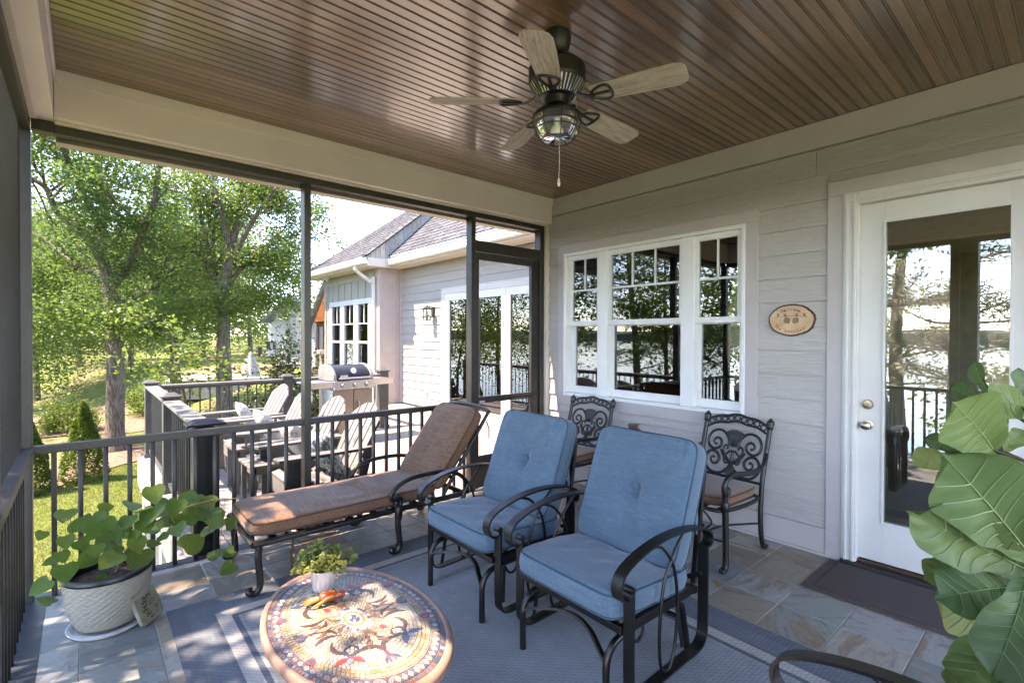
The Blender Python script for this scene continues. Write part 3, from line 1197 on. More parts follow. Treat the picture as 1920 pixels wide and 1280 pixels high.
# screw-fixed heavy post just outside the front screen, with a flat pyramid cap
pp = thing('newel_post', 'dark newel post with pyramid cap just outside the front screen', 'post', (-3.265, .185, 0))
MB().box(-.078, .078, -.073, .073, ZD, .842).build('shaft', MT['railgrey'], pp, bev=.004)
MB().prism([(-.12, -.09), (.12, -.09), (.12, .09), (-.12, .09)], .890, .905).add([(-.105, -.08, .905), (.105, -.08, .905), (.105, .08, .905), (-.105, .08, .905), (-.06, -.04, .93), (.06, -.04, .93), (.06, .04, .93), (-.06, .04, .93)], [(0, 1, 5, 4), (1, 2, 6, 5), (2, 3, 7, 6), (3, 0, 4, 7), (4, 5, 6, 7)]).build('cap', MT['glider'], pp, bev=.003)


# ================================================================ far wing of the house
XW, XB, YJ = 1.65, 1.118, 6.485
wg = thing('house_wing', 'sunlit grey house wing with french doors and shingle roof beyond the deck', 'house')
FD = (.75, 4.72, -.1, 2.487)        # french door unit incl. casing
siding(wg, MT['siding_far'], XW, .10, YJ, 0.02, 3.06, [FD], 1.077, joints=False)
MB().box(XW + .010, XW + .2, .1, FD[0], -.3, 3.1).box(XW + .010, XW + .2, FD[1], YJ, -.3, 3.1).box(XW + .010, XW + .2, FD[0], FD[1], 2.48, 3.1).build('wall_core', MT['siding_far'], wg)
MB().box(XW - .024, XW + .008, FD[0], FD[1], 2.385, 2.487).build('casing', MT['white'], wg, bev=.003)
MB().box(XW - .030, XW + .008, FD[0] - .02, FD[1] + .02, 2.4875, 2.51).build('drip_cap', MT['white'], wg, bev=.002)
MB().box(XW - .024, XW + .008, 4.62, FD[1], -.019, 2.385).build('casing', MT['white'], wg, bev=.003)
MB().box(XW - .024, XW + .008, FD[0], .85, -.019, 2.385).build('casing', MT['white'], wg, bev=.003)
fd = MB()
for (y0, y1) in ((4.45, 4.62), (3.485, 3.80), (2.69, 2.80), (2.565, 2.685), (1.57, 1.88), (.85, 1.02)):
    fd.box(XW - .012, XW + .05, y0, y1, .0, 2.384)
for (y0, y1) in ((3.80, 4.45), (2.80, 3.485), (1.88, 2.565), (1.02, 1.57)):
    fd.box(XW - .010, XW + .048, y0, y1, 2.245, 2.384).box(XW - .010, XW + .048, y0, y1, .0, .13)
fdo = fd.build('french_door', MT['vinyl'], wg, bev=.003)
for (y0, y1) in ((3.80, 4.45), (2.80, 3.485), (1.88, 2.565), (1.02, 1.57)):
    MB().box(XW + .018, XW + .024, y0, y1, .13, 2.245).build('pane', MT['pane'], fdo)
for y in (2.745, 2.630):
    h = MB().tube([(XW - .02, y, .99), (XW - .06, y, .99)], .01, 8)
    h.tube(cr([(XW - .06, y, .99 + .05), (XW - .075, y + .012, .99), (XW - .06, y, .99 - .05), (XW - .05, y - .012, .99)], 5, True), .006, 6, True)
    h.build('handle', MT['steel'], fdo, smooth=40)
MB().box(XW - .10, XW + .05, FD[0], FD[1], -.0195, .0).build('sill', MT['concrete'], wg, bev=.003)
# dim room behind the french doors
MB().box(XW + .2, XW + 4, .1, YJ, -.05, .0).build('inner_floor', MT['roomfloor'], wg)
MB().box(XW + 4, XW + 4.1, .1, YJ, 0, 3).box(XW + .2, XW + 4, .0, .1, 0, 3).box(XW + .2, XW + 4, YJ, YJ + .1, 0, 3).build('inner_wall', MT['room'], wg)
MB().box(XW + .2, XW + 4, .1, YJ, 2.75, 2.8).build('inner_ceiling', MT['room'], wg)
MB().box(XW + .12, XW + .135, 4.18, 4.27, .02, 2.05).build('curtain', MT['white'], wg)
# pilaster and board-and-batten bay
MT['pilaster'] = mat('pink beige trim paint', (.46, .40, .37), .6, 0, (.42, .36, .335), 3, coord='Position')
MT['bb'] = mat('grey green board and batten paint', (.33, .325, .29), .6, 0, (.30, .295, .265), 3, coord='Position')
YB1 = 9.74
pl = MB().box(XB, XW + .02, YJ, YJ + .25, -.3, 3.08).build('pilaster', MT['pilaster'], wg, bev=.004)
for (z0, z1) in ((.12, .98), (1.10, 2.95)):
    q = MB()
    q.box(XB + .06, XB + .085, YJ - .010, YJ, z0, z1).box(XW - .13, XW - .105, YJ - .010, YJ, z0, z1).box(XB + .085, XW - .13, YJ - .0105, YJ, z1 - .022, z1).box(XB + .085, XW - .13, YJ - .0105, YJ, z0, z0 + .022)
    q.build('panel_moulding', MT['pilaster'], pl)
MB().box(XW - .035, XW + .008, YJ - .10, YJ - .011, -.02, 3.06).build('corner_board', MT['pilaster'], wg, bev=.003)
BW = [(7.02, 7.60), (7.84, 8.44), (8.68, 9.26)]
core = MB().box(XB + .004, XB + .25, YJ + .25, YB1, 2.30, 3.08).box(XB + .004, XB + .25, YJ + .25, YB1, -.4, .50)
core.box(XB + .004, XB + .25, YJ + .25, 7.0, .50, 2.30).box(XB + .004, XB + .25, 9.28, YB1, .50, 2.30).box(XB + .004, XB + .25, 7.62, 7.82, .50, 2.30).box(XB + .004, XB + .25, 8.46, 8.66, .50, 2.30)
core.build('bay_wall', MT['bb'], wg)
MB().box(XB - .014, XB + .003, YJ + .25, YB1, 2.86, 3.07).build('bay_frieze', MT['bb'], wg, bev=.003)
for k in range(8):
    y = 6.82 + k * .405
    MB().box(XB - .016, XB + .003, y - .022, y + .022, 2.43, 2.86).build('batten', MT['bb'], wg, bev=.002)
for k in range(3):
    y = (6.62, 9.52, 9.70)[k]
    MB().box(XB - .016, XB + .003, y - .022, y + .022, -.3, 2.86).build('batten', MT['bb'], wg, bev=.002)
bw = MB()
bw.box(XB - .026, XB + .05, 6.86, 9.42, 2.30, 2.425).box(XB - .026, XB + .05, 6.86, 9.42, .38, .50)
for (y0, y1) in ((6.86, 7.02), (7.60, 7.84), (8.44, 8.68), (9.26, 9.42)):
    bw.box(XB - .026, XB + .05, y0, y1, .50, 2.30)
bw = bw.build('bay_window', MT['vinyl'], wg, bev=.003)
slm = MB().bar((XB + .065, -.285, 0), (XB + .065, .285, 0), .05, .003, (.45, 0, .89)).build('blind_slat', MT['white'], bw)
fs_ = True
for (y0, y1) in BW:
    MB().box(XB + .02, XB + .026, y0, y1, .50, 2.30).build('pane', MT['pane'], bw)
    MB().box(XB + .0, XB + .04, y0, y1, 1.36, 1.41).box(XB + .004, XB + .03, (y0 + y1) / 2 - .01, (y0 + y1) / 2 + .01, 1.82, 2.30).box(XB + .004, XB + .03, y0, y1, 1.82, 1.845).build('grille', MT['vinyl'], bw)
    for k in range(28):
        o = slm if fs_ else obj('blind_slat', slm.data, bw)
        fs_ = False
        o.location = (0, (y0 + y1) / 2, .54 + k * .063)
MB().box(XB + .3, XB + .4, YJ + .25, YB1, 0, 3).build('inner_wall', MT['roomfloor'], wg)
MB().box(XB, XB + 6, YB1, YB1 + .1, -2.5, 3.08).build('end_wall', MT['siding_far'], wg)

# eaves, gutters, roof with shingle courses
OV = .40
ZE = 3.06
for (x0, y0, y1) in ((XW, .1, YJ - .02), (XB, YJ - .30, YB1 + .45)):
    MB().box(x0 - OV, x0 + .2, y0, y1, ZE + .012, ZE + .03).build('soffit', MT['beige'], wg)
    MB().box(x0 - OV - .012, x0 - OV, y0, y1, ZE, ZE + (.235 if x0 > 1.3 else .17)).build('fascia', MT['gutter'], wg, bev=.003)
    gp = [(0, .055), (-.012, .03), (-.10, .03), (-.115, .06), (-.118, .10), (-.13, .12), (-.132, .150), (-.122, .150), (-.120, .125), (-.105, .105), (-.10, .045), (-.012, .045), (-.006, .15), (0, .15)]
    MB().prism(gp, y0, y1, lambda a, b, z: (x0 - OV - .012 + a, z, ZE + b)).build('gutter', MT['gutter'], wg)
MB().box(XB - OV - .01, XW - OV + .03, YJ - .31, YJ - .285, ZE - .01, ZE + .17).build('eave_return', MT['beige'], wg, bev=.003)
PITCH_R = .93


def shingle_mat():
    m, nt, b = _new('grey asphalt shingles')
    vec = mapping(nt, 'Position', (1, 1, 1))
    br = nd(nt, 'ShaderNodeTexVoronoi')
    br.inputs['Scale'].default_value = 5.5
    mp = mapping(nt, 'Position', (1.6, 1, .0), True)
    ln(nt, mp, br.inputs['Vector'])
    c = mixc(nt, ramp(nt, br.outputs['Color'], [(.2, 0.), (.8, 1.)]), (.088, .096, .110), (.046, .050, .058))
    n3 = noise(nt, vec, 70, 3)
    c = mixc(nt, .6, c, ramp(nt, n3, [(.3, .55), (.7, 1.3)]), 'MULTIPLY')
    c = rndmul(nt, c, .10)
    ln(nt, c, b.inputs['Base Color'])
    b.inputs['Roughness'].default_value = .9
    bump(nt, b, n3, .5, .01)
    return m


MT['shingle'] = shingle_mat()
MT['rakeshingle'] = mat('shingle lightened for shade', (.40, .39, .365), .9, 0, (.30, .29, .275), 30, rnd=.12, coord='Position')  # roof shingle with its colour lightened because the rake face lies in shade
PB, ZA = .82, ZE + .235
rfA = MB().add([(XW - OV - .05, -1.0, ZA), (XW - OV - .05, YJ - .25, ZA), (XW + 4.2, YJ - .25, ZA + PITCH_R * 4.65), (XW + 4.2, -1.0, ZA + PITCH_R * 4.65)], [(0, 1, 2, 3)]).build('roof', MT['shingle'], wg)
YH = YB1 + .45
rfB = MB().add([(XB - OV - .05, YJ - .28, ZE + .165), (XB - OV - .05, YH, ZE + .165), (XB - OV - .05 + 4.6, YH - 4.6, ZE + .165 + PB * 4.6), (XB - OV - .05 + 4.6, YJ - .28, ZE + .165 + PB * 4.6)], [(0, 1, 2, 3)]).build('roof', MT['shingle'], wg)
rs = random.Random(5)
for (rf, x0, ya, yb, hip, pt, z0_) in ((rfA, XW - OV - .06, 1.2, YJ - .25, False, PITCH_R, ZA + .002), (rfB, XB - OV - .06, YJ - .285, YH, True, PB, ZE + .167)):
    nrm = Vector((-pt, 0, 1)).normalized()
    upd = Vector((1, 0, pt)).normalized()
    for k in range(33):
        s0 = k * .145
        a = Vector((x0, 0, z0_)) + upd * s0
        c = a + upd * .155
        y1 = yb - (s0 * upd.x if hip else 0)
        y1b = yb - ((s0 + .155) * upd.x if hip else 0)
        if y1 - ya < .2:
            break
        q = MB()
        # the course: a strip with random laminated tabs standing a little proud
        lo0, lo1 = a + nrm * .012, c + nrm * .004
        q.add([(lo0.x, ya, lo0.z), (lo0.x, y1, lo0.z), (lo1.x, y1b, lo1.z), (lo1.x, ya, lo1.z), (a.x, ya, a.z), (a.x, y1, a.z)], [(0, 3, 2, 1), (0, 1, 5, 4)])
        y = ya + rs.uniform(0, .2)
        while y < y1 - .16:
            w = rs.uniform(.10, .24)
            t0_, t1_ = a + nrm * .019, c + nrm * .006
            ye = min(y + w, y1b - .01)
            q.add([(t0_.x, y, t0_.z), (t0_.x, ye, t0_.z), (t1_.x, ye - .01, t1_.z), (t1_.x, y + .01, t1_.z), (lo0.x, y, lo0.z), (lo0.x, ye, lo0.z)], [(0, 3, 2, 1), (0, 1, 5, 4)])
            y += w + rs.uniform(.06, .2)
        q.build('shingle_course', MT['shingle'], rf)
capm = MB().add([(-.01, -.11, .0), (-.01, .0, .035), (-.01, .11, .0), (.20, -.10, -.012), (.20, 0, .022), (.20, .10, -.012), (-.01, -.11, -.02), (-.01, 0, .012), (-.01, .11, -.02)],
                [(0, 1, 4, 3), (1, 2, 5, 4), (0, 6, 7, 1), (1, 7, 8, 2)]).build('hip_cap_shingle', MT['shingle'], rfB)
for k in range(30):
    o = capm if k == 0 else obj('hip_cap_shingle', capm.data, rfB)
    p = Vector((XB - OV - .05, YJ - .29, ZE + .185)) + upd * (k * .145) + nrm * .03
    o.location = p
    o.rotation_euler = (0, -math.atan(PB), 0)
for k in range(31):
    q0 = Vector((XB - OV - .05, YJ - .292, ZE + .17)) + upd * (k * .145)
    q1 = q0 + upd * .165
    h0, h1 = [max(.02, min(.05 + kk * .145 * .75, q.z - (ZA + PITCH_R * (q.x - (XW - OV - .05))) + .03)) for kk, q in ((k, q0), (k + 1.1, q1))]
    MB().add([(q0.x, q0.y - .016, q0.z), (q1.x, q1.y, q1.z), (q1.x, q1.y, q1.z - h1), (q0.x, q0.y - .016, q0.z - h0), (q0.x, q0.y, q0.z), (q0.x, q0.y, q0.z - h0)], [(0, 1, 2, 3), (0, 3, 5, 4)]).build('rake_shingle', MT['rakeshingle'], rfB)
MB().tube([(XW - OV - .03, YJ - .315, ZA + .03), (XW + 2.6, YJ - .315, ZA + .03 + PITCH_R * 3.02)], .012, 6).build('step_shadow_line', MT['charcoal'], rfB)  # dark tube standing in for the shadow line at the foot of the step

# downspout
dsp = MB()
pts = cr([(XB - OV - .06, 6.72, ZE + .03), (XB - OV - .05, 6.72, ZE - .05), (XB - OV + .08, 6.70, ZE - .16), (XB - .12, 6.68, ZE - .30), (XB - .055, 6.67, ZE - .40), (XB - .055, 6.67, .1)], 6)
dsp.sweep(pts, [(-.035, -.028), (.035, -.028), (.035, .028), (-.035, .028)], (0, 1, 0))
tag(dsp.build('downspout', MT['gutter'], None, bev=.006), 'white downspout bending from the bay gutter to the pilaster', 'downspout')

# wall lantern
wl = thing('wall_lantern', 'dark carriage lantern on the sunlit siding beside the french doors', 'lantern', (XW - .015, 5.02, 2.02))
MB().box(-.012, .0, -.055, .055, -.09, .13).build('back_plate', MT['iron'], wl, bev=.004)
MB().tube(cr([(-.01, 0, .09), (-.07, 0, .12), (-.15, 0, .13), (-.155, 0, .11)], 5), .009, 8).build('arm', MT['iron'], wl, smooth=40)
MB().lathe([(.115, .075), (.118, .085), (.05, .125), (.02, .135), (.02, .15), (.0001, .16)], 4, (-.155, 0, 0)).build('roof', MT['iron'], wl)
cg = MB()
for sx in (-1, 1):
    for sy in (-1, 1):
        cg.bar((-.155 + sx * .062, sy * .062, .078), (-.155 + sx * .055, sy * .055, -.16), .012, .012, (1, 0, 0))
for z, h in ((.07, .062), (-.155, .056)):
    for s in (-1, 1):
        cg.box(-.155 - h, -.155 + h, s * h - .005, s * h + .005, z - .007, z + .007).box(-.155 + s * h - .005, -.155 + s * h + .005, -h, h, z - .0065, z + .0075)
for s in (-1, 1):
    for t in (-1, 1):
        cg.bar((-.155 - .06, s * .05, .06), (-.155 - .056, -s * .05, -.14), .005, .005, (1, 0, 0))
        cg.bar((-.155 + t * .05, -.06, .06), (-.155 - t * .05, -.057, -.14), .005, .005, (0, 1, 0))
cg.build('cage', MT['iron'], wl)
MB().box(-.155 - .05, -.155 + .05, -.05, .05, -.15, .065).build('glass', MT['clear'], wl)
MB().lathe([(.012, -.15), (.012, -.06), (.02, -.03), (.012, .01), (.0001, .02)], 10, (-.155, 0, 0)).build('bulb', MT['bulb'], wl, smooth=50)
ou = thing('outlet_cover', 'white weatherproof outlet cover low on the sunlit siding', 'outlet', (XW - .015, 5.26, .33))
MB().box(-.012, .0, -.04, .04, -.06, .06).build('plate', MT['vinyl'], ou, bev=.004)
MB().box(-.04, -.012, -.025, .03, -.05, .02).build('cover', MT['cloth_grey'], ou, bev=.006)
sc_ = thing('security_camera', 'small white security camera under the bay eave', 'camera', (XB - .25, 9.02, ZE + .01))
MB().lathe([(.05, -.0), (.05, -.025), (.02, -.03), (.02, -.05)], 16).build('mount', MT['vinyl'], sc_, smooth=40)
MB().lathe([(.045, -.06), (.048, 0), (.045, .05), (.0001, .06)], 16, (-.02, -.02, -.085), (-.7, -.6, -.4)).build('housing', MT['vinyl'], sc_, smooth=40)
MB().lathe([(.03, 0), (.0001, .006)], 14, (-.062, -.056, -.111), (-.7, -.6, -.4)).build('lens', MT['black'], sc_, smooth=40)

# ================================================================ Adirondack chairs on the deck
def adirondack(label):
    t = thing('adirondack_chair', label, 'chair', group='grey slatted chairs on the deck')
    G_ = MT['greyplastic']
    for s in (-1, 1):
        # sloping stringer from the front leg down to the ground at the back
        MB().prism([(.30, .335), (.33, .21), (.05, .10), (-.52, .0), (-.60, .0), (-.50, .11), (-.10, .24), (.28, .37)], s * .26 - .014, s * .26 + .014, lambda a, b, z: (a, z, b)).build('stringer', G_, t, bev=.004)
        MB().prism([(.24, 0), (.34, 0), (.36, .555), (.22, .555)], s * .29 - .014, s * .29 + .014, lambda a, b, z: (a, z, b)).build('front_leg', G_, t, bev=.004)
        # wide arm
        MB().prism([(.46, .05), (.44, .085), (.36, .09), (-.32, .055), (-.36, .03), (-.34, -.02), (.34, -.06), (.44, -.05), (.46, -.02)], .556, .582, lambda a, b, z: (a, s * (.30 + b), z)).build('armrest', G_, t, bev=.005)
        MB().bar((-.33, s * .29, .55), (-.24, s * .27, .17), .07, .026, (1, 0, 0)).build('back_leg', G_, t, bev=.004)
    for k in range(6):
        x = .33 - k * .078
        z = .375 - k * .021
        MB().bar((x, -.275, z), (x, .275, z), .070, .022, (1, 0, -.27)).build('seat_slat', G_, t, bev=.004)
    MB().box(.335, .36, -.28, .28, .22, .36).build('apron', G_, t, bev=.004)
    base = Vector((-.14, 0, .22))
    up = Vector((-.46, 0, .89)).normalized()
    fwd = Vector((.89, 0, .46)).normalized()
    def htop(v):
        return .775 - 1.55 * v * v
    for k in range(5):
        w = .106
        y = (k - 2) * .112
        spread = 1.10
        ya, yb_ = y * spread - w / 2, y * spread + w / 2
        poly = [(y - w / 2 * .90, 0), (y + w / 2 * .90, 0), (yb_, htop(yb_)), ((ya + 2 * yb_) / 3, htop((ya + 2 * yb_) / 3)), ((2 * ya + yb_) / 3, htop((2 * ya + yb_) / 3)), (ya, htop(ya))]
        MB().prism(poly, 0, .020, lambda a, b, z: base + up * b + Vector((0, 1, 0)) * a + fwd * z).build('back_slat', G_, t, bev=.003)
    for h in (.18, .42):
        c = base + up * h - fwd * .014
        MB().bar((c.x, -.29, c.z), (c.x, .29, c.z), .06, .026, up).build('back_rail', G_, t, bev=.003)
    return t


A0 = adirondack('grey slatted chair farthest from the screen, pale cushion on its seat')
apos = [(-2.40, 2.95), (-2.38, 2.12), (-2.36, 1.22), (-2.34, .50)]
alab = ['grey slatted chair farthest from the screen, nearest the far rail', 'second grey slatted chair from the far deck rail, tall back left of the post', 'third grey slatted chair from the far rail, half hidden by the screen post', 'grey slatted chair closest to the front screen, blue patterned pillow on it']
for k, ((x, y), l) in enumerate(zip(apos, alab)):
    if k == 0:
        A0.location, A0.rotation_euler, A0['label'] = (x, y, ZD), (0, 0, PI + .03), l
    else:
        dup(A0, l, (x, y, ZD), PI + random.uniform(-.06, .06))


def pillow(name, mt, label, loc, rot, s=(.42, .42, .13), group=None):
    n_ = 14
    vs, fs = [], []
    for sgn in (1, -1):
        for i in range(n_ + 1):
            for j in range(n_ + 1):
                u, v = 2 * i / n_ - 1, 2 * j / n_ - 1
                pin = 1 - .10 * (1 - u * u) * abs(v) ** 2 - .0
                pin2 = 1 - .10 * (1 - v * v) * abs(u) ** 2
                h = max(0, (1 - u ** 4)) ** .5 * max(0, (1 - v ** 4)) ** .5
                vs.append((u * s[0] / 2 * pin2, v * s[1] / 2 * pin, sgn * s[2] / 2 * h))
        o = 0 if sgn == 1 else (n_ + 1) ** 2
        for i in range(n_):
            for j in range(n_):
                a = o + i * (n_ + 1) + j
                q = (a, a + n_ + 1, a + n_ + 2, a + 1)
                fs.append(q if sgn == 1 else q[::-1])
    ob = MB().add(vs, fs).build(name, mt, None, smooth=70)
    ob.location, ob.rotation_euler = loc, rot
    return tag(ob, label, 'pillow', group)


for k, (x, y) in enumerate(apos):
    mt_ = MT['pillow'] if k == 3 else MT['pillow_w']
    lb = ['pale pillow on the farthest grey chair', 'white pillow on the second grey chair from the far rail', 'white patterned pillow on the chair behind the screen post', 'blue striped pillow on the grey chair closest to the screen'][k]
    pillow('throw_pillow', mt_, lb, (x + .03, y, ZD + .52), (0, 1.09, .06 * (k - 1)))
# small slatted tables between the chairs
for k, (x, y, lb) in enumerate(((-2.62, 1.66, 'small grey slatted side table between the second and third deck chairs'), (-2.66, .86, 'small grey slatted side table beside the closest deck chair'))):
    st_ = thing('side_table', lb, 'table', (x, y, ZD))
    for q in range(4):
        MB().box(-.21, .21, -.21 + q * .107, -.115 + q * .107, .42, .44).build('slat', MT['greyplastic'], st_, bev=.003)
    for sx in (-1, 1):
        for sy in (-1, 1):
            MB().box(sx * .17 - .02, sx * .17 + .02, sy * .17 - .02, sy * .17 + .02, 0, .419).build('leg', MT['greyplastic'], st_, bev=.003)
    MB().box(-.17, .17, -.19, -.17, .36, .418).box(-.17, .17, .17, .19, .36, .418).build('apron', MT['greyplastic'], st_, bev=.003)

# ================================================================ gas grill
gr = thing('gas_grill', 'stainless gas grill with dark lid by the far deck railing', 'grill', (-.97, 3.26, ZD), .10)
gr.scale = (.94, .94, .97)
MB().box(-.33, .33, -.22, .24, .12, .80).build('cart', MT['steel'], gr, bev=.006)
dm = mat('warm grey grill door', (.24, .21, .185), .38, .6, (.17, .15, .13), 3)
for s in (-1, 1):
    d_ = MB().box(s * .165 - .158, s * .165 + .158, -.236, -.221, .15, .79).build('door', dm, gr, bev=.004)
    if s == 1:
        MB().tube(cr([(.07, -.236, .42), (.07, -.262, .43), (.07, -.268, .52), (.07, -.262, .61), (.07, -.236, .62)], 4), .011, 8).build('handle', MT['steel'], d_, smooth=40)
MB().prism([(-.25, .80), (-.30, .815), (-.275, .925), (-.24, .94)], -.335, .335, lambda a, b, z: (z, a, b)).build('control_panel', MT['steel'], gr, bev=.004)
for x in (-.20, 0, .20):
    MB().lathe([(.036, 0), (.034, .02), (.026, .035), (.0001, .036)], 18, (x, -.291, .868), (0, -1, .23)).build('knob', MT['steel'], gr, smooth=40)
lidp = [(-.235, .935)]
for k in range(11):
    a = PI * (1 - k / 10 * .62) - .15
    lidp.append((.06 + .30 * math.cos(a), .955 + .205 * math.sin(a)))
lidp += [(.245, 1.06), (.235, .935)]
lm = mat('dark grey enamel', (.014, .0145, .018), .25, .1, (.02, .0205, .024), 3)
lid = MB().prism(lidp, -.285, .285, lambda a, b, z: (z, a, b)).build('lid', lm, gr, smooth=35, bev=.006)
cs = mat('cast aluminium', (.36, .36, .34), .42, .7, (.30, .30, .29), 8)
for s in (-1, 1):
    MB().prism([(a * 1.06 - .004, .955 + (b - .955) * 1.07) for a, b in lidp], s * .286, s * .338, lambda a, b, z: (z, a, b)).build('lid_end', cs, lid, smooth=35, bev=.008)
MB().tube([(-.26, -.275, .972), (.26, -.275, .972)], .014, 10).box(-.24, -.22, -.28, -.22, .965, .98).box(.22, .24, -.28, -.22, .965, .98).build('lid_handle', MT['steel'], lid, smooth=40)
MB().lathe([(.045, 0), (.045, .008), (.02, .012), (.0001, .012)], 18, (0, -.232, 1.075), (0, -1, .35)).build('thermometer', MT['vinyl'], lid, smooth=40)
MB().obox((-.16, -.241, .998), (.12, .008, .035)).build('badge', MT['steel'], lid, bev=.002)
for s in (-1, 1):
    sh = MB().box(s * .52 - .18, s * .52 + .18, -.25, .20, .905, .93).build('side_shelf', MT['steel'], gr, bev=.004)
    MB().box(s * .52 - .179, s * .52 + .179, -.262, -.2505, .845, .928).build('shelf_edge', MT['steel'], sh, bev=.003)
for sx in (-1, 1):
    for sy in (-1, 1):
        MB().lathe([(.04, -.015), (.045, 0), (.04, .015)], 14, (sx * .28, sy * .18, .045), (1, 0, 0)).box(sx * .28 - .015, sx * .28 + .015, sy * .18 - .015, sy * .18 + .015, .05, .12).build('caster', MT['black'], gr, smooth=40)

# ================================================================ ceiling fan
FX, FY = -2.12, -2.18
fan = thing('ceiling_fan', 'black ceiling fan with five driftwood blades and caged light', 'ceiling fan', (FX, FY, 0))
MB().lathe([(.068, ZC - .001), (.070, ZC - .03), (.060, ZC - .075), (.036, ZC - .105), (.018, ZC - .112)], 28).build('canopy', MT['iron'], fan, smooth=35)
MB().lathe([(.013, ZC - .16), (.013, ZC - .10)], 14).lathe([(.026, 2.880), (.028, 2.905), (.016, 2.915)], 18).build('downrod', MT['iron'], fan, smooth=35)
MB().lathe([(.02, 2.895), (.09, 2.885), (.130, 2.870), (.142, 2.855), (.142, 2.790), (.136, 2.780), (.110, 2.745), (.085, 2.715), (.060, 2.710)], 40).build('motor_housing', MT['iron'], fan, smooth=30)
fins = MB()
for k in range(40):
    a = 2 * PI * k / 40
    c_, s_ = math.cos(a), math.sin(a)
    fins.bar((.134 * c_, .134 * s_, 2.776), (.090 * c_, .090 * s_, 2.718), .007, .012, (-s_, c_, 0))
fins.build('vent_fins', MT['steel'], fan)
MB().lathe([(.062, 2.712), (.060, 2.700), (.058, 2.675), (.064, 2.668), (.052, 2.664)], 28).build('switch_housing', MT['iron'], fan, smooth=30)
MB().lathe([(.052, 2.664), (.070, 2.652), (.108, 2.640), (.122, 2.622), (.122, 2.612), (.114, 2.610)], 32).build('light_fitter', MT['iron'], fan, smooth=30)
MB().lathe([(.112, 2.614), (.113, 2.585), (.104, 2.555), (.086, 2.525), (.072, 2.510), (.0001, 2.508)], 32).build('glass_bowl', MT['clear'], fan, smooth=50)
MB().lathe([(.014, 2.612), (.014, 2.585), (.030, 2.560), (.034, 2.545), (.024, 2.525), (.0001, 2.520)], 16).build('bulb', MT['bulb'], fan, smooth=50)
cage = MB()
for k in range(8):
    a = 2 * PI * k / 8 + .2
    cage.tube([(r * math.cos(a), r * math.sin(a), z) for r, z in ((.119, 2.614), (.121, 2.585), (.111, 2.552), (.092, 2.520), (.078, 2.503))], .0028, 6)
for r, z in ((.121, 2.580), (.078, 2.503), (.112, 2.552)):
    cage.tube([(r * math.cos(2 * PI * k / 28), r * math.sin(2 * PI * k / 28), z) for k in range(28)], .0028, 6, True)
cage.build('light_cage', MT['iron'], fan, smooth=40)
for (x, y, z1, z0) in ((.0, -.015, 2.50, 2.30), (.07, -.065, 2.70, 2.56)):
    MB().tube([(x, y, z1), (x + .004, y, (z0 + z1) / 2), (x, y, z0)], .0014, 5).lathe([(.002, .012), (.006, 0), (.008, -.018), (.005, -.028), (.0001, -.03)], 10, (x, y, z0)).build('pull_chain', MT['ceramic'], fan, smooth=40)
bp = [(.0, -.052), (.05, -.057), (.30, -.070), (.40, -.070), (.432, -.058), (.445, -.035), (.445, .035), (.432, .058), (.40, .070), (.30, .070), (.05, .057), (.0, .052)]
bl0 = MB().prism(bp, -.003, .003).build('blade', MT['blade'], fan, bev=.0015)
def bracket(par):
    q = MB()
    q.strap([(-.075, 0, .020), (-.045, 0, .000), (-.015, 0, -.012), (.01, 0, -.010)], .028, .007, (0, 1, 0))
    q.tube(cr([(-.005, 0, -.009), (.03, -.035, -.007), (.085, -.047, -.0065), (.10, 0, -.0065), (.085, .047, -.0065), (.03, .035, -.007)], 4, True), .007, 8, True)
    q.box(.0, .095, -.006, .006, -.0105, -.0035)
    return q.build('blade_bracket', MT['iron'], par, smooth=40)


br0 = bracket(bl0)
for k in range(5):
    if k == 0:
        o = bl0
    else:
        o = bl0.copy()
        COL.objects.link(o)
        c = br0.copy()
        COL.objects.link(c)
        c.parent = o
    a = math.radians(-72 + 72 * k)
    R = Matrix.Rotation(a, 4, 'Z') @ Matrix.Translation((.185, 0, 2.690)) @ Matrix.Rotation(math.radians(2.0), 4, 'Y') @ Matrix.Rotation(math.radians(-13), 4, 'X')
    o.matrix_local = R


# ================================================================ cushions
def outline(L, W, e, n):
    pts = []
    for k in range(n):
        a = 2 * PI * k / n
        c, s = math.cos(a), math.sin(a)
        pts.append((L / 2 * math.copysign(abs(c) ** (2 / e), c), W / 2 * math.copysign(abs(s) ** (2 / e), s)))
    return pts


def cushion(parent, mt, pm, L, W, T, te, M, e=7, n=96, R=16, disp=None, name='cushion', pip=.0045, side=.012):
    ol = outline(L, W, e, n)
    rows = []
    for k in range(R):
        s = (k / (R - 1)) ** .8 * .955
        rows.append((s, te / 2 + (T - te) / 2 * (1 - (s / .955) ** 2.4), 1))
    rows += [(.978, te / 2 - .004, .4), (.990, te / 2 - .014, .2), (1.0 + side / 2, te * .18, 0), (1.0 + side, 0, 0), (1.0 + side / 2, -te * .18, 0), (.990, -te / 2 + .014, 0), (.97, -te / 2 + .002, 0)]
    for k in range(5):
        s = .9 * (1 - k / 4)
        rows.append((max(s, .0), -te / 2 - (T - te) / 4 * (1 - s * s), 0))
    vs = []
    for (s, z, tw) in rows:
        for (x, y) in ol:
            px, py, pz = x * s, y * s, z
            if disp and tw:
                pz += disp(px, py) * tw
            vs.append(M @ Vector((px, py, pz)))
    fs = []
    for i in range(len(rows) - 1):
        for k in range(n):
            l = (k + 1) % n
            fs.append((i * n + k, (i + 1) * n + k, (i + 1) * n + l, i * n + l))
    c = MB().add(vs, fs).build(name, mt, parent, smooth=75)
    for zz in (te / 2 - .010, -te / 2 + .012):
        MB().tube([M @ Vector((x * .992, y * .992, zz)) for x, y in ol], pip, 6, True).build('piping', pm, c, smooth=60)
    return c


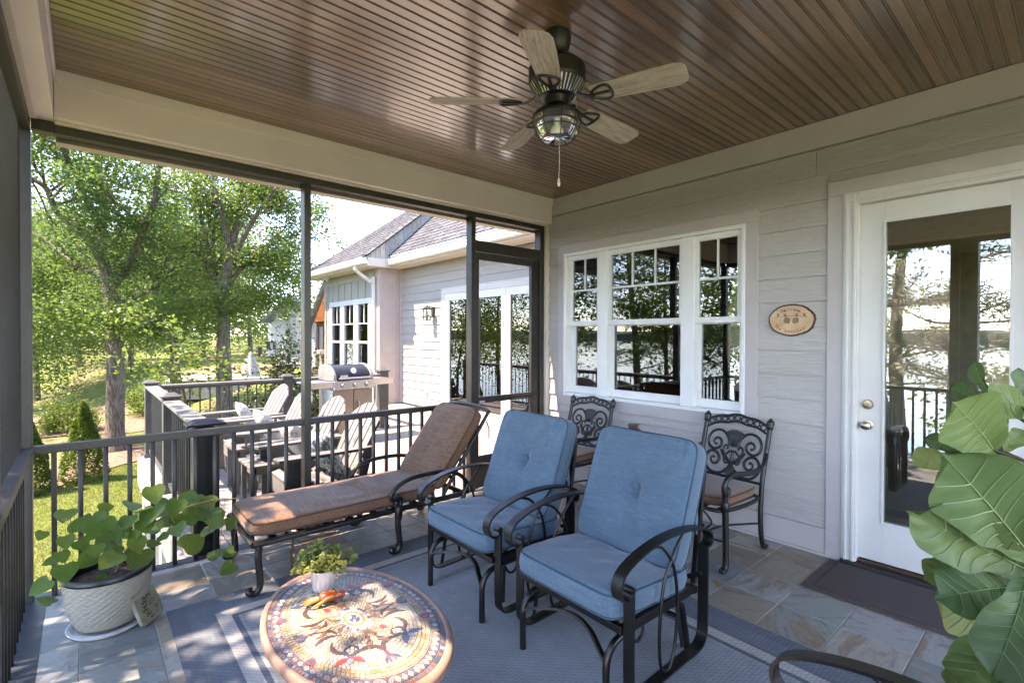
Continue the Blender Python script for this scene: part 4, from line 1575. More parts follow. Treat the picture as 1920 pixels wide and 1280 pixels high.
def wrinkle(seed, amp, L=.1):
    r = random.Random(seed)
    ws = [(r.uniform(-1, 1) * 2 * PI / L, r.uniform(-1, 1) * 2 * PI / L, r.uniform(0, 6.28), r.uniform(.3, 1)) for _ in range(9)]
    def f(x, y):
        return amp * sum(w[3] * math.sin(w[0] * x + w[1] * y + w[2]) for w in ws) / 3
    return f


# ================================================================ blue glider chairs
def glider(label):
    t = thing('glider_chair', label, 'chair', group='blue cushioned glider chairs')
    w1 = wrinkle(2, .0075, .16)
    def seat_d(x, y):
        return w1(x, y) - .012 * math.exp(-((x + .14 + .22 * y) / .014) ** 2) * max(0, 1 - abs(y - .03) / .16) - .010 * math.exp(-((x + .16) / .05) ** 2) + .006 * math.exp(-((x - .05) / .16) ** 2) * math.cos(y * 4)
    Ms = Matrix.Translation((.035, 0, .405)) @ Matrix.Rotation(math.radians(-4), 4, 'Y')
    cushion(t, MT['blue'], MT['piping_b'], .59, .61, .150, .110, Ms, 9, n=160, R=26, disp=seat_d, name='seat_cushion')
    w2 = wrinkle(5, .006, .14)
    def back_d(x, y):
        d = math.hypot(x - .02, y)
        z = w2(x, y) - .050 * math.exp(-(d / .055) ** 2) - .014 * math.exp(-(d / .16) ** 2)
        # creases from the button to the hems
        z -= .024 * math.exp(-((y + .02 * (x - .02)) / .013) ** 2) * (1 if x > .02 else .4) * min(1, abs(x - .02) * 9)
        z -= .022 * math.exp(-((y - .38 * (x - .02)) / .012) ** 2) * (1 if x < .02 else 0)
        z += .0065 * math.sin(y * 70 + 3 * math.sin(y * 23)) * max(0, (x - .17) / .13)
        return z
    # local x of the cushion points up the back
    up = Vector((-.36, 0, .93)).normalized()
    fw = Vector((.93, 0, .36)).normalized()
    lat = up.cross(fw) * -1
    B = Matrix((up, fw.cross(up), fw)).transposed().to_4x4()
    Mb = Matrix.Translation(Vector((-.262, 0, .715))) @ B
    bk_c = cushion(t, MT['blue'], MT['piping_b'], .61, .61, .150, .115, Mb, 10, n=208, R=34, disp=back_d, name='back_cushion')
    p = Mb @ Vector((.02, 0, .040))
    MB().lathe([(.0001, .008), (.010, .006), (.014, 0), (.010, -.006)], 14, p, fw).build('button', MT['blue'], bk_c, smooth=60)
    for s in (-1, 1):
        a = Mb @ Vector((.05, s * .302, -.03))
        MB().strap(cr([a, a + Vector((-.02, s * .02, -.03)), a + Vector((-.03, s * .022, -.10)), a + Vector((-.03, s * .018, -.19))], 5), .022, .003, (1, 0, .3)).build('tie', MT['blue'], bk_c, smooth=50)
    GM = MT['glider']
    for s in (-1, 1):
        y = s * .335
        # flat-bar side loop: front post, runner, rear post
        path = cr([(.262, y, .505), (.262, y, .40), (.262, y, .16), (.252, y, .085), (.205, y, .058), (.10, y, .058), (-.12, y, .066), (-.235, y, .072), (-.285, y, .10), (-.302, y, .17), (-.305, y, .40), (-.305, y, .535)], 6)
        MB().strap(path, .050, .010, (0, 1, 0)).build('side_frame', GM, t, smooth=40)
        arm = cr([(.262, y, .505), (.285, y, .478), (.318, y, .482), (.340, y, .515), (.335, y, .560), (.290, y, .600), (.18, y, .636), (.04, y, .655), (-.12, y, .652), (-.26, y, .628), (-.325, y, .600), (-.350, y, .568), (-.335, y, .535), (-.308, y, .532)], 6)
        am = MB().strap(arm, .050, .010, (0, 1, 0))
        am.tube(cr([(.262, y - .02, .505), (.262, y + .02, .505)], 2), .016, 14)
        am.build('armrest', GM, t, smooth=40)
        # teardrop rod and crossing rod
        td = cr([(.10, y, .638), (.02, y, .600), (-.06, y, .49), (-.085, y, .33), (-.07, y, .17), (-.035, y, .085), (.01, y, .07), (.045, y, .12), (.05, y, .28), (.02, y, .45), (-.05, y, .56), (-.14, y, .645)], 6)
        MB().tube(td, .0075, 8).build('teardrop_rod', GM, t, smooth=50)
        # hanger links and rocking base
        yb = s * .258
        base = cr([(.310, yb, .001), (.310, yb, .10), (.308, yb, .185), (.285, yb, .235), (.235, yb, .262), (.12, yb, .272), (-.12, yb, .272), (-.205, yb, .262), (-.245, yb, .235), (-.265, yb, .16), (-.30, yb, .001)], 6)
        MB().tube(base, .0155, 12).build('base_tube', GM, t, smooth=50)
        MB().bar((.18, yb + s * .028, .265), (.20, yb + s * .045, .085), .020, .006, (1, 0, 0)).build('hanger_link', GM, t)
        MB().bar((-.16, yb + s * .028, .265), (-.18, yb + s * .045, .085), .020, .006, (1, 0, 0)).build('hanger_link', GM, t)
        MB().tube(cr([(.15, yb, .25), (.13, yb, .215), (.10, yb, .20), (.07, yb, .215), (.06, yb, .25)], 4), .007, 8).build('stop_loop', GM, t, smooth=50)
        MB().bar((-.30, s * .33, .40), (-.30, s * .26, .36), .02, .02, (0, 0, 1)).bar((-.312, s * .28, .33), (-.40, s * .28, .86), .022, .022, (1, 0, 0)).build('back_upright', GM, t)
    # curved front stretcher, rear stretcher, seat frame
    MB().sweep(cr([(.308, -.258, .185), (.285, -.20, .212), (.235, -.10, .232), (.215, 0, .238), (.235, .10, .232), (.285, .20, .212), (.308, .258, .185)], 6), [(-.012, -.006), (.012, -.006), (.012, .006), (-.012, .006)], (1, 0, .3)).build('front_stretcher', GM, t, smooth=40)
    MB().tube([(-.265, -.258, .16), (-.265, .258, .16)], .012, 10).build('rear_stretcher', GM, t, smooth=50)
    q = MB()
    q.box(.255, .285, -.31, .31, .318, .350).box(-.30, -.27, -.31, .31, .300, .332)
    for s in (-1, 1):
        q.box(-.27, .255, s * .297 - .013, s * .297 + .013, .305, .345)
    q.build('seat_frame', GM, t, bev=.003)
    for k in range(5):
        MB().box(-.27, .255, -.24 + k * .12 - .018, -.24 + k * .12 + .018, .335, .341).build('seat_slat', GM, t)
    MB().bar((-.400, -.29, .86), (-.400, .29, .86), .024, .022, (1, 0, 0)).build('back_rail', GM, t)
    return t


g1 = glider('blue cushioned glider chair on the left, next to the brown chaise')
g1.location, g1.rotation_euler = (-2.01, -1.575, .006), (0, 0, PI)
dup(g1, 'blue cushioned glider chair on the right, nearest the door', (-2.00, -2.405, .006), PI - .02)
dup(g1, 'black curved metal chair arm entering at the bottom right edge', (-2.705, -3.665, .006), PI / 2)

# ================================================================ brown chaise
ch = thing('chaise_lounge', 'brown striped chaise lounge with black cast metal frame by the screen', 'chaise lounge', (-2.3, -.452, 0), PI)
CM = MT['chaise']
# local +x toward the foot end; world x = -2.3 - lx
wA = wrinkle(11, .004, .22)
def dis_ch(x, y):
    z = wA(x, y)
    z -= .020 * math.exp(-((x + .12 + .15 * y) / .035) ** 2) - .012 * math.exp(-((x + .19 + .1 * y) / .04) ** 2)
    z -= .012 * math.exp(-((x + .30 - .2 * y) / .03) ** 2)
    z -= .010 * math.exp(-((x + .05 + .3 * y) / .02) ** 2) * (1 if y < .1 else .3)
    z -= .018 * math.exp(-(x / .05) ** 2) * .4
    return z


cushion(ch, MT['brown'], MT['piping_n'], 1.28, .60, .125, .085, Matrix.Translation((.235, 0, .372)), 9, n=128, R=22, disp=dis_ch, name='seat_cushion')
up = Vector((-.60, 0, .80)).normalized()
fw = Vector((.80, 0, .60)).normalized()
B = Matrix((up, fw.cross(up), fw)).transposed().to_4x4()
wB = wrinkle(17, .003, .2)
def dis_cb(x, y):
    z = wB(x, y) + .0035 * math.sin(y * 60 + 2 * math.sin(y * 17)) * max(0, (x - .16) / .18)
    z -= .012 * math.exp(-((y - .02) / .025) ** 2) * max(0, 1 - abs(x) / .3)
    return z


cushion(ch, MT['brown'], MT['piping_n'], .70, .60, .135, .09, Matrix.Translation((-.600, 0, .648)) @ B, 7, disp=dis_cb, name='back_cushion')
for s in (-1, 1):
    y = s * .315
    MB().tube([(.875, y, .305), (-.62, y, .305)], .019, 12).build('side_rail', CM, ch, smooth=50)
    # front leg with scroll foot
    MB().tube(cr([(.845, y, .30), (.850, y, .22), (.842, y, .12), (.840, y, .06), (.862, y, .026), (.892, y, .030), (.898, y, .052), (.880, y, .058)], 6), [.020] * 24 + [.018] * 6 + [.020, .021, .022, .022, .02, .018, .016, .014, .012, .010, .008, .006, .004][:13], 12).build('leg', CM, ch, smooth=60)
    yl = s * .335
    MB().tube(cr([(-.045, yl, .31), (-.040, yl, .22), (-.050, yl, .12), (-.052, yl, .06), (-.030, yl, .026), (.0, yl, .030), (.006, yl, .052), (-.012, yl, .058)], 6), [.021] * 24 + [.019] * 6 + [.020, .021, .022, .022, .02, .018, .016, .014, .012, .010, .008, .006, .004][:13], 12).lathe([(.021, .24), (.026, .25), (.028, .30), (.024, .33), (.018, .34)], 14, (-.045, yl, 0)).build('leg', CM, ch, smooth=60)
    arm = cr([(-.012, yl, .355), (-.030, yl, .335), (-.058, yl, .345), (-.062, yl, .380), (-.035, yl, .398), (.0, yl, .385), (.012, yl, .42), (-.03, yl, .470), (-.12, yl, .508), (-.25, yl, .520), (-.42, yl, .512), (-.55, yl, .47), (-.62, yl, .40), (-.64, yl, .31)], 6)
    MB().tube(arm, [.010, .012, .013, .014, .015, .016] + [.016] * (len(arm) - 6), 12).build('armrest', CM, ch, smooth=60)
    MB().ball((-.030, yl, .362), .021, 8).build('arm_scroll', CM, ch, smooth=60)
    MB().tube([(-.43, y * .97, .325), (-.868, y * .97, .915)], .016, 10).build('back_stile', CM, ch, smooth=50)
    MB().tube(cr([(-.62, y, .31), (-.60, y, .22), (-.63, y, .12), (-.635, y, .06), (-.615, y, .026), (-.585, y, .030), (-.58, y, .052)], 5), .019, 12).build('leg', CM, ch, smooth=50)
for x in (.875, -.62):
    MB().tube([(x, -.315, .305), (x, .315, .305)], .019, 12).build('end_rail', CM, ch, smooth=50)
for k in range(8):
    x = .76 - k * .16
    MB().box(x - .02, x + .02, -.30, .30, .312, .320).build('cross_slat', CM, ch)
MB().tube(cr([(-.866, -.31, .91), (-.882, -.2, .932), (-.888, 0, .940), (-.882, .2, .932), (-.866, .31, .91)], 5), .017, 10).build('back_rail', CM, ch, smooth=50)
for k in range(4):
    f = .2 + k * .2
    MB().bar((-.43 - .438 * f, -.30, .325 + .59 * f), (-.43 - .438 * f, .30, .325 + .59 * f), .03, .006, (-.6, 0, .8)).build('back_slat', CM, ch)
for s in (-1, 1):
    MB().strap([(.66 - (.0 if s > 0 else .03), .325, .335), (.66, .328, .28), (.665 + s * .006, .329, .18), (.66 + s * .004, .329, .08)], .012, .002, (1, 0, 0)).build('tie', MT['piping_n'], ch)
MB().strap([(-.84, .31, .84), (-.86, .32, .78), (-.86, .32, .70)], .012, .003, (1, 0, 0)).build('tie', MT['piping_n'], ch)


# ================================================================ cast metal armchairs against the house wall
def spiral(cx, cz, r0, r1, a0, turns, n=26):
    return [(cx + (r0 + (r1 - r0) * k / n) * math.cos(a0 + 2 * PI * turns * k / n), cz + (r0 + (r1 - r0) * k / n) * math.sin(a0 + 2 * PI * turns * k / n)) for k in range(n + 1)]


def cast_chair(label):
    t = thing('cast_armchair', label, 'chair', group='cast metal armchairs with brown seats')
    IM = MT['iron']
    def bp3(v, w, off=0.):
        return Vector((-.262 - .30 * w + off, v, .485 + w))
    for s in (-1, 1):
        post = cr([bp3(s * .245, .395), bp3(s * .245, .25), bp3(s * .243, .05), (-.258, s * .243, .42), (-.245, s * .243, .25), (-.258, s * .245, .10), (-.285, s * .247, .03), (-.31, s * .248, .022), (-.318, s * .248, .038)], 5)
        MB().tube(post, [.017] * (len(post) - 6) + [.018, .019, .02, .02, .017, .012], 12).build('back_post', IM, t, smooth=60)
        p = bp3(s * .245, .395)
        MB().lathe([(.018, -.03), (.025, -.02), (.022, -.010), (.024, .0), (.027, .02), (.022, .034), (.010, .042), (.012, .05), (.0001, .056)], 14, p, (-.28, 0, .96)).build('finial', IM, t, smooth=50)
        leg = cr([(.272, s * .262, .50), (.268, s * .262, .40), (.262, s * .262, .25), (.258, s * .262, .10), (.262, s * .262, .045), (.285, s * .262, .022), (.308, s * .262, .032)], 5)
        MB().tube(leg, [.020] * (len(leg) - 5) + [.019, .021, .023, .022, .016], 12).lathe([(.020, .40), (.027, .41), (.027, .45), (.022, .46)], 12, (.27, s * .262, 0)).build('front_leg', IM, t, smooth=60)
        arm = cr([bp3(s * .247, .20), (-.26, s * .270, .655), (-.16, s * .285, .618), (-.04, s * .288, .605), (.10, s * .285, .618), (.20, s * .278, .628), (.265, s * .270, .605), (.290, s * .266, .560), (.282, s * .264, .515), (.250, s * .262, .505), (.232, s * .262, .530), (.248, s * .262, .552)], 6)
        MB().tube(arm, [.013] * 12 + [.017] * (len(arm) - 24) + [.02] * 6 + [.017, .015, .014, .012, .011, .010], 12).build('armrest', IM, t, smooth=60)
        MB().ball((.252, s * .262, .534), .018, 8).build('arm_scroll', IM, t, smooth=60)
        MB().tube(cr([(.262, s * .262, .20), (.20, s * .10, .165), (.12, s * .03, .15), (.0, s * .02, .15), (-.12, s * .06, .16), (-.25, s * .243, .20)], 5), .008, 8).build('stretcher', IM, t, smooth=50)
    # crest rail: arched band with a chain of rings
    q = MB()
    arc = [(-.235 + .47 * k / 20, .355 + .052 * math.sin(PI * k / 20) + .012 * abs(math.sin(3 * PI * k / 20))) for k in range(21)]
    q.tube([bp3(v, w + .026) for v, w in arc], .0095, 8)
    q.tube([bp3(v, w - .026) for v, w in arc], .0085, 8)
    for k in range(9):
        v = -.20 + .05 * k
        w = .355 + .052 * math.sin(PI * (v + .235) / .47) + .012 * abs(math.sin(3 * PI * (v + .235) / .47))
        q.tube([bp3(v + .021 * math.cos(a), w + .019 * math.sin(a)) for a in [2 * PI * j / 12 for j in range(12)]], .0058, 6, True)
    q.build('crest_rail', IM, t, smooth=50)
    # scrollwork
    q = MB()
    for s in (-1, 1):
        up_ = [(s * a, b) for a, b in ([(.030, .205), (.045, .26), (.085, .305), (.135, .315), (.185, .29), (.205, .24), (.195, .195), (.160, .172), (.125, .178), (.098, .205), (.102, .240), (.130, .255), (.155, .240), (.155, .215), (.138, .208)])]
        dn_ = [(s * a, b) for a, b in ([(.030, .045), (.06, .015), (.11, .002), (.165, .012), (.205, .055), (.208, .105), (.185, .145), (.150, .155), (.115, .140), (.098, .108), (.110, .075), (.140, .065), (.162, .085), (.158, .110), (.142, .112)])]
        for path in (up_, dn_):
            P = cr([bp3(v, w) for v, w in path], 5)
            q.tube(P, [.0105] * (len(P) - 20) + list(np.linspace(.010, .006, 20)), 8)
            e_ = P[-1]
            q.ball(e_, .011, 6)
        for path in ([(s * .018, .175), (s * .045, .150), (s * .062, .12), (s * .05, .085), (s * .03, .09), (s * .036, .108)], [(s * .018, .10), (s * .05, .135), (s * .075, .17), (s * .068, .205), (s * .045, .210), (s * .042, .192)], [(s * .095, .175), (s * .075, .14), (s * .05, .115), (s * .016, .085)]):
            P = cr([bp3(v, w) for v, w in path], 5)
            q.tube(P, .0075, 8)
            q.ball(P[-1], .009, 6) if len(path) > 4 else None
    q.tube([bp3(0, .175), bp3(0, .10)], .012, 8)
    q.box(-.318, -.296, -.022, .022, .655, .667).box(-.298, -.276, -.022, .022, .575, .587)
    q.build('scrollwork', IM, t, smooth=50)
    q = MB()
    for k in range(7):
        a = PI / 2 + (k - 3) * .17
        q.bar(bp3(.012 * math.cos(a), .205), bp3(.125 * math.cos(a), .205 + .125 * math.sin(a)), .016, .010, (0, 1, 0))
    q.build('palmette', IM, t, bev=.002)
    q = MB()
    for k in range(7):
        a = PI / 2 + (k - 3) * .17
        q.bar(bp3(.012 * math.cos(a), .085), bp3(.090 * math.cos(a), .085 - .085 * math.sin(a)), .014, .010, (0, 1, 0))
    q.build('palmette', IM, t, bev=.002)
    MB().tube([bp3(-.24, -.01), bp3(.24, -.01)], .011, 8).build('lower_rail', IM, t, smooth=50)
    # seat
    f = MB()
    f.tube(cr([(.255, -.24, .395), (.27, 0, .395), (.255, .24, .395), (-.22, .235, .385), (-.235, 0, .385), (-.22, -.235, .385)], 6, True), .014, 8, True)
    f.build('seat_frame', IM, t, smooth=50)
    for k in range(5):
        MB().box(-.22, .25, -.2 + k * .1 - .014, -.2 + k * .1 + .014, .388, .395).build('seat_slat', IM, t)
    cushion(t, MT['brown'], MT['piping_n'], .50, .485, .085, .065, Matrix.Translation((.012, 0, .440)), 5, n=64, R=10, disp=wrinkle(23, .002, .2), name='seat_cushion')
    return t


c1 = cast_chair('cast metal armchair with brown seat beneath the right end of the window')
c1.location, c1.rotation_euler = (-.515, -2.165, .001), (0, 0, PI - .05)
dup(c1, 'cast metal armchair in the corner by the screen door, behind the left glider', (-.50, -.755, .001), PI + .04)

# little lantern on a low stand between the armchairs
ls = thing('plant_stand', 'low dark table between the two cast armchairs hidden behind the blue chair', 'table', (-.33, -1.375, 0))
MB().lathe([(.0001, .485), (.20, .485), (.205, .495), (.20, .505), (.0001, .505)], 24).build('top', MT['iron'], ls, smooth=40)
for k in range(3):
    a = 2 * PI * k / 3
    MB().tube(cr([(.17 * math.cos(a), .17 * math.sin(a), .485), (.10 * math.cos(a), .10 * math.sin(a), .25), (.16 * math.cos(a), .16 * math.sin(a), .012)], 5), .011, 8).build('leg', MT['iron'], ls, smooth=40)
lt = thing('candle_lantern', 'small copper candle lantern peeking over the right blue chair', 'lantern', (-.33, -1.375, .5065), .5)
MB().box(-.075, .075, -.075, .075, 0, .015).build('base', MT['copper'], lt, bev=.003)
for sx in (-1, 1):
    for sy in (-1, 1):
        MB().box(sx * .064 - .006, sx * .064 + .006, sy * .064 - .006, sy * .064 + .006, .015, .165).build('corner_post', MT['copper'], lt)
MB().add([(x, y, .165) for x, y in ((-.09, -.09), (.09, -.09), (.09, .09), (-.09, .09))] + [(x, y, .172) for x, y in ((-.09, -.09), (.09, -.09), (.09, .09), (-.09, .09))] + [(x, y, .235) for x, y in ((-.035, -.035), (.035, -.035), (.035, .035), (-.035, .035))],
         [(3, 2, 1, 0), (0, 1, 5, 4), (1, 2, 6, 5), (2, 3, 7, 6), (3, 0, 4, 7), (4, 5, 9, 8), (5, 6, 10, 9), (6, 7, 11, 10), (7, 4, 8, 11), (8, 9, 10, 11)]).build('roof', MT['copper'], lt)
MB().box(-.035, .035, -.035, .035, .235, .255).box(-.046, .046, -.046, .046, .255, .263).build('chimney', MT['copper'], lt, bev=.002)
for k, (a, b_, c, d_) in enumerate(((-.058, .058, -.066, -.063), (-.058, .058, .063, .066), (-.066, -.063, -.058, .058), (.063, .066, -.058, .058))):
    MB().box(a, b_, c, d_, .016, .164).build('pane', MT['clear'], lt)
MB().lathe([(.028, .015), (.028, .085), (.024, .088), (.0001, .086)], 18).build('candle', MT['redwax'] if 'redwax' in MT else mat('red wax', (.35, .03, .03), .4), lt, smooth=40)

# ================================================================ rug and door mat
def rug_mat():
    m, nt, b = _new('blue woven outdoor rug')
    tc = nd(nt, 'ShaderNodeTexCoord')
    sp = nd(nt, 'ShaderNodeSeparateXYZ')
    ln(nt, tc.outputs['Object'], sp.inputs[0])
    def edge(o, half):
        a = nd(nt, 'ShaderNodeMath', operation='ABSOLUTE')
        ln(nt, o, a.inputs[0])
        s = nd(nt, 'ShaderNodeMath', operation='SUBTRACT')
        s.inputs[0].default_value = half
        ln(nt, a.outputs[0], s.inputs[1])
        return s.outputs[0]
    mn = nd(nt, 'ShaderNodeMath', operation='MINIMUM')
    ln(nt, edge(sp.outputs[0], RUGX), mn.inputs[0])
    ln(nt, edge(sp.outputs[1], RUGY), mn.inputs[1])
    navy, mid, pale = (.118, .132, .150), (.225, .242, .258), (.36, .345, .325)
    c = ramp(nt, mn.outputs[0], [(0, navy), (.075, (.128, .148, .172)), (.178, navy), (.196, pale), (.262, (.098, .114, .135)), (.292, (.27, .28, .285)), (.303, mid)], 'CONSTANT')
    # ramp input is metres directly
    vec = mapping(nt, 'Object', (1, 1, 1))
    ch = nd(nt, 'ShaderNodeTexWave', wave_type='BANDS', bands_direction='DIAGONAL')
    ch.inputs['Scale'].default_value = 21
    ch.inputs['Distortion'].default_value = 2.2
    ln(nt, vec, ch.inputs['Vector'])
    ch2 = nd(nt, 'ShaderNodeTexWave', wave_type='BANDS', bands_direction='Y')
    ch2.inputs['Scale'].default_value = 17
    ch2.inputs['Distortion'].default_value = 2.5
    ln(nt, vec, ch2.inputs['Vector'])
    w = mixc(nt, .5, ch.outputs[0], ch2.outputs[0])
    n = noise(nt, vec, 7, 4)
    c = mixc(nt, .32, c, ramp(nt, w, [(.15, .6), (.85, 1.4)]), 'MULTIPLY')
    c = mixc(nt, .5, c, ramp(nt, n, [(.3, .8), (.7, 1.2)]), 'MULTIPLY')
    n2 = noise(nt, mapping(nt, 'Object', (160, 3, 1)), 2, 2)
    c = mixc(nt, .5, c, ramp(nt, n2, [(.3, .75), (.7, 1.25)]), 'MULTIPLY')
    ln(nt, c, b.inputs['Base Color'])
    b.inputs['Roughness'].default_value = .9
    b.inputs['Specular IOR Level'].default_value = .2
    bump(nt, b, w, .4, .003)
    return m


RUGX, RUGY = 1.172, 1.525
MT['rug'] = rug_mat()
rg = MB()
nx_, ny_ = 40, 52
rv = []
for j in range(ny_ + 1):
    for i in range(nx_ + 1):
        x, y = -RUGX + 2 * RUGX * i / nx_, -RUGY + 2 * RUGY * j / ny_
        rv.append((x, y, .005 + .0008 * math.sin(x * 9 + y * 4) * math.sin(y * 7)))
rf_ = [(j * (nx_ + 1) + i, j * (nx_ + 1) + i + 1, (j + 1) * (nx_ + 1) + i + 1, (j + 1) * (nx_ + 1) + i) for j in range(ny_) for i in range(nx_)]
rg.add(rv, rf_)
rg.add([(-RUGX, -RUGY, .0012), (RUGX, -RUGY, .0012), (RUGX, RUGY, .0012), (-RUGX, RUGY, .0012), (-RUGX, -RUGY, .005), (RUGX, -RUGY, .005), (RUGX, RUGY, .005), (-RUGX, RUGY, .005)], [(0, 1, 5, 4), (1, 2, 6, 5), (2, 3, 7, 6), (3, 0, 4, 7)])
rgo = rg.build('area_rug', MT['rug'], None, smooth=40)
rgo.location = (-2.408, -.627 - RUGY, .0)
tag(rgo, 'blue woven rug with pale border stripe under the glider chairs', 'rug')
dmt = thing('door_mat', 'brown coarse door mat in front of the white door', 'door mat', (-.315, -3.395, 0))
MB().box(-.285, .265, -.61, .61, .0012, .007).build('edge', MT['matedge'], dmt, bev=.003)
MB().box(-.225, .263, -.55, .55, .0071, .013).build('pile', MT['mat'], dmt, bev=.002)

# ================================================================ mosaic table
TX, TY, TZ, TA, TBb = -3.142, -2.110, .450, .307, .495
tb = thing('mosaic_table', 'oval mosaic topped coffee table in sunlight', 'table', (TX, TY, 0))
MT['rimclay'] = mat('terracotta pink rim', (.27, .165, .12), .5, 0, (.22, .13, .095), 9)
MT['mgrout'] = mat('mosaic grout', (.15, .125, .105), .9)
rim = MB()
rp = [(.925, TZ - .0022), (.930, TZ + .0015), (.950, TZ + .004), (.980, TZ + .002), (.998, TZ - .006), (1.0, TZ - .016), (.996, TZ - .027), (.975, TZ - .034), (.90, TZ - .034), (.0001, TZ - .034)]
rim.lathe(rp, 96, (0, 0, 0), None, TA, TBb, False)
rim.build('table_rim', MT['rimclay'], tb, smooth=50)
MB().lathe([(.0001, TZ - .0025), (.930, TZ - .0025), (.930, TZ - .006), (.0001, TZ - .006)], 96, (0, 0, 0), None, TA, TBb).build('grout_bed', MT['mgrout'], tb)
base = MB()
for k in range(4):
    a = PI / 4 + k * PI / 2
    c, s = math.cos(a), math.sin(a)
    base.tube(cr([(c * .20, s * .33, TZ - .035), (c * .12, s * .20, .28), (c * .11, s * .18, .14), (c * .20, s * .33, .012)], 6), .011, 10)
base.tube([(.12 * math.cos(2 * PI * k / 24), .19 * math.sin(2 * PI * k / 24), .21) for k in range(24)], .008, 8, True)
base.tube([(.24 * math.cos(2 * PI * k / 32), .40 * math.sin(2 * PI * k / 32), TZ - .046) for k in range(32)], .010, 8, True)
base.build('base', MT['iron'], tb, smooth=50)
def tess(c):
    return mat('tessera %d' % len(bpy.data.materials), c, .38, 0, tuple(min(1, x * 1.25) for x in c), 40, lo=.4, hi=.6)


TM = dict(navy=tess((.035, .042, .075)), plum=tess((.085, .060, .075)), brown=tess((.11, .055, .038)), orange=tess((.28, .115, .035)), cream=tess((.25, .215, .160)), white=tess((.29, .265, .220)), gold=tess((.21, .142, .075)), lgold=tess((.235, .180, .110)),
          lilac=tess((.155, .135, .150)), pink=tess((.22, .15, .125)), tan=tess((.19, .125, .085)), red=tess((.30, .032, .032)), umber=tess((.050, .026, .020)), blue=tess((.035, .048, .095)), slate=tess((.11, .13, .165)))
TK = list(TM)
TV = [TM[k] for k in TK]
rq = random.Random(21)
def P2(rho, th):
    return (TA * rho * math.cos(th), TBb * rho * math.sin(th))


def tq(mb, pts, col, h=0.0):
    """one tessera: slightly domed polygon slab"""
    z1 = TZ + h + rq.uniform(-.0002, .0005)
    n = len(pts)
    mb.cur = TK.index(col)
    mb.add([(x, y, TZ - .0024) for x, y in pts] + [(x, y, z1) for x, y in pts], [tuple(range(n, 2 * n))] + [(k, (k + 1) % n, n + (k + 1) % n, n + k) for k in range(n)])


def ellipse_ring(r0, r1, size, colfn, each=None, jit=.0):
    # equal arc steps
    S = 720
    P = [P2((r0 + r1) / 2, 2 * PI * k / S) for k in range(S + 1)]
    cum = [0]
    for k in range(S):
        cum.append(cum[-1] + math.hypot(P[k + 1][0] - P[k][0], P[k + 1][1] - P[k][1]))
    N = max(8, int(cum[-1] / size))
    ths = []
    j = 0
    for k in range(N + 1):
        t = cum[-1] * k / N
        while j < S and cum[j + 1] < t:
            j += 1
        jj = min(j, S - 1)
        ths.append(2 * PI * (jj + (t - cum[jj]) / max(1e-9, cum[jj + 1] - cum[jj])) / S)
    out = MB()
    g = .0009
    for k in range(N):
        dth = g / (TBb * (r0 + r1) / 2) * 1.4
        a, b_ = ths[k] + dth + rq.uniform(0, jit) * (ths[1] - ths[0]), ths[k + 1] - dth
        q0, q1 = r0 + g / TA * .6, r1 - g / TA * .6
        pts = [P2(q0, a), P2(q1, a), P2(q1, b_), P2(q0, b_)]
        c = colfn(k, N)
        if each is not None:
            one = MB()
            tq(one, pts, c)
            each.append((one, c))
        else:
            tq(out, pts, c)
    return out


border = []
ellipse_ring(.882, .925, .0175, lambda k, N: rq.choice(['navy', 'plum', 'plum', 'brown', 'navy', 'slate', 'orange'] if rq.random() < .5 else ['navy', 'plum', 'brown']), border)
for (one, c) in border:
    one.m = [0] * len(one.m)
    one.build('tessera', TM[c], tb)
fill = MB()
def merge(dst, src):
    o = len(dst.v)
    dst.v += src.v
    dst.f += [tuple(i + o for i in f) for f in src.f]
    dst.m += src.m


# lattice band of crossing diamonds
NL = 74
lat = MB()
for k in range(NL):
    a, b_ = 2 * PI * k / NL, 2 * PI * (k + 1) / NL
    m_ = (a + b_) / 2
    r0, r1, rm_ = .795, .876, .8355
    def shr(pts, f=.86):
        cx = sum(p[0] for p in pts) / len(pts)
        cy_ = sum(p[1] for p in pts) / len(pts)
        return [(cx + (x - cx) * f, cy_ + (y - cy_) * f) for x, y in pts]
    tq(lat, shr([P2(r0, a), P2(rm_, m_), P2(r1, a)][::-1]), rq.choice(['lilac', 'white', 'lilac']))
    tq(lat, shr([P2(r0, b_), P2(r1, b_), P2(rm_, m_)][::-1]), rq.choice(['lilac', 'white']))
    tq(lat, shr([P2(r1, a), P2(rm_, m_), P2(r1, b_)][::-1]), rq.choice(['plum', 'navy', 'brown']))
    tq(lat, shr([P2(r0, a), P2(r0, b_), P2(rm_, m_)][::-1]), rq.choice(['tan', 'plum', 'brown']))
merge(fill, lat)
merge(fill, ellipse_ring(.776, .792, .02, lambda k, N: 'lilac'))
for r0, r1 in ((.735, .774), (.694, .733)):
    merge(fill, ellipse_ring(r0, r1, .0165, lambda k, N: rq.choice(['lgold', 'gold', 'lgold', 'cream', 'orange' if rq.random() < .12 else 'lgold']), jit=.12))
r = .692
while r > .36:
    merge(fill, ellipse_ring(r - .040, r - .001, .0155, lambda k, N: rq.choice(['white', 'cream', 'white', 'cream', 'lgold' if rq.random() < .2 else 'white']), jit=.1))
    r -= .041
while r > .19:
    merge(fill, ellipse_ring(r - .034, r - .001, .0120, lambda k, N: rq.choice(['pink', 'tan', 'white', 'pink', 'cream', 'lgold']), jit=.2))
    r -= .035
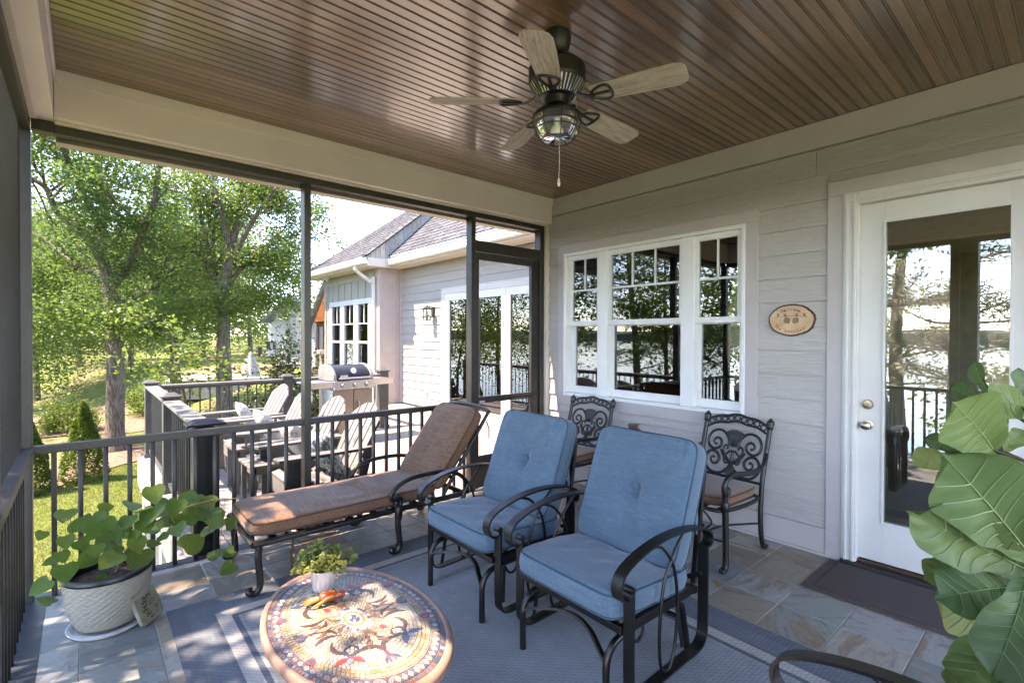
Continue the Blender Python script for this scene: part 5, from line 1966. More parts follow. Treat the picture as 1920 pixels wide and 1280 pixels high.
for r0, r1, cs in ((.150, .184, ['navy', 'slate', 'white']), (.118, .149, ['white', 'cream']), (.088, .117, ['tan', 'gold']), (.060, .087, ['cream', 'white']), (.030, .059, ['blue', 'white', 'navy']), (.004, .029, ['blue', 'slate'])):
    merge(fill, ellipse_ring(r0, r1, .010, lambda k, N, cs=cs: rq.choice(cs)))
stuff(fill.build('tesserae', TV, tb))


PZ = [.0011]


def petal(x, y, ang, L, W, bend, col, taper=1.0):
    """curved leaf-shaped inlay lying on the mosaic"""
    n = 9
    lf, rt = [], []
    for k in range(n + 1):
        t = k / n
        cx_, cy_ = L * t, bend * math.sin(PI * t * .9) * 1.0
        w = W * math.sin(PI * min(1, t ** taper)) * .5 + .0004
        lf.append((cx_, cy_ + w))
        rt.append((cx_, cy_ - w))
    pts = rt + lf[::-1]
    c, s = math.cos(ang), math.sin(ang)
    pts = [(x + px * c - py * s, y + px * s + py * c) for px, py in pts]
    q = MB()
    n2 = len(pts)
    PZ[0] += .000012
    q.add([(a, b_, TZ - .001) for a, b_ in pts] + [(a, b_, TZ + PZ[0]) for a, b_ in pts], [tuple(range(n2, 2 * n2))] + [(k, (k + 1) % n2, n2 + (k + 1) % n2, n2 + k) for k in range(n2)])
    q.build('inlay_petal', TM[col], tb)


for k in range(4):                          # four large flowers on the diagonals
    th = PI / 4 + k * PI / 2 + (-.12 if k % 2 else .12)
    x, y = P2(.56, th)
    an = math.atan2(y, x)
    tips = ('red', 'red') if k % 2 == 0 else ('blue', 'blue')
    petal(x, y, an + .95, .060, .024, .006, tips[0], .75)
    petal(x, y, an - .95, .060, .024, -.006, tips[1], .75)
    petal(x, y, an + 2.3, .062, .015, .010, 'navy')
    petal(x, y, an - 2.3, .062, .015, -.010, 'navy')
    petal(x, y, an, .036, .022, 0, 'slate')
    # scrolled brown arcs joining the flowers to the medallion
    for s in (-1, 1):
        petal(x * .93, y * .93, an + PI + s * .55, .115, .017, s * .030, 'umber')
        x2, y2 = P2(.30, th + s * .42)
        petal(x2, y2, an + s * .9, .095, .017, s * .026, 'umber')
        petal(x2, y2, an + PI + s * .4, .060, .015, -s * .016, 'brown')
        x3, y3 = P2(.40, th)
        petal(x3, y3, an + PI + s * .45, .070, .012, s * .012, 'gold')
        petal(x3, y3, an + s * .5, .042, .010, s * .010, 'umber')
    x4, y4 = P2(.265, th)
    petal(x4, y4, an, .040, .020, 0, 'red' if k % 2 else 'brown')
for k in range(4):                          # small sprays on the axes
    th = k * PI / 2
    x, y = P2(.57, th)
    an = math.atan2(y, x)
    for d_ in (-.55, -.2, .2, .55):
        petal(x, y, an + d_, .045, .010, .004 * (1 if d_ > 0 else -1), 'navy' if abs(d_) > .3 else 'plum')
    petal(x, y, an + PI, .02, .014, 0, 'red')
    for s in (-1, 1):
        petal(x * .97, y * .97, an + PI + s * .7, .10, .017, -s * .028, 'umber')
        petal(x * .62, y * .62, an + s * .6, .06, .015, s * .014, 'brown')
    petal(x * .50, y * .50, an, .055, .022, 0, 'lgold')
for th in (.42, 2.72, 3.56, 5.86):          # red tulips in the gold band
    x, y = P2(.735, th)
    an = math.atan2(y, x)
    for d_, c in ((-.45, 'red'), (0, 'red'), (.45, 'red'), (-.22, 'navy'), (.22, 'navy')):
        petal(x * .96, y * .96, an + d_, .040, .011, .003 * d_, c)

# ribbed pot with small-leaved plant
pp_ = at(605, 1112, 2, TZ)
sp_ = thing('potted_plant', 'small leafy plant in a ribbed pale pot on the mosaic table', 'potted plant', (pp_.x + .018, pp_.y + .035, TZ + .0015))
pot = MB()
N = 56
prf = [(.0001, .0), (.040, .0), (.043, .004), (.051, .070), (.0525, .088), (.0495, .088), (.047, .070)]
vs, fs = [], []
for r, z in prf:
    for k in range(N):
        a = 2 * PI * k / N
        rr = r * (1 + (.022 if (k // 2) % 2 else -.012) * (1 if r > .042 and z < .085 else 0))
        vs.append((rr * math.cos(a), rr * math.sin(a), z))
for i in range(len(prf) - 1):
    for k in range(N):
        l = (k + 1) % N
        fs.append((i * N + k, i * N + l, (i + 1) * N + l, (i + 1) * N + k))
pot.add(vs, fs).build('pot', MT['ceramic'], sp_, smooth=30)
MB().lathe([(.0001, .074), (.048, .072)], 20, cap=False).build('soil', MT['soil'], sp_)


def leaf_cloud(C, size, up=.4, jitter=.3, aspect=.62, fold=.18):
    """leaf quads (4-vertex kites, folded) at points C"""
    n = len(C)
    d = np.random.normal(size=(n, 3))
    d[:, 2] = d[:, 2] * .6 + up * .3
    d /= np.linalg.norm(d, axis=1)[:, None]
    q = np.random.normal(size=(n, 3))
    q[:, 2] += up * 2
    s = np.cross(d, q)
    s /= np.linalg.norm(s, axis=1)[:, None]
    nn = np.cross(s, d)
    L = size * (1 + jitter * np.random.uniform(-1, 1, n))[:, None]
    W = L * aspect / 2
    b = C - d * L / 2
    t = C + d * L / 2
    m_ = C - d * L * .05
    V = np.stack([b, m_ + s * W + nn * L * fold, t, m_ - s * W + nn * L * fold], 1).reshape(-1, 3)
    F = np.arange(4 * n).reshape(n, 4)
    return V, F


st_m = MB()
cs_ = []
for k in range(58):
    a = random.uniform(0, 2 * PI)
    el = random.uniform(.42, 1.42)
    L = random.uniform(.065, .118) * (1.12 if random.random() < .3 else 1)
    d = Vector((math.cos(a) * math.cos(el), math.sin(a) * math.cos(el), math.sin(el)))
    p0 = Vector((d.x * .02, d.y * .02, .07))
    p1 = p0 + d * L * .55 + Vector((0, 0, .015))
    p2 = p0 + d * L + Vector((d.x, d.y, 0)) * .02 - Vector((0, 0, .012 * (1.3 - el)))
    P = cr([p0, p1, p2], 5)
    st_m.tube(P, .0009, 4)
    for j in range(3, len(P)):
        for s in range(3):
            cs_.append(tuple(P[j] + Vector((random.gauss(0, .006), random.gauss(0, .006), random.gauss(0, .006)))))
    cs_ += [tuple(P[-1] + Vector((random.gauss(0, .009), random.gauss(0, .009), random.gauss(0, .009)))) for _ in range(8)]
st_m.build('stems', MT['greenstem'], sp_)
V, F = leaf_cloud(np.array(cs_), .0165, .5, .35, .85, .08)
stuff(quads('leaves', V, F, MT['boxleaf'], sp_))

# red and orange bird ornament lying beside the pot
MT['ored'] = mat('glossy red paint', (.26, .022, .010), .25, 0, (.32, .055, .012), 30, coat=.4)
MT['oora'] = mat('glossy orange paint', (.30, .085, .016), .28, 0, (.32, .15, .025), 25, coat=.3)
MT['ogrn'] = mat('green yellow feather paint', (.13, .13, .02), .3, 0, (.26, .15, .02), 40)
po = at(618, 1128, 2, TZ)
bi = thing('bird_figurine', 'red and orange painted bird figurine lying on the mosaic table', 'figurine', (po.x, po.y, TZ + .0015), math.radians(-27))
bd_ = MB()
prof_ = [(-.040, .010), (-.030, .017), (-.010, .021), (.012, .019), (.028, .013), (.036, .011), (.046, .0135), (.056, .012), (.063, .005)]
bd_.tube([(x, .003 * math.sin(x * 40), .021 + .004 * (x > .03)) for x, r in prof_], [r for x, r in prof_], 14)
bd_.build('body', MT['ored'], bi, smooth=70)
MB().tube([(.060, .0, .026), (.070, .0, .024), (.075, .0, .017)], [.006, .0045, .001], 8).build('beak', MT['ceramic'], bi, smooth=60)
for s in (-1, 1):
    w = MB()
    for k in range(4):
        w.tube([(.020 - k * .006, s * (.016 + k * .003), .030), (-.010 - k * .008, s * (.024 + k * .005), .022 - k * .003), (-.040 - k * .006, s * (.026 + k * .007), .010)], [.006, .0075, .002], 8)
    w.build('wing', MT['oora'] if s > 0 else MT['ogrn'], bi, smooth=60)
tl = MB()
for k in range(4):
    a = (k - 1.5) * .16
    tl.tube([(-.034, (k - 1.5) * .005, .016), (-.07, (k - 1.5) * .012, .011), (-.112 + .008 * abs(k - 1.5), (k - 1.5) * .022, .005)], [.006, .0065, .0015], 8)
tl.build('tail', MT['oora'], bi, smooth=60)
for s in (-1, 1):
    MB().ball((.050, s * .0105, .029), .0028, 6).build('eye', MT['black'], bi, smooth=60)

# ================================================================ large pot with heart-leaved plant
PX, PY = -3.822, -.560
bpot = thing('potted_plant', 'heart leaved plant in a cream basket weave pot by the left railing', 'potted plant', (PX, PY, .0))
def basket_mat():
    m, nt, b = _new('cream basket weave plastic')
    tc = nd(nt, 'ShaderNodeTexCoord')
    b.inputs['Roughness'].default_value = .6
    n = noise(nt, tc.outputs['Object'], 30, 3)
    ge = nd(nt, 'ShaderNodeNewGeometry')
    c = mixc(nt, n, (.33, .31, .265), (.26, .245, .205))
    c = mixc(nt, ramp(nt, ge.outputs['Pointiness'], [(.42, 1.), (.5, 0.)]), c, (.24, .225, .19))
    ln(nt, c, b.inputs['Base Color'])
    return m


MT['basket'] = basket_mat()
RB, RT, HP = .112, .185, .265
na, nz = 160, 60
vs, fs = [], []
for i in range(nz + 1):
    z = .022 + HP * i / nz
    t = i / nz
    r = RB + (RT - RB) * (t ** .62) * (1 - .08 * t) + .010 * math.sin(PI * t)
    for k in range(na):
        a = 2 * PI * k / na
        u = k / na * 26 + t * 1.6
        v = t * 11
        # woven diagonal strands
        w1 = abs(math.sin(PI * (u + v)))
        w2 = abs(math.sin(PI * (u - v)))
        over = (math.floor(u + v) + math.floor(u - v)) % 2
        h = (w1 if over else w2) ** .5
        rr = r + .0085 * h * (1 if .03 < t < .96 else 0)
        vs.append((rr * math.cos(a), rr * math.sin(a), z))
for i in range(nz):
    for k in range(na):
        l = (k + 1) % na
        fs.append((i * na + k, i * na + l, (i + 1) * na + l, (i + 1) * na + k))
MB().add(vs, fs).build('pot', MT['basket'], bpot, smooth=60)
rt_ = RB + (RT - RB) * .92
MB().lathe([(rt_ - .004, .278), (rt_ + .010, .280), (rt_ + .014, .290), (rt_ + .010, .302), (rt_ - .004, .304), (rt_ - .012, .298), (rt_ - .014, .20), (.0001, .20)], 48, cap=False).build('pot_rim', MT['glider'], bpot, smooth=40)
MB().lathe([(.0001, .262), (.06, .266), (.12, .258), (rt_ - .014, .252)], 30, cap=False).build('soil', MT['soil'], bpot, smooth=60)
sa = MB().lathe([(.0001, .004), (.10, .004), (.150, .010), (.168, .024), (.173, .024), (.171, .018), (.155, .003), (.12, .001), (.0001, .001)], 48)
for r in (.128, .138, .148, .157):
    sa.lathe([(r - .002, .008 + (r - .128) * .35), (r, .0125 + (r - .128) * .35), (r + .002, .008 + (r - .128) * .35)], 48, cap=False)
sau = sa.build('plant_saucer', MT['saucer'], None, smooth=35)
sau.location = (PX, PY, .0008)
tag(sau, 'white ribbed saucer under the cream basket weave pot', 'saucer')


def heart_leaf():
    n = 9
    vs, fs = [], []
    ts = [0, .06, .16, .30, .46, .62, .78, .91, 1.0]
    ws = [.30, .43, .50, .51, .46, .36, .23, .10, .0]
    bk = [-.10, -.06, -.02, 0, 0, 0, 0, 0, 0]
    for i, (t, w) in enumerate(zip(ts, ws)):
        for s in (-1, -.5, 0, .5, 1):
            x = t + (bk[i] * abs(s) if i < 3 else 0)
            y = w * s
            z = -.16 * (t - .3) ** 2 - .10 * (1 - abs(s)) * math.sin(PI * min(1, t + .1)) * .9 + .02 * math.sin(9 * t + 4 * s)
            vs.append((x - .02, y, z))
    for i in range(n - 1):
        for j in range(4):
            a = i * 5 + j
            fs.append((a, a + 5, a + 6, a + 1))
    return MB().add(vs, fs)


hl = [heart_leaf().build('leaf', MT['redbud'], None, smooth=80)]
LEAF = [(340, 405, 95), (215, 510, 70), (205, 780, 95), (235, 845, 90), (345, 545, 80), (260, 645, 75), (340, 705, 130), (325, 620, 70), (450, 640, 110), (480, 510, 65), (430, 560, 75), (555, 365, 80), (440, 440, 110), (520, 420, 95), (690, 355, 110), (735, 378, 95), (805, 297, 95), (845, 325, 55), (990, 300, 95), (915, 365, 110), (840, 370, 105), (780, 405, 130), (1010, 350, 95), (1075, 335, 85), (1000, 395, 125), (1060, 385, 110), (1125, 375, 85), (1115, 425, 95), (1210, 440, 80), (1080, 480, 85), (925, 480, 105), (1015, 540, 115), (1115, 605, 105), (1190, 600, 70), (1185, 685, 90), (805, 550, 65), (850, 510, 65), (640, 460, 120), (590, 490, 130), (700, 500, 105), (720, 560, 105), (585, 560, 110), (570, 640, 120), (725, 635, 135), (530, 765, 115), (690, 790, 120), (590, 880, 85), (660, 440, 85), (500, 590, 80), (610, 590, 65), (570, 450, 85), (480, 470, 85), (760, 460, 95), (960, 330, 75), (700, 430, 95), (640, 500, 90), (860, 430, 100), (940, 420, 100), (800, 470, 100), (545, 520, 90)]
stem = MB()
hub = Vector((PX + .03, PY - .01, .27))
trunkp = cr([hub, hub + Vector((.03, -.01, .08)), hub + Vector((.10, .01, .17)), hub + Vector((.22, .03, .235)), hub + Vector((.42, .05, .27)), hub + Vector((.62, .05, .25))], 6)
tr2 = cr([hub + Vector((.03, -.01, .08)), hub + Vector((-.02, .02, .16)), hub + Vector((-.10, .03, .21)), hub + Vector((-.20, .03, .20))], 6)
stem.tube(trunkp, list(np.linspace(.009, .003, len(trunkp))), 8)
stem.tube(tr2, list(np.linspace(.007, .0025, len(tr2))), 8)
stem.tube(cr([hub + Vector((.05, -.03, -.005)), hub + Vector((.06, -.05, .06)), hub + Vector((.07, -.05, .15))], 5), .0022, 6)
allp = trunkp[6:] + tr2[5:]
stem_o = None
for i, (zx, zy, s) in enumerate(LEAF):
    px, py = zx / 2.782, 820 + zy / 2.782
    yy = -.56 + random.uniform(-.16, .16) + (-.12 if zy > 600 else 0) + (.06 if zy < 400 else 0)
    if zx > 950:
        yy = random.uniform(-.52, -.30)
    p = at(px, py, 1, yy)
    depth = (p - CAM).dot(FWD)
    L = s / 2.782 / FPX * depth * random.uniform(.82, 1.08)
    o = hl[0] if i == 0 else obj('leaf', hl[0].data)
    o.parent = bpot
    j = min(allp, key=lambda q: (q - p).length)
    out = (p - j)
    out = Vector((out.x, out.y, 0))
    if out.length < .01:
        out = Vector((random.gauss(0, 1), random.gauss(0, 1), 0))
    out.normalize()
    out = (out + Vector((random.gauss(0, .35), random.gauss(0, .35), 0))).normalized()
    droop = random.uniform(.2, .7) if zy < 560 else random.uniform(.8, 1.6)
    tocam = (CAM - p).normalized()
    n_ = (tocam * .75 + Vector((0, 0, .75)) + Vector((random.gauss(0, .32), random.gauss(0, .32), random.gauss(0, .25)))).normalized()
    d = out * 1.0 - Vector((0, 0, droop))
    d = (d - n_ * d.dot(n_)).normalized()
    sd_ = n_.cross(d)
    Rm = Matrix((d, sd_, n_)).transposed().to_4x4()
    c0 = p - d * L * .45
    o.matrix_local = Matrix.Translation(c0 - Vector((PX, PY, 0))) @ Rm @ Matrix.Diagonal((L, L, L, 1))
    mid = (j + c0) / 2 + Vector((0, 0, .02))
    stem.tube(cr([j, mid, c0], 4), .0013, 5)
stem.xf(Matrix.Translation((-PX, -PY, 0)))
stem.build('stem', MT['stem'], bpot, smooth=60)

# rounded-diamond garden stone leaning on the pot
gs = thing('garden_stone', 'grey stone plaque with butterflies leaning against the cream pot', 'plaque', (-3.640, -.668, 0))
ax = Vector((.60, .60, 0)).normalized()
gp = outline(.165, .165, 6, 40)
upS = Vector((-.30, .18, .95)).normalized()
hx = Vector((.62, .74, -.0)).normalized()
hx = (hx - upS * hx.dot(upS)).normalized()
nS = hx.cross(upS)
if nS.y > 0:
    nS = -nS
def gmap(a, b_, z):
    return hx * a + upS * (b_ + .088) + nS * z


MB().prism(gp, -.011, .011, gmap).build('slab', MT['stone'], gs, bev=.006, seg=3, smooth=40)
bt = MB()
for (a, b_, s, r) in ((-.004, .048, .017, .2), (.022, .047, .009, -.3), (-.022, .052, .008, .5), (-.030, .030, .012, .3), (-.012, .026, .009, 0), (-.020, .008, .009, .4), (-.034, .008, .008, 0), (-.040, -.010, .013, .3), (-.022, -.014, .008, 0), (-.024, -.030, .010, .4), (-.032, -.042, .009, 0), (-.012, -.042, .009, .2), (-.010, -.060, .010, 0)):
    for sg in (-1, 1):
        tri = [(0, -.3), (sg * .9, .8), (sg * 1.0, .1), (sg * .55, -.1), (sg * .6, -.75)]
        pts = [(a + s * (x * math.cos(r) - y * math.sin(r)), b_ + s * (x * math.sin(r) + y * math.cos(r))) for x, y in tri]
        if sg < 0:
            pts = pts[::-1]
        bt.prism(pts, .0112, .0124, gmap)
bt.build('butterflies', MT['charcoal'], gs)
tx = MB()
for (a, b_, w) in ((.020, .012, .040), (.024, -.002, .044), (.036, -.022, .024), (.040, -.034, .020), (.018, -.062, .046)):
    x0 = a - w / 2
    P = [gmap(x0 + w * q / 14, b_ + .0028 * math.sin(q * 2.3) + w * q / 14 * .18, .0116) for q in range(15)]
    tx.tube(P, .0010, 4)
tx.build('script_lines', MT['charcoal'], gs)

# ================================================================ oval welcome sign
MT['slice'] = mat('sanded wood slice', (.46, .27, .145), .5, 0, (.55, .36, .22), 5, st=(1, 2, 3), coat=.2)
MT['barkedge'] = mat('rough dark bark edge', (.045, .026, .017), .95, 0, (.09, .055, .035), 40, bmp=1, bs=60, bd=.01)
MT['burn'] = mat('wood burnt lettering', (.10, .045, .02), .8)
ws_ = thing('welcome_sign', 'oval wood slice welcome sign hanging between window and door', 'sign', (-.020, -2.522, 1.648))
SA, SB = .152, .110
el = [(1 + .012 * math.sin(7 * a) + .008 * math.sin(23 * a + 1), a) for a in [2 * PI * k / 90 for k in range(90)]]
MB().prism([(SA * 1.04 * r * math.cos(a), SB * 1.05 * r * math.sin(a)) for r, a in el], -.012, .010, lambda a, b_, z: (-z, -a, b_)).build('bark_edge', MT['barkedge'], ws_, bev=.003)
MB().prism([(SA * .965 * r * math.cos(a), SB * .955 * r * math.sin(a)) for r, a in el], .0101, .0125, lambda a, b_, z: (-z, -a, b_)).build('wood_face', MT['slice'], ws_)
def letters(txt, R, a0, a1, size, name, sgn=1, dy=0):
    root = bpy.data.objects.new(name, None)
    COL.objects.link(root)
    root.parent = ws_
    for k, chh in enumerate(txt):
        if chh == ' ':
            continue
        a = math.radians(a0 + (a1 - a0) * k / (len(txt) - 1))
        cu = bpy.data.curves.new('letter', 'FONT')
        cu.body = chh
        cu.size = size
        cu.align_x = 'CENTER'
        cu.align_y = 'CENTER'
        cu.extrude = .0006
        cu.materials.append(MT['burn'])
        tmp = bpy.data.objects.new('letter', cu)
        COL.objects.link(tmp)
        bpy.context.view_layer.update()
        me = bpy.data.meshes.new_from_object(tmp.evaluated_get(bpy.context.evaluated_depsgraph_get()))
        bpy.data.objects.remove(tmp)
        o = bpy.data.objects.new('letter', me)
        COL.objects.link(o)
        o.parent = root
        x, y = SA * R * math.cos(a), SB * R * math.sin(a) + dy
        rot = math.atan2(math.cos(a) * SB, -math.sin(a) * SA) + (PI if sgn > 0 else 0)
        # face is -x: local X -> world -y, local Y -> world z
        M = Matrix(((0, 0, -1, 0), (-1, 0, 0, 0), (0, 1, 0, 0), (0, 0, 0, 1)))
        o.matrix_local = Matrix.Translation((-.0132, -x, y)) @ M @ Matrix.Rotation(rot, 4, 'Z')
    return root


letters('Welcome', .70, 122, 58, .034, 'lettering')
letters('The Smoshaks', .76, 208, 325, .027, 'lettering', -1)
art = MB()
def W3(a, b_):
    return Vector((-.0136, -a, b_))


art.tube(cr([W3(-.110, .020), W3(-.06, .026), W3(0, .030), W3(.06, .026), W3(.105, .022)], 4), .0013, 5)
for (a, s) in ((-.088, 1), (-.040, 1), (.038, 1), (.088, 1)):
    for d_ in (-.6, -.2, .2, .6):
        art.tube([W3(a, .026), W3(a + .022 * math.sin(d_), .026 + .026 * math.cos(d_))], .0010, 4)
art.build('branch_art', MT['burn'], ws_)
for s in (-1, 1):
    cn = MB()
    for i in range(6):
        for j in range(-3, 4):
            w = .022 * math.sin(PI * (i + .8) / 7)
            if abs(j) * .0065 > w:
                continue
            u, v = (i - 2.5) * .0085, j * .0065 + (.003 if i % 2 else 0)
            c, s_ = math.cos(-s * .7), math.sin(-s * .7)
            a, b_ = v * c - u * s_, v * s_ + u * c
            cn.obox((-.0134, -(s * .029 + a), -.003 + b_), (.0014, .0048, .0062), Matrix.Rotation(s * .7, 3, 'X'))
    cn.build('pine_cone_art', mat('burnt cone', (.13, .075, .05), .8), ws_)

# ================================================================ trees
def scatter_leaves(C, n_each, spread, size, aspect=.62, up=.4):
    C = np.asarray(C)
    idx = np.repeat(np.arange(len(C)), n_each)
    P = C[idx] + np.random.normal(size=(len(idx), 3)) * np.asarray(spread)
    return leaf_cloud(P, size, up, .45, aspect, .14)


def grow(mb, p, d, L, r, lvl, tips, rnd, maxl=3, gravity=.0, spread=.75, nchild=(2, 4)):
    n = 5
    pts, rs = [Vector(p)], [r]
    d = Vector(d).normalized()
    for k in range(n):
        d = (d + Vector((rnd.gauss(0, .16), rnd.gauss(0, .16), rnd.gauss(0, .12) + gravity))).normalized()
        pts.append(pts[-1] + d * L / n)
        rs.append(r * (1 - .55 * (k + 1) / n))
    mb.tube(pts, rs, 7 if lvl < 2 else 5, cap=True)
    if lvl >= maxl - 1:
        tips += [tuple(q) for q in pts[2:]]
    if lvl < maxl:
        for k in range(rnd.randint(*nchild)):
            t = rnd.randint(2, n)
            dd = (d + Vector((rnd.gauss(0, spread), rnd.gauss(0, spread), rnd.gauss(.1, spread * .7)))).normalized()
            grow(mb, pts[t], dd, L * rnd.uniform(.55, .8), rs[t] * .7, lvl + 1, tips, rnd, maxl, gravity, spread, nchild)
    return pts


def photo_tree(name, label, limbs, leafmat, seed, n_each=26, spread=(.34, .34, .24), size=.15, sub=(5, 8), subL=(1.3, 2.4), group=None, bark='bark', maxl=2, aspect=.62, extra=()):
    """limbs: list of polylines [(px,py,depth),...] with (r0,r1,branch_from)"""
    rnd = random.Random(seed)
    np.random.seed(seed)
    first = far(*limbs[0][0][0])
    t = thing(name, label, 'tree', (first.x, first.y, gz(first.x, first.y) - .1), group=group)
    O = Vector(t.location)
    mb = MB()
    tips = []
    for (pl, r0, r1, bf) in limbs:
        P = [far(*q) - O for q in pl]
        if pl is limbs[0][0]:
            P[0] = Vector((P[0].x, P[0].y, 0))
        P = cr(P, 6)
        n = len(P)
        rs = [r0 + (r1 - r0) * k / (n - 1) for k in range(n)]
        if pl is limbs[0][0]:
            rs[0] *= 1.55
            rs[1] *= 1.25
            rs[2] *= 1.1
        mb.tube(P, rs, 12)
        if bf < 1:
            for k in range(rnd.randint(*sub)):
                j = int(n * (bf + (1 - bf) * rnd.random())) - 1
                j = max(0, min(n - 1, j))
                tan = (P[min(j + 1, n - 1)] - P[max(j - 1, 0)]).normalized()
                dd = (tan * .6 + Vector((rnd.gauss(0, .8), rnd.gauss(0, .8), rnd.gauss(.1, .5)))).normalized()
                grow(mb, P[j], dd, rnd.uniform(*subL), max(.02, rs[j] * .55), 1, tips, rnd, maxl)
            tips += [tuple(P[-1])] * 2
    mb.build('trunk', MT[bark], t, smooth=60)
    for (px, py, dep, rx, rz, m_) in extra:
        c = far(px, py, dep) - O
        for k in range(m_):
            v = Vector((rnd.gauss(0, 1), rnd.gauss(0, 1), rnd.gauss(0, 1))).normalized() * rnd.random() ** .4
            tips.append((c.x + v.x * rx, c.y + v.y * rx, c.z + v.z * rz))
    V, F = scatter_leaves(tips, n_each, spread, size, aspect)
    stuff(quads('crown', V, F, leafmat, t))
    return t, len(F)


D1 = 16.0
photo_tree('oak_tree', 'large oak with thick grey trunk left of the deck railing', [
    ([(215, 850, D1), (216, 760, D1), (217, 680, D1), (214, 610, D1), (206, 545, D1), (192, 492, D1)], .265, .19, 1),
    ([(192, 492, D1), (170, 455, D1 - .3), (140, 425, D1 - .6), (105, 395, D1 - .9), (88, 355, D1 - 1.1), (60, 335, D1 - 1.3), (20, 310, D1 - 1.6)], .13, .05, .45),
    ([(192, 492, D1), (190, 430, D1 + .3), (200, 370, D1 + .6), (185, 300, D1 + 1), (190, 210, D1 + 1.2), (180, 90, D1 + 1.5)], .15, .05, .35),
    ([(206, 545, D1), (240, 500, D1 - .4), (265, 440, D1 - .8), (290, 370, D1 - 1.1), (300, 280, D1 - 1.3), (310, 180, D1 - 1.3)], .12, .05, .35),
    ([(200, 520, D1), (150, 500, D1 + .8), (110, 470, D1 + 1.4), (75, 440, D1 + 1.8)], .10, .04, .35),
    ([(210, 570, D1), (250, 560, D1 + .8), (290, 540, D1 + 1.4), (330, 500, D1 + 1.8)], .09, .04, .35),
    ([(190, 430, D1), (140, 330, D1 - 1.8), (110, 250, D1 - 3), (80, 150, D1 - 3.5)], .10, .04, .3),
], MT['oakleaf'], 31, 40, (.27, .27, .18), .105, (6, 8), (1.3, 2.3), extra=[(215, 600, D1 - 1.2, 1.4, .4, 22), (130, 580, D1 - .5, 1.3, .8, 50), (290, 605, D1, 1.2, .7, 40), (90, 520, D1, 1.2, .9, 60), (240, 430, D1 - .8, 1.8, 1.0, 90), (290, 590, D1 + .6, 1.6, .7, 60), (150, 280, D1 - 1.5, 1.8, .8, 80), (75, 620, D1 + .5, 1.0, .8, 50)])
D2 = 15.2
photo_tree('oak_tree', 'slender oak with paired trunks behind the far deck railing', [
    ([(426, 812, D2), (424, 730, D2), (421, 650, D2), (422, 580, D2), (424, 525, D2), (432, 470, D2), (446, 415, D2), (452, 350, D2), (445, 290, D2)], .20, .06, .55),
    ([(424, 525, D2), (440, 480, D2 - .3), (465, 430, D2 - .6), (490, 390, D2 - .8), (520, 350, D2 - 1), (548, 320, D2 - 1.1)], .10, .03, .3),
    ([(424, 540, D2), (455, 500, D2 + .2), (495, 468, D2 + .4), (530, 448, D2 + .5), (560, 440, D2 + .6)], .08, .025, .35),
    ([(422, 580, D2), (400, 520, D2 + .5), (385, 450, D2 + .8), (372, 380, D2 + 1), (365, 310, D2 + 1.1)], .10, .03, .3),
    ([(432, 470, D2), (415, 400, D2 - .5), (400, 340, D2 - .8), (395, 270, D2 - .8)], .08, .03, .3),
], MT['elmleaf'], 37, 36, (.22, .22, .15), .092, (5, 7), (.9, 1.7), extra=[(390, 590, D2, 1.2, .7, 55), (470, 560, D2 + .4, 1.1, .6, 50), (380, 480, D2 + .5, 1.1, .8, 50), (520, 560, D2 + 1, 1.2, .6, 45), (560, 520, D2 + .5, .7, .5, 22), (350, 560, D2 - .4, 1.1, .7, 45), (592, 395, D2 - .6, .28, .35, 8)])
photo_tree('oak_tree', 'dark narrow second trunk hugging the slender oak', [
    ([(414, 806, D2 + .9), (412, 720, D2 + .9), (412, 620, D2 + .9), (408, 540, D2 + 1), (400, 470, D2 + 1.1), (404, 400, D2 + 1.2)], .13, .04, .6)], MT['oakleaf'], 41, 30, (.26, .26, .18), .10, (4, 5), (1.0, 1.6))
D3 = 20.
photo_tree('oak_tree', 'thin oak trunk between the two big trees', [
    ([(326, 790, D3), (328, 700, D3), (325, 620, D3), (320, 540, D3), (318, 470, D3), (330, 390, D3), (325, 300, D3)], .20, .05, .45),
    ([(325, 600, D3), (350, 540, D3), (372, 480, D3), (380, 400, D3)], .08, .03, .3),
], MT['oakleaf'], 43, 34, (.33, .33, .22), .125, (7, 9), (1.3, 2.2), extra=[(330, 620, D3, 1.6, .8, 50), (270, 560, D3, 1.8, 1.0, 50)])
photo_tree('sapling', 'leaning sapling beside the far left corner of the deck', [
    ([(352, 800, 11.5), (346, 760, 11.5), (338, 715, 11.5), (328, 660, 11.4), (318, 610, 11.3)], .055, .02, .5)], MT['elmleaf'], 47, 12, (.22, .22, .16), .11, (4, 5), (.6, 1.0), bark='stem')

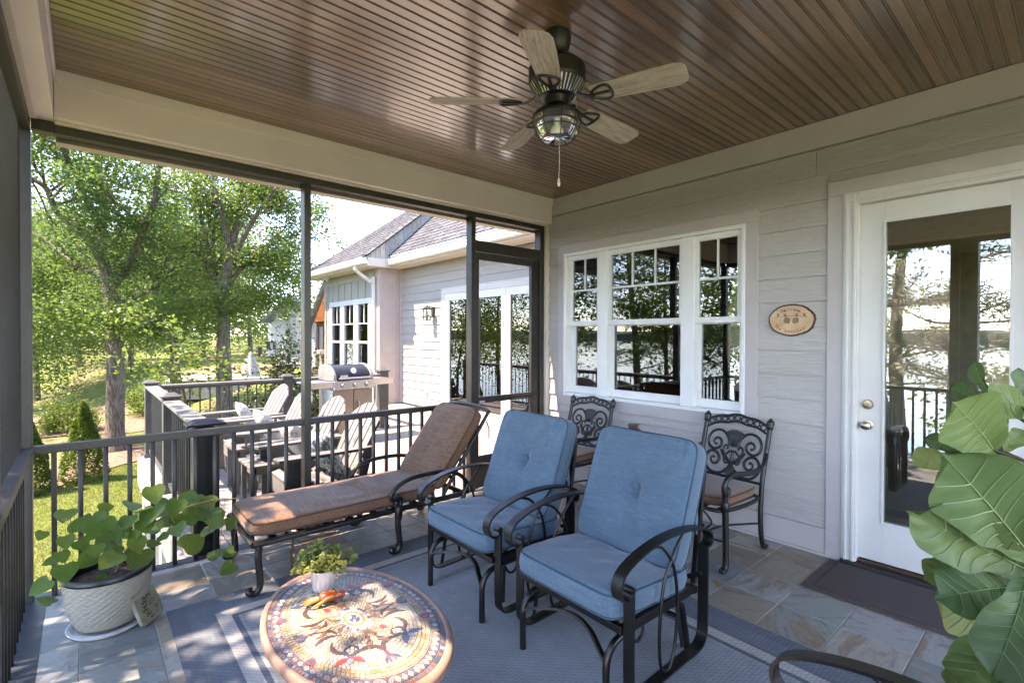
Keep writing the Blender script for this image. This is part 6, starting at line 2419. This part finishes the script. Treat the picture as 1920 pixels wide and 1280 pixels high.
# background trees: crowns of clumps on simple trunks
def back_tree(label, px, py_base, depth, h, rx, leafmat, seed, n=220, each=26, size=.24, name='background_tree', low=.28, group='leafy trees across the lawn'):
    rnd = random.Random(seed)
    np.random.seed(seed)
    b_ = far(px, py_base, depth)
    z0 = gz(b_.x, b_.y)
    t = thing(name, label, 'tree', (b_.x, b_.y, z0 - .1), group=group)
    mb = MB()
    tips = []
    trunk = cr([(0, 0, 0), (rnd.gauss(0, .15), rnd.gauss(0, .15), h * .3), (rnd.gauss(0, .3), rnd.gauss(0, .3), h * .6), (rnd.gauss(0, .4), rnd.gauss(0, .4), h * .92)], 5)
    mb.tube(trunk, list(np.linspace(.018 * h, .03, len(trunk))), 9)
    for k in range(9):
        j = rnd.randint(5, len(trunk) - 2)
        dd = Vector((rnd.gauss(0, 1), rnd.gauss(0, 1), rnd.uniform(.0, .6))).normalized()
        grow(mb, trunk[j], dd, rx * rnd.uniform(.5, .9), .05, 1, tips, rnd, 2)
    for k in range(n):
        v = Vector((rnd.gauss(0, 1), rnd.gauss(0, 1), rnd.gauss(0, 1))).normalized() * rnd.random() ** .35
        tips.append((v.x * rx, v.y * rx, h * (low + (1 - low) * .5) + v.z * h * (1 - low) * .52))
    mb.build('trunk', MT['bark'], t, smooth=60)
    V, F = scatter_leaves(tips, each, (.055 * h, .055 * h, .035 * h), size)
    stuff(quads('crown', V, F, leafmat, t))
    return t


bts = [(70, 790, 27, 9.5, 3.4, 'farleaf'), (150, 770, 34, 11, 4.0, 'elmleaf'), (245, 765, 30, 9, 3.2, 'farleaf'), (330, 745, 40, 13, 4.5, 'elmleaf'), (385, 740, 33, 9.5, 3.0, 'farleaf'), (470, 720, 46, 13, 4.2, 'oakleaf'), (20, 790, 24, 10, 3.4, 'elmleaf'), (285, 740, 52, 15, 5.5, 'farleaf'), (110, 745, 55, 15, 6, 'oakleaf'), (420, 715, 62, 14, 5.5, 'farleaf'), (200, 735, 70, 16, 7, 'elmleaf')]
bl = ['bushy tree at the far left edge of the lawn', 'rounded light green tree behind the oak trunk to its left', 'low leafy tree right of the big oak trunk', 'tall light tree behind the thin middle trunk', 'leafy tree just left of the slender oak', 'distant tree above the neighbouring patio', 'tree half hidden by the left screen post', 'tall distant tree between the oak and the thin trunk', 'large distant tree at left on the horizon', 'far tree right of the slender oak', 'wide far tree behind the large oak']
for k, ((px, pb, dep, h, rx, lm_), l) in enumerate(zip(bts, bl)):
    back_tree(l, px, pb, dep, h, rx, MT[lm_], 60 + k, n=190 if dep < 45 else 150, each=44, size=.15 if dep < 36 else .24, low=.04)

# continuous wood closing the view behind the lawn
rnd = random.Random(77)
np.random.seed(77)
tips = []
for k in range(620):
    px = rnd.uniform(-160, 640)
    dep = rnd.uniform(72, 96)
    b_ = far(px, 700, dep)
    hgt = 11 + 4 * math.sin(px * .021) + 3 * math.sin(px * .057 + 1)
    tips.append((b_.x, b_.y, gz(b_.x, b_.y) + hgt * rnd.random() ** .8))
V, F = scatter_leaves(tips, 62, (1.0, 1.0, .7), .40)
wd = quads('woodland', V, F, MT['farleaf'])
wd['kind'] = 'stuff'
wd['label'] = 'dense green wood closing the view behind the lawn'
wd['category'] = 'woodland'

# lake-side trees, mirrored in the door and window glass
def pine(label, x, y, h, seed, r0=.24):
    rnd = random.Random(seed)
    np.random.seed(seed)
    z0 = gz(x, y)
    t = thing('pine_tree', label, 'tree', (x, y, z0 - .1), group='pines on the lake bank')
    mb = MB()
    P = cr([(0, 0, 0), (rnd.gauss(0, .2), rnd.gauss(0, .2), h * .35), (rnd.gauss(0, .3), rnd.gauss(0, .3), h * .7), (rnd.gauss(0, .4), rnd.gauss(0, .4), h)], 6)
    mb.tube(P, list(np.linspace(r0, .04, len(P))), 10)
    tips = []
    for k in range(38):
        j = rnd.randint(4, len(P) - 1)
        a = rnd.uniform(0, 6.28)
        L = rnd.uniform(1.6, 3.6) * (1.25 - .55 * j / len(P))
        d = Vector((math.cos(a), math.sin(a), rnd.uniform(-.05, .4)))
        q = [P[j]]
        for s in range(6):
            d = (d + Vector((rnd.gauss(0, .15), rnd.gauss(0, .15), rnd.gauss(0, .1)))).normalized()
            q.append(q[-1] + d * L / 6)
        mb.tube(q, list(np.linspace(.05, .012, 7)), 5)
        tips += [tuple(v) for v in q[2:]]
        for s in range(3):
            v = q[rnd.randint(2, 6)]
            tips.append(tuple(v + Vector((rnd.gauss(0, .4), rnd.gauss(0, .4), rnd.gauss(0, .2)))))
    mb.build('trunk', MT['bark'], t, smooth=60)
    V, F = scatter_leaves(tips, 46, (.24, .24, .14), .19, .17, .2)
    stuff(quads('crown', V, F, MT['pineleaf'], t))


pine('pine on the lake bank straight out from the porch', -17.0, -1.2, 16, 81)
pine('pine on the lake bank mirrored left of the door post', -19.5, .6, 17, 82, .28)
pine('pine on the lake bank mirrored at the right of the door glass', -18.0, -3.4, 15, 83)
pine('pine on the lake bank past the deck', -20.0, 6.5, 17, 84, .3)
pine('pine leaning over the water beyond the lawn', -19.0, 12.0, 16, 85)
pine('pine near the water far down the bank', -24.0, 18.0, 17, 87, .3)
def bank_tree(label, x, y, h, rx, lm_, seed, n=110, each=24, low=.2, size=.17):
    rnd = random.Random(seed)
    np.random.seed(seed)
    t = thing('bank_tree', label, 'tree', (x, y, gz(x, y) - .1), group='leafy trees on the lake bank')
    mb = MB()
    tips = []
    P = cr([(0, 0, 0), (.2, .1, h * .4), (rnd.gauss(0, .4), rnd.gauss(0, .4), h * .9)], 6)
    mb.tube(P, list(np.linspace(.017 * h, .03, len(P))), 9)
    for k in range(10):
        j = rnd.randint(4, len(P) - 2)
        dd = Vector((rnd.gauss(0, 1), rnd.gauss(0, 1), rnd.uniform(.1, .7))).normalized()
        grow(mb, P[j], dd, rx * rnd.uniform(.5, .9), .05, 1, tips, rnd, 2)
    for k in range(n):
        v = Vector((rnd.gauss(0, 1), rnd.gauss(0, 1), rnd.gauss(0, 1))).normalized() * rnd.random() ** .4
        tips.append((v.x * rx, v.y * rx, h * (low + (1 - low) * .5) + v.z * h * (1 - low) * .5))
    mb.build('trunk', MT['bark'], t, smooth=60)
    V, F = scatter_leaves(tips, each, (.05 * h, .05 * h, .03 * h), size)
    stuff(quads('crown', V, F, MT[lm_], t))


bank_tree('leafy tree between the deck and the lake', -15.5, 8.0, 9, 2.8, 'oakleaf', 91, 90)
bank_tree('leafy tree on the bank mirrored in the middle window', -14.0, 13.5, 11, 3.4, 'oakleaf', 92, 120)
bank_tree('low leafy tree on the bank below the porch', -18.5, 3.2, 6.0, 2.2, 'farleaf', 93, 60)
bank_tree('leafy tree on the bank mirrored in the right window', -16.5, 3.9, 10, 2.6, 'oakleaf', 94, 80)
bank_tree('low leafy tree by the water in front of the porch', -21.0, -1.8, 5.5, 2.2, 'farleaf', 95, 60)
bank_tree('full tree on the bank mirrored in the french doors', -15.0, 18.0, 12, 3.6, 'oakleaf', 97, 150, 34, .1, .15)
bank_tree('broad tree farther along the bank beyond the lawn', -13.0, 24.0, 13, 4.0, 'elmleaf', 98, 170, 34, .08, .16)
bank_tree('tree at the far end of the bank', -19.0, 28.0, 14, 4.4, 'oakleaf', 99, 160, 34, .08, .18)
bank_tree('tall slim tree just off the porch corner on the lake side', -8.7, .95, 11.9, 2.2, 'oakleaf', 96, 190, 30, .52, .14)

# ================================================================ shrubs and lawn
def cone_shrub(label, px, py, depth, h, r, seed):
    rnd = np.random.RandomState(seed)
    b_ = far(px, py, depth)
    t = thing('arborvitae', label, 'shrub', (b_.x, b_.y, gz(b_.x, b_.y) - .03))
    n = 9000
    u = rnd.rand(n) ** .8
    a = rnd.rand(n) * 2 * PI
    rad = r * (1 - u) ** .75 * (1 + .12 * np.sin(a * 5 + u * 14)) * (.72 + .28 * rnd.rand(n) ** .4) * np.minimum(1, .75 + u * 4)
    C = np.stack([rad * np.cos(a), rad * np.sin(a), u * h + .05], 1)
    np.random.seed(seed)
    V, F = leaf_cloud(C, .075, 1.2, .4, .5, .1)
    stuff(quads('foliage', V, F, MT['cypress'], t))
    mb = MB().tube([(0, 0, 0), (0, 0, h * .8)], [.05, .01], 8)
    mb.build('trunk', MT['bark'], t)


cone_shrub('bright conical evergreen shrub beside the oak trunk', 157, 905, 12.6, 2.0, .52, 3)
cone_shrub('conical evergreen shrub partly behind the left screen post', 55, 935, 11.6, 1.75, .48, 4)
def bush(label, px, py, depth, rx, rz, lm_, seed, n=9000, size=.09, name='evergreen_bush'):
    b_ = far(px, py, depth)
    t = thing(name, label, 'shrub', (b_.x, b_.y, gz(b_.x, b_.y) - .05))
    np.random.seed(seed)
    rnd = random.Random(seed)
    cl = []
    for k in range(46):
        v = Vector((rnd.gauss(0, 1), rnd.gauss(0, 1), abs(rnd.gauss(0, 1)))).normalized() * rnd.uniform(.55, 1.0)
        cl.append((v.x * rx, v.y * rx, .15 + v.z * rz))
    V, F = scatter_leaves(cl, n // 46, (rx * .16, rx * .16, rz * .13), size, .55, .6)
    stuff(quads('foliage', V, F, MT[lm_], t))
    mb = MB()
    for k in range(7):
        c = cl[k * 6]
        mb.tube(cr([(0, 0, 0), (c[0] * .4, c[1] * .4, c[2] * .5), c], 4), [.035, .032, .03, .028, .025, .022, .02, .018, .012], 6)
    mb.build('branches', MT['bark'], t)


bush('tall dark glossy evergreen behind the deck corner', 540, 790, 12.0, 1.15, 3.3, 'holly', 5, 15000, .085)
bush('dark low shrub along the far deck railing', 470, 770, 12.5, 1.2, 1.5, 'holly', 6, 9000, .085)
bush('light green bush at the lawn edge', 130, 800, 19, .9, 1.2, 'cypress', 8, 6000, .08)
bush('yellow green bush below the far trees', 290, 775, 22, 1.2, 1.2, 'elmleaf', 9, 6000, .10)
# grass blades on the near lawn
np.random.seed(12)
n = 70000
gx = np.random.uniform(-7.0, -1.5, n)
gy = 3.6 + np.random.uniform(0, 1, n) ** .8 * 10.5
zz = np.array([gz(a, b_) for a, b_ in zip(gx, gy)])
ang = np.random.uniform(0, 2 * PI, n)
hh = np.random.uniform(.03, .065, n)
wv_ = .006
lean = np.random.normal(0, .025, (n, 2))
A = np.stack([gx - wv_ * np.cos(ang), gy - wv_ * np.sin(ang), zz], 1)
Bq = np.stack([gx + wv_ * np.cos(ang), gy + wv_ * np.sin(ang), zz], 1)
T = np.stack([gx + lean[:, 0], gy + lean[:, 1], zz + hh], 1)
V = np.stack([A, Bq, T], 1).reshape(-1, 3)
tl_ = quads('lawn_grass', V, np.arange(3 * n).reshape(n, 3), MT['grassblade'])
tl_['kind'] = 'stuff'
tl_['label'] = 'short bright lawn grass below the porch'
tl_['category'] = 'grass'

# ================================================================ neighbours
nh = thing('neighbour_house', 'neighbouring brick house with orange cedar gable behind the bay', 'house')
def nbox(par, name, mt, px0, px1, py0, py1, dep, thick=.3):
    a, b_ = far(px0, py1, dep), far(px1, py0, dep)
    M = MB().box(-.5, .5, -.5, .5, -.5, .5)
    o = M.build(name, mt, par)
    c = (a + b_) / 2
    w = (Vector((b_.x, b_.y, 0)) - Vector((a.x, a.y, 0))).length
    o.location = c
    o.scale = (w, thick, abs(b_.z - a.z))
    o.rotation_euler = (0, 0, -YAW)
    return o


ND = 24.
nbox(nh, 'wall', MT['brick'], 575, 680, 600, 720, ND, .4)
g0, g1, g2 = far(585, 604, ND - .5), far(640, 598, ND - .5), far(612, 530, ND - .5)
back = Vector((FWD.x, FWD.y, 0)).normalized() * .5
gab = MB()
gab.add([g0, g1, g2, g0 + back, g1 + back, g2 + back], [(0, 1, 2), (3, 5, 4), (0, 3, 4, 1), (1, 4, 5, 2), (2, 5, 3, 0)])
gab.build('gable', MT['cedar'], nh)
e0, e1 = far(576, 622, ND - .9), far(614, 520, ND - .9)
e2 = far(655, 610, ND - .9)
rfn = mat('dark metal roof', (.09, .11, .14), .4, .3)
MB().bar(e0, e1, .5, .10, back).build('roof', rfn, nh)
MB().bar(e1, e2, .5, .10, back).build('roof', rfn, nh)
for (a, b_, c, d_, m_) in ((586, 592, 606, 690, 'vinyl'), (600, 604, 612, 690, 'pilaster')):
    nbox(nh, 'porch_post', MT[m_], a, b_, c, d_, ND - .6, .15)
for (a, b_, c, d_) in ((590, 598, 616, 668), (603, 609, 640, 700)):
    wdw = nbox(nh, 'window', MT['roomfloor'], a, b_, c, d_, ND - .25, .1)
sh0 = None
for k in range(12):
    nbox(nh, 'shutter_slat', MT['greyplastic'], 592.5, 597.5, 617 + k * 4.2, 619 + k * 4.2, ND - .32, .05)
nbox(nh, 'balcony', MT['pilaster'], 598, 625, 655, 663, ND - .7, .6)
wh = thing('white_house', 'white far house with stone chimney glimpsed through the trees', 'house')
WD = 42.
nbox(wh, 'wall', MT['vinyl'], 505, 590, 600, 700, WD, .5)
nbox(wh, 'chimney', MT['concrete'], 548, 560, 560, 690, WD - .6, .8)
for (a, b_, c, d_) in ((500, 506, 640, 655), (512, 518, 640, 655), (536, 541, 618, 628), (543, 547, 618, 628), (568, 580, 600, 612), (566, 578, 640, 660), (484, 492, 650, 670)):
    nbox(wh, 'window', MT['roomfloor'], a, b_, c, d_, WD - .3, .1)
w0, w1, w2 = far(498, 604, WD - 1), far(545, 560, WD - 1), far(600, 590, WD - 1)
MB().bar(w0, w1, 1.5, .2, back).build('roof', rfn, wh)
MB().bar(w1, w2, 1.5, .2, back).build('roof', rfn, wh)
nbox(wh, 'balcony_rail', MT['railgrey'], 500, 560, 668, 671, WD - 1.5, .1)
# neighbouring patio with a covered fire table and steps
pc = far(470, 706, 25.)
pz = gz(pc.x, pc.y) + .12
pat = struct(MB().box(-3.4, 2.6, -1.6, 1.6, -.9, 0).build('neighbour_patio', MT['concrete'], None, bev=.03))
pat.location = (pc.x, pc.y, pz)
pat.rotation_euler = (0, 0, -.2)
cv = thing('covered_umbrella', 'grey canvas covered patio umbrella on the neighbouring terrace', 'umbrella cover', (pc.x - .05, pc.y - .2, pz))
prof_ = [(r * .68, z * .68) for r, z in [(.62, .0), (.60, .2), (.52, .6), (.40, 1.05), (.22, 1.5), (.07, 1.78), (.0001, 1.85)]]
vs, fs = [], []
for r, z in prof_:
    for k in range(32):
        a = 2 * PI * k / 32
        rr = r * (1 + .10 * math.sin(a * 7 + z * 2) * (1 - z / 2))
        vs.append((rr * math.cos(a), rr * math.sin(a), z))
for i in range(len(prof_) - 1):
    for k in range(32):
        l = (k + 1) % 32
        fs.append((i * 32 + k, i * 32 + l, (i + 1) * 32 + l, (i + 1) * 32 + k))
MB().add(vs, fs).build('canvas', MT['cloth_grey'], cv, smooth=60)
MB().lathe([(.025, 1.18), (.025, 1.33), (.0001, 1.35)], 10).build('pole_tip', MT['iron'], cv, smooth=40)
stp = thing('garden_steps', 'pale stone steps with dark rail beside the covered umbrella', 'steps', (pc.x + 2.0, pc.y + .4, pz), -.2)
for k in range(5):
    MB().box(-.6, .6, -.2 + k * .3, .1 + k * .3, 0, .16 * (k + 1)).build('step', MT['concrete'], stp, bev=.01)
MB().tube([(-.62, -.2, 1.0), (-.62, 1.3, 1.8)], .025, 8).tube([(-.62, -.2, 0), (-.62, -.2, 1.0)], .02, 8).tube([(-.62, 1.3, .8), (-.62, 1.3, 1.8)], .02, 8).build('handrail', MT['iron'], stp)

# ================================================================ fiddle leaf fig at the right edge
fg = thing('fiddle_leaf_fig', 'large fiddle leaf fig filling the lower right edge', 'plant', (-2.10, -3.87, 0))
FO = Vector((-2.10, -3.87, 0))
def fiddle_mesh(seed):
    rnd = random.Random(seed)
    ts = [0, .05, .12, .22, .34, .48, .62, .75, .86, .94, 1.0]
    ws = [.03, .11, .17, .21, .25, .325, .39, .405, .35, .22, .02]
    S = 17
    vs, fs = [], []
    ph = rnd.uniform(0, 6)
    def surf(t, s):
        w = np.interp(t, ts, ws) * (1 + .05 * math.sin(17 * t + ph))
        y = w * s
        z = .07 * abs(s) ** 1.5 * (1 - .4 * t) + .030 * math.sin(11 * t + ph + 2 * s) * abs(s) - .22 * (t - .25) ** 2 * (1 if t > .25 else .3)
        # quilting between the veins
        z += .006 * math.cos(2 * PI * (t * 7 - abs(s) * 1.2)) * math.sin(PI * min(1, abs(s) + .02))
        return Vector((t, y, z))
    T = 46
    for i in range(T + 1):
        for j in range(S):
            vs.append(surf(i / T, -1 + 2 * j / (S - 1)))
    for i in range(T):
        for j in range(S - 1):
            a = i * S + j
            fs.append((a, a + S, a + S + 1, a + 1))
    lf = MB().add(vs, fs)
    vn = MB()
    vn.tube([surf(t, 0) + Vector((0, 0, .004)) for t in np.linspace(-.03, .97, 16)], list(np.linspace(.014, .003, 16)), 5)
    for k in range(6):
        t0 = .12 + k * .125
        for s in (-1, 1):
            P = [surf(min(.99, t0 + q * .16), s * q * .93) + Vector((0, 0, .0045)) for q in np.linspace(0, 1, 12)]
            vn.tube(P, list(np.linspace(.0062, .002, 12)), 4)
    return lf, vn


fm = []
for sd in range(3):
    l_, v_ = fiddle_mesh(sd)
    fm.append((l_, v_))
FIG = [  # tip px, base px, depth tip, depth base, width factor, roll deg, kind
    ((326, 38), (412, 172), 1.50, 1.45, .80, 50, 'fig'),
    ((532, 62), (500, 205), 1.40, 1.40, .9, -55, 'fig'),
    ((242, 132), (412, 208), 1.62, 1.50, .75, 20, 'fig'),
    ((418, 178), (560, 215), 1.28, 1.36, .85, 5, 'figlight'),
    ((300, 212), (418, 378), 1.25, 1.33, 1.35, -10, 'figlight'),
    ((152, 335), (356, 378), 1.48, 1.42, .70, 15, 'fig'),
    ((108, 398), (285, 440), 1.42, 1.40, .95, -5, 'figlight'),
    ((285, 440), (550, 775), 1.14, 1.26, .84, 4, 'fig'),
    ((186, 600), (330, 640), 1.45, 1.42, .7, 10, 'figlight'),
    ((165, 655), (545, 840), 1.18, 1.30, .60, 30, 'fig'),
    ((200, 720), (520, 880), 1.38, 1.36, .55, 55, 'fig'),
    ((160, 868), (380, 830), 1.36, 1.36, 1.05, -10, 'figlight'),
    ((230, 930), (510, 905), 1.22, 1.30, .80, 0, 'fig'),
    ((240, 975), (430, 1110), 1.30, 1.36, .80, 10, 'figlight'),
    ((440, 1260), (548, 880), 1.08, 1.20, .80, 20, 'fig'),
    ((300, 1270), (470, 1080), 1.12, 1.22, .85, -20, 'figlight'),
    ((250, 1280), (320, 1140), 1.16, 1.25, .55, -40, 'figlight'),
    ((545, 300), (455, 385), 1.34, 1.34, .9, -20, 'figlight'),
    ((640, 420), (560, 620), 1.20, 1.25, 1.0, 0, 'fig'),
    ((640, 900), (560, 1000), 1.25, 1.28, 1.0, 0, 'fig'),
]
for k, (tp, bs_, d0, d1_, wf, roll, kd) in enumerate(FIG):
    s = 2.0645
    tip = far(1660 + tp[0] / s, 660 + tp[1] / s, d0)
    bse = far(1660 + bs_[0] / s, 660 + bs_[1] / s, d1_)
    d = tip - bse
    L = d.length
    d.normalize()
    tocam = (CAM - (tip + bse) / 2).normalized()
    nrm_ = (tocam + Vector((0, 0, .25)))
    nrm_ = (nrm_ - d * nrm_.dot(d)).normalized()
    sd_ = nrm_.cross(d)
    a = math.radians(roll)
    nrm2 = nrm_ * math.cos(a) + sd_ * math.sin(a)
    sd2 = nrm2.cross(d)
    Mx = Matrix.Translation(bse - FO) @ Matrix((d, sd2, nrm2)).transposed().to_4x4() @ Matrix.Diagonal((L, L * wf * .76, L, 1))
    l_, v_ = fm[k % 3]
    q = MB()
    q.v = list(l_.v)
    q.f = list(l_.f)
    q.m = list(l_.m)
    o = q.build('leaf', MT[kd], fg, smooth=80)
    o.matrix_local = Mx
    q = MB()
    q.v, q.f, q.m = list(v_.v), list(v_.f), list(v_.m)
    q.build('vein', MT['vein'], o, smooth=60)
tk = MB().tube(cr([(0, 0, .30), (.02, .0, .7), (-.01, -.01, 1.05), (.03, -.01, 1.32), (.02, 0, 1.42)], 6), .013, 9)
for k, (tp, bs_, d0, d1_, *_r) in enumerate(FIG):
    b_ = far(1660 + bs_[0] / 2.0645, 660 + bs_[1] / 2.0645, d1_) - FO
    st0 = Vector((.0, 0, max(.34, min(1.40, b_.z - .05))))
    tk.tube(cr([st0, (st0 + b_) / 2 + Vector((0, 0, .01)), b_], 4), .0045, 6)
tk.build('stem', MT['stem'], fg, smooth=60)
MB().lathe([(.0001, .0), (.13, .0), (.15, .02), (.175, .30), (.18, .33), (.165, .33), (.16, .29), (.0001, .285)], 32).build('pot', MT['cloth_grey'], fg, smooth=40)
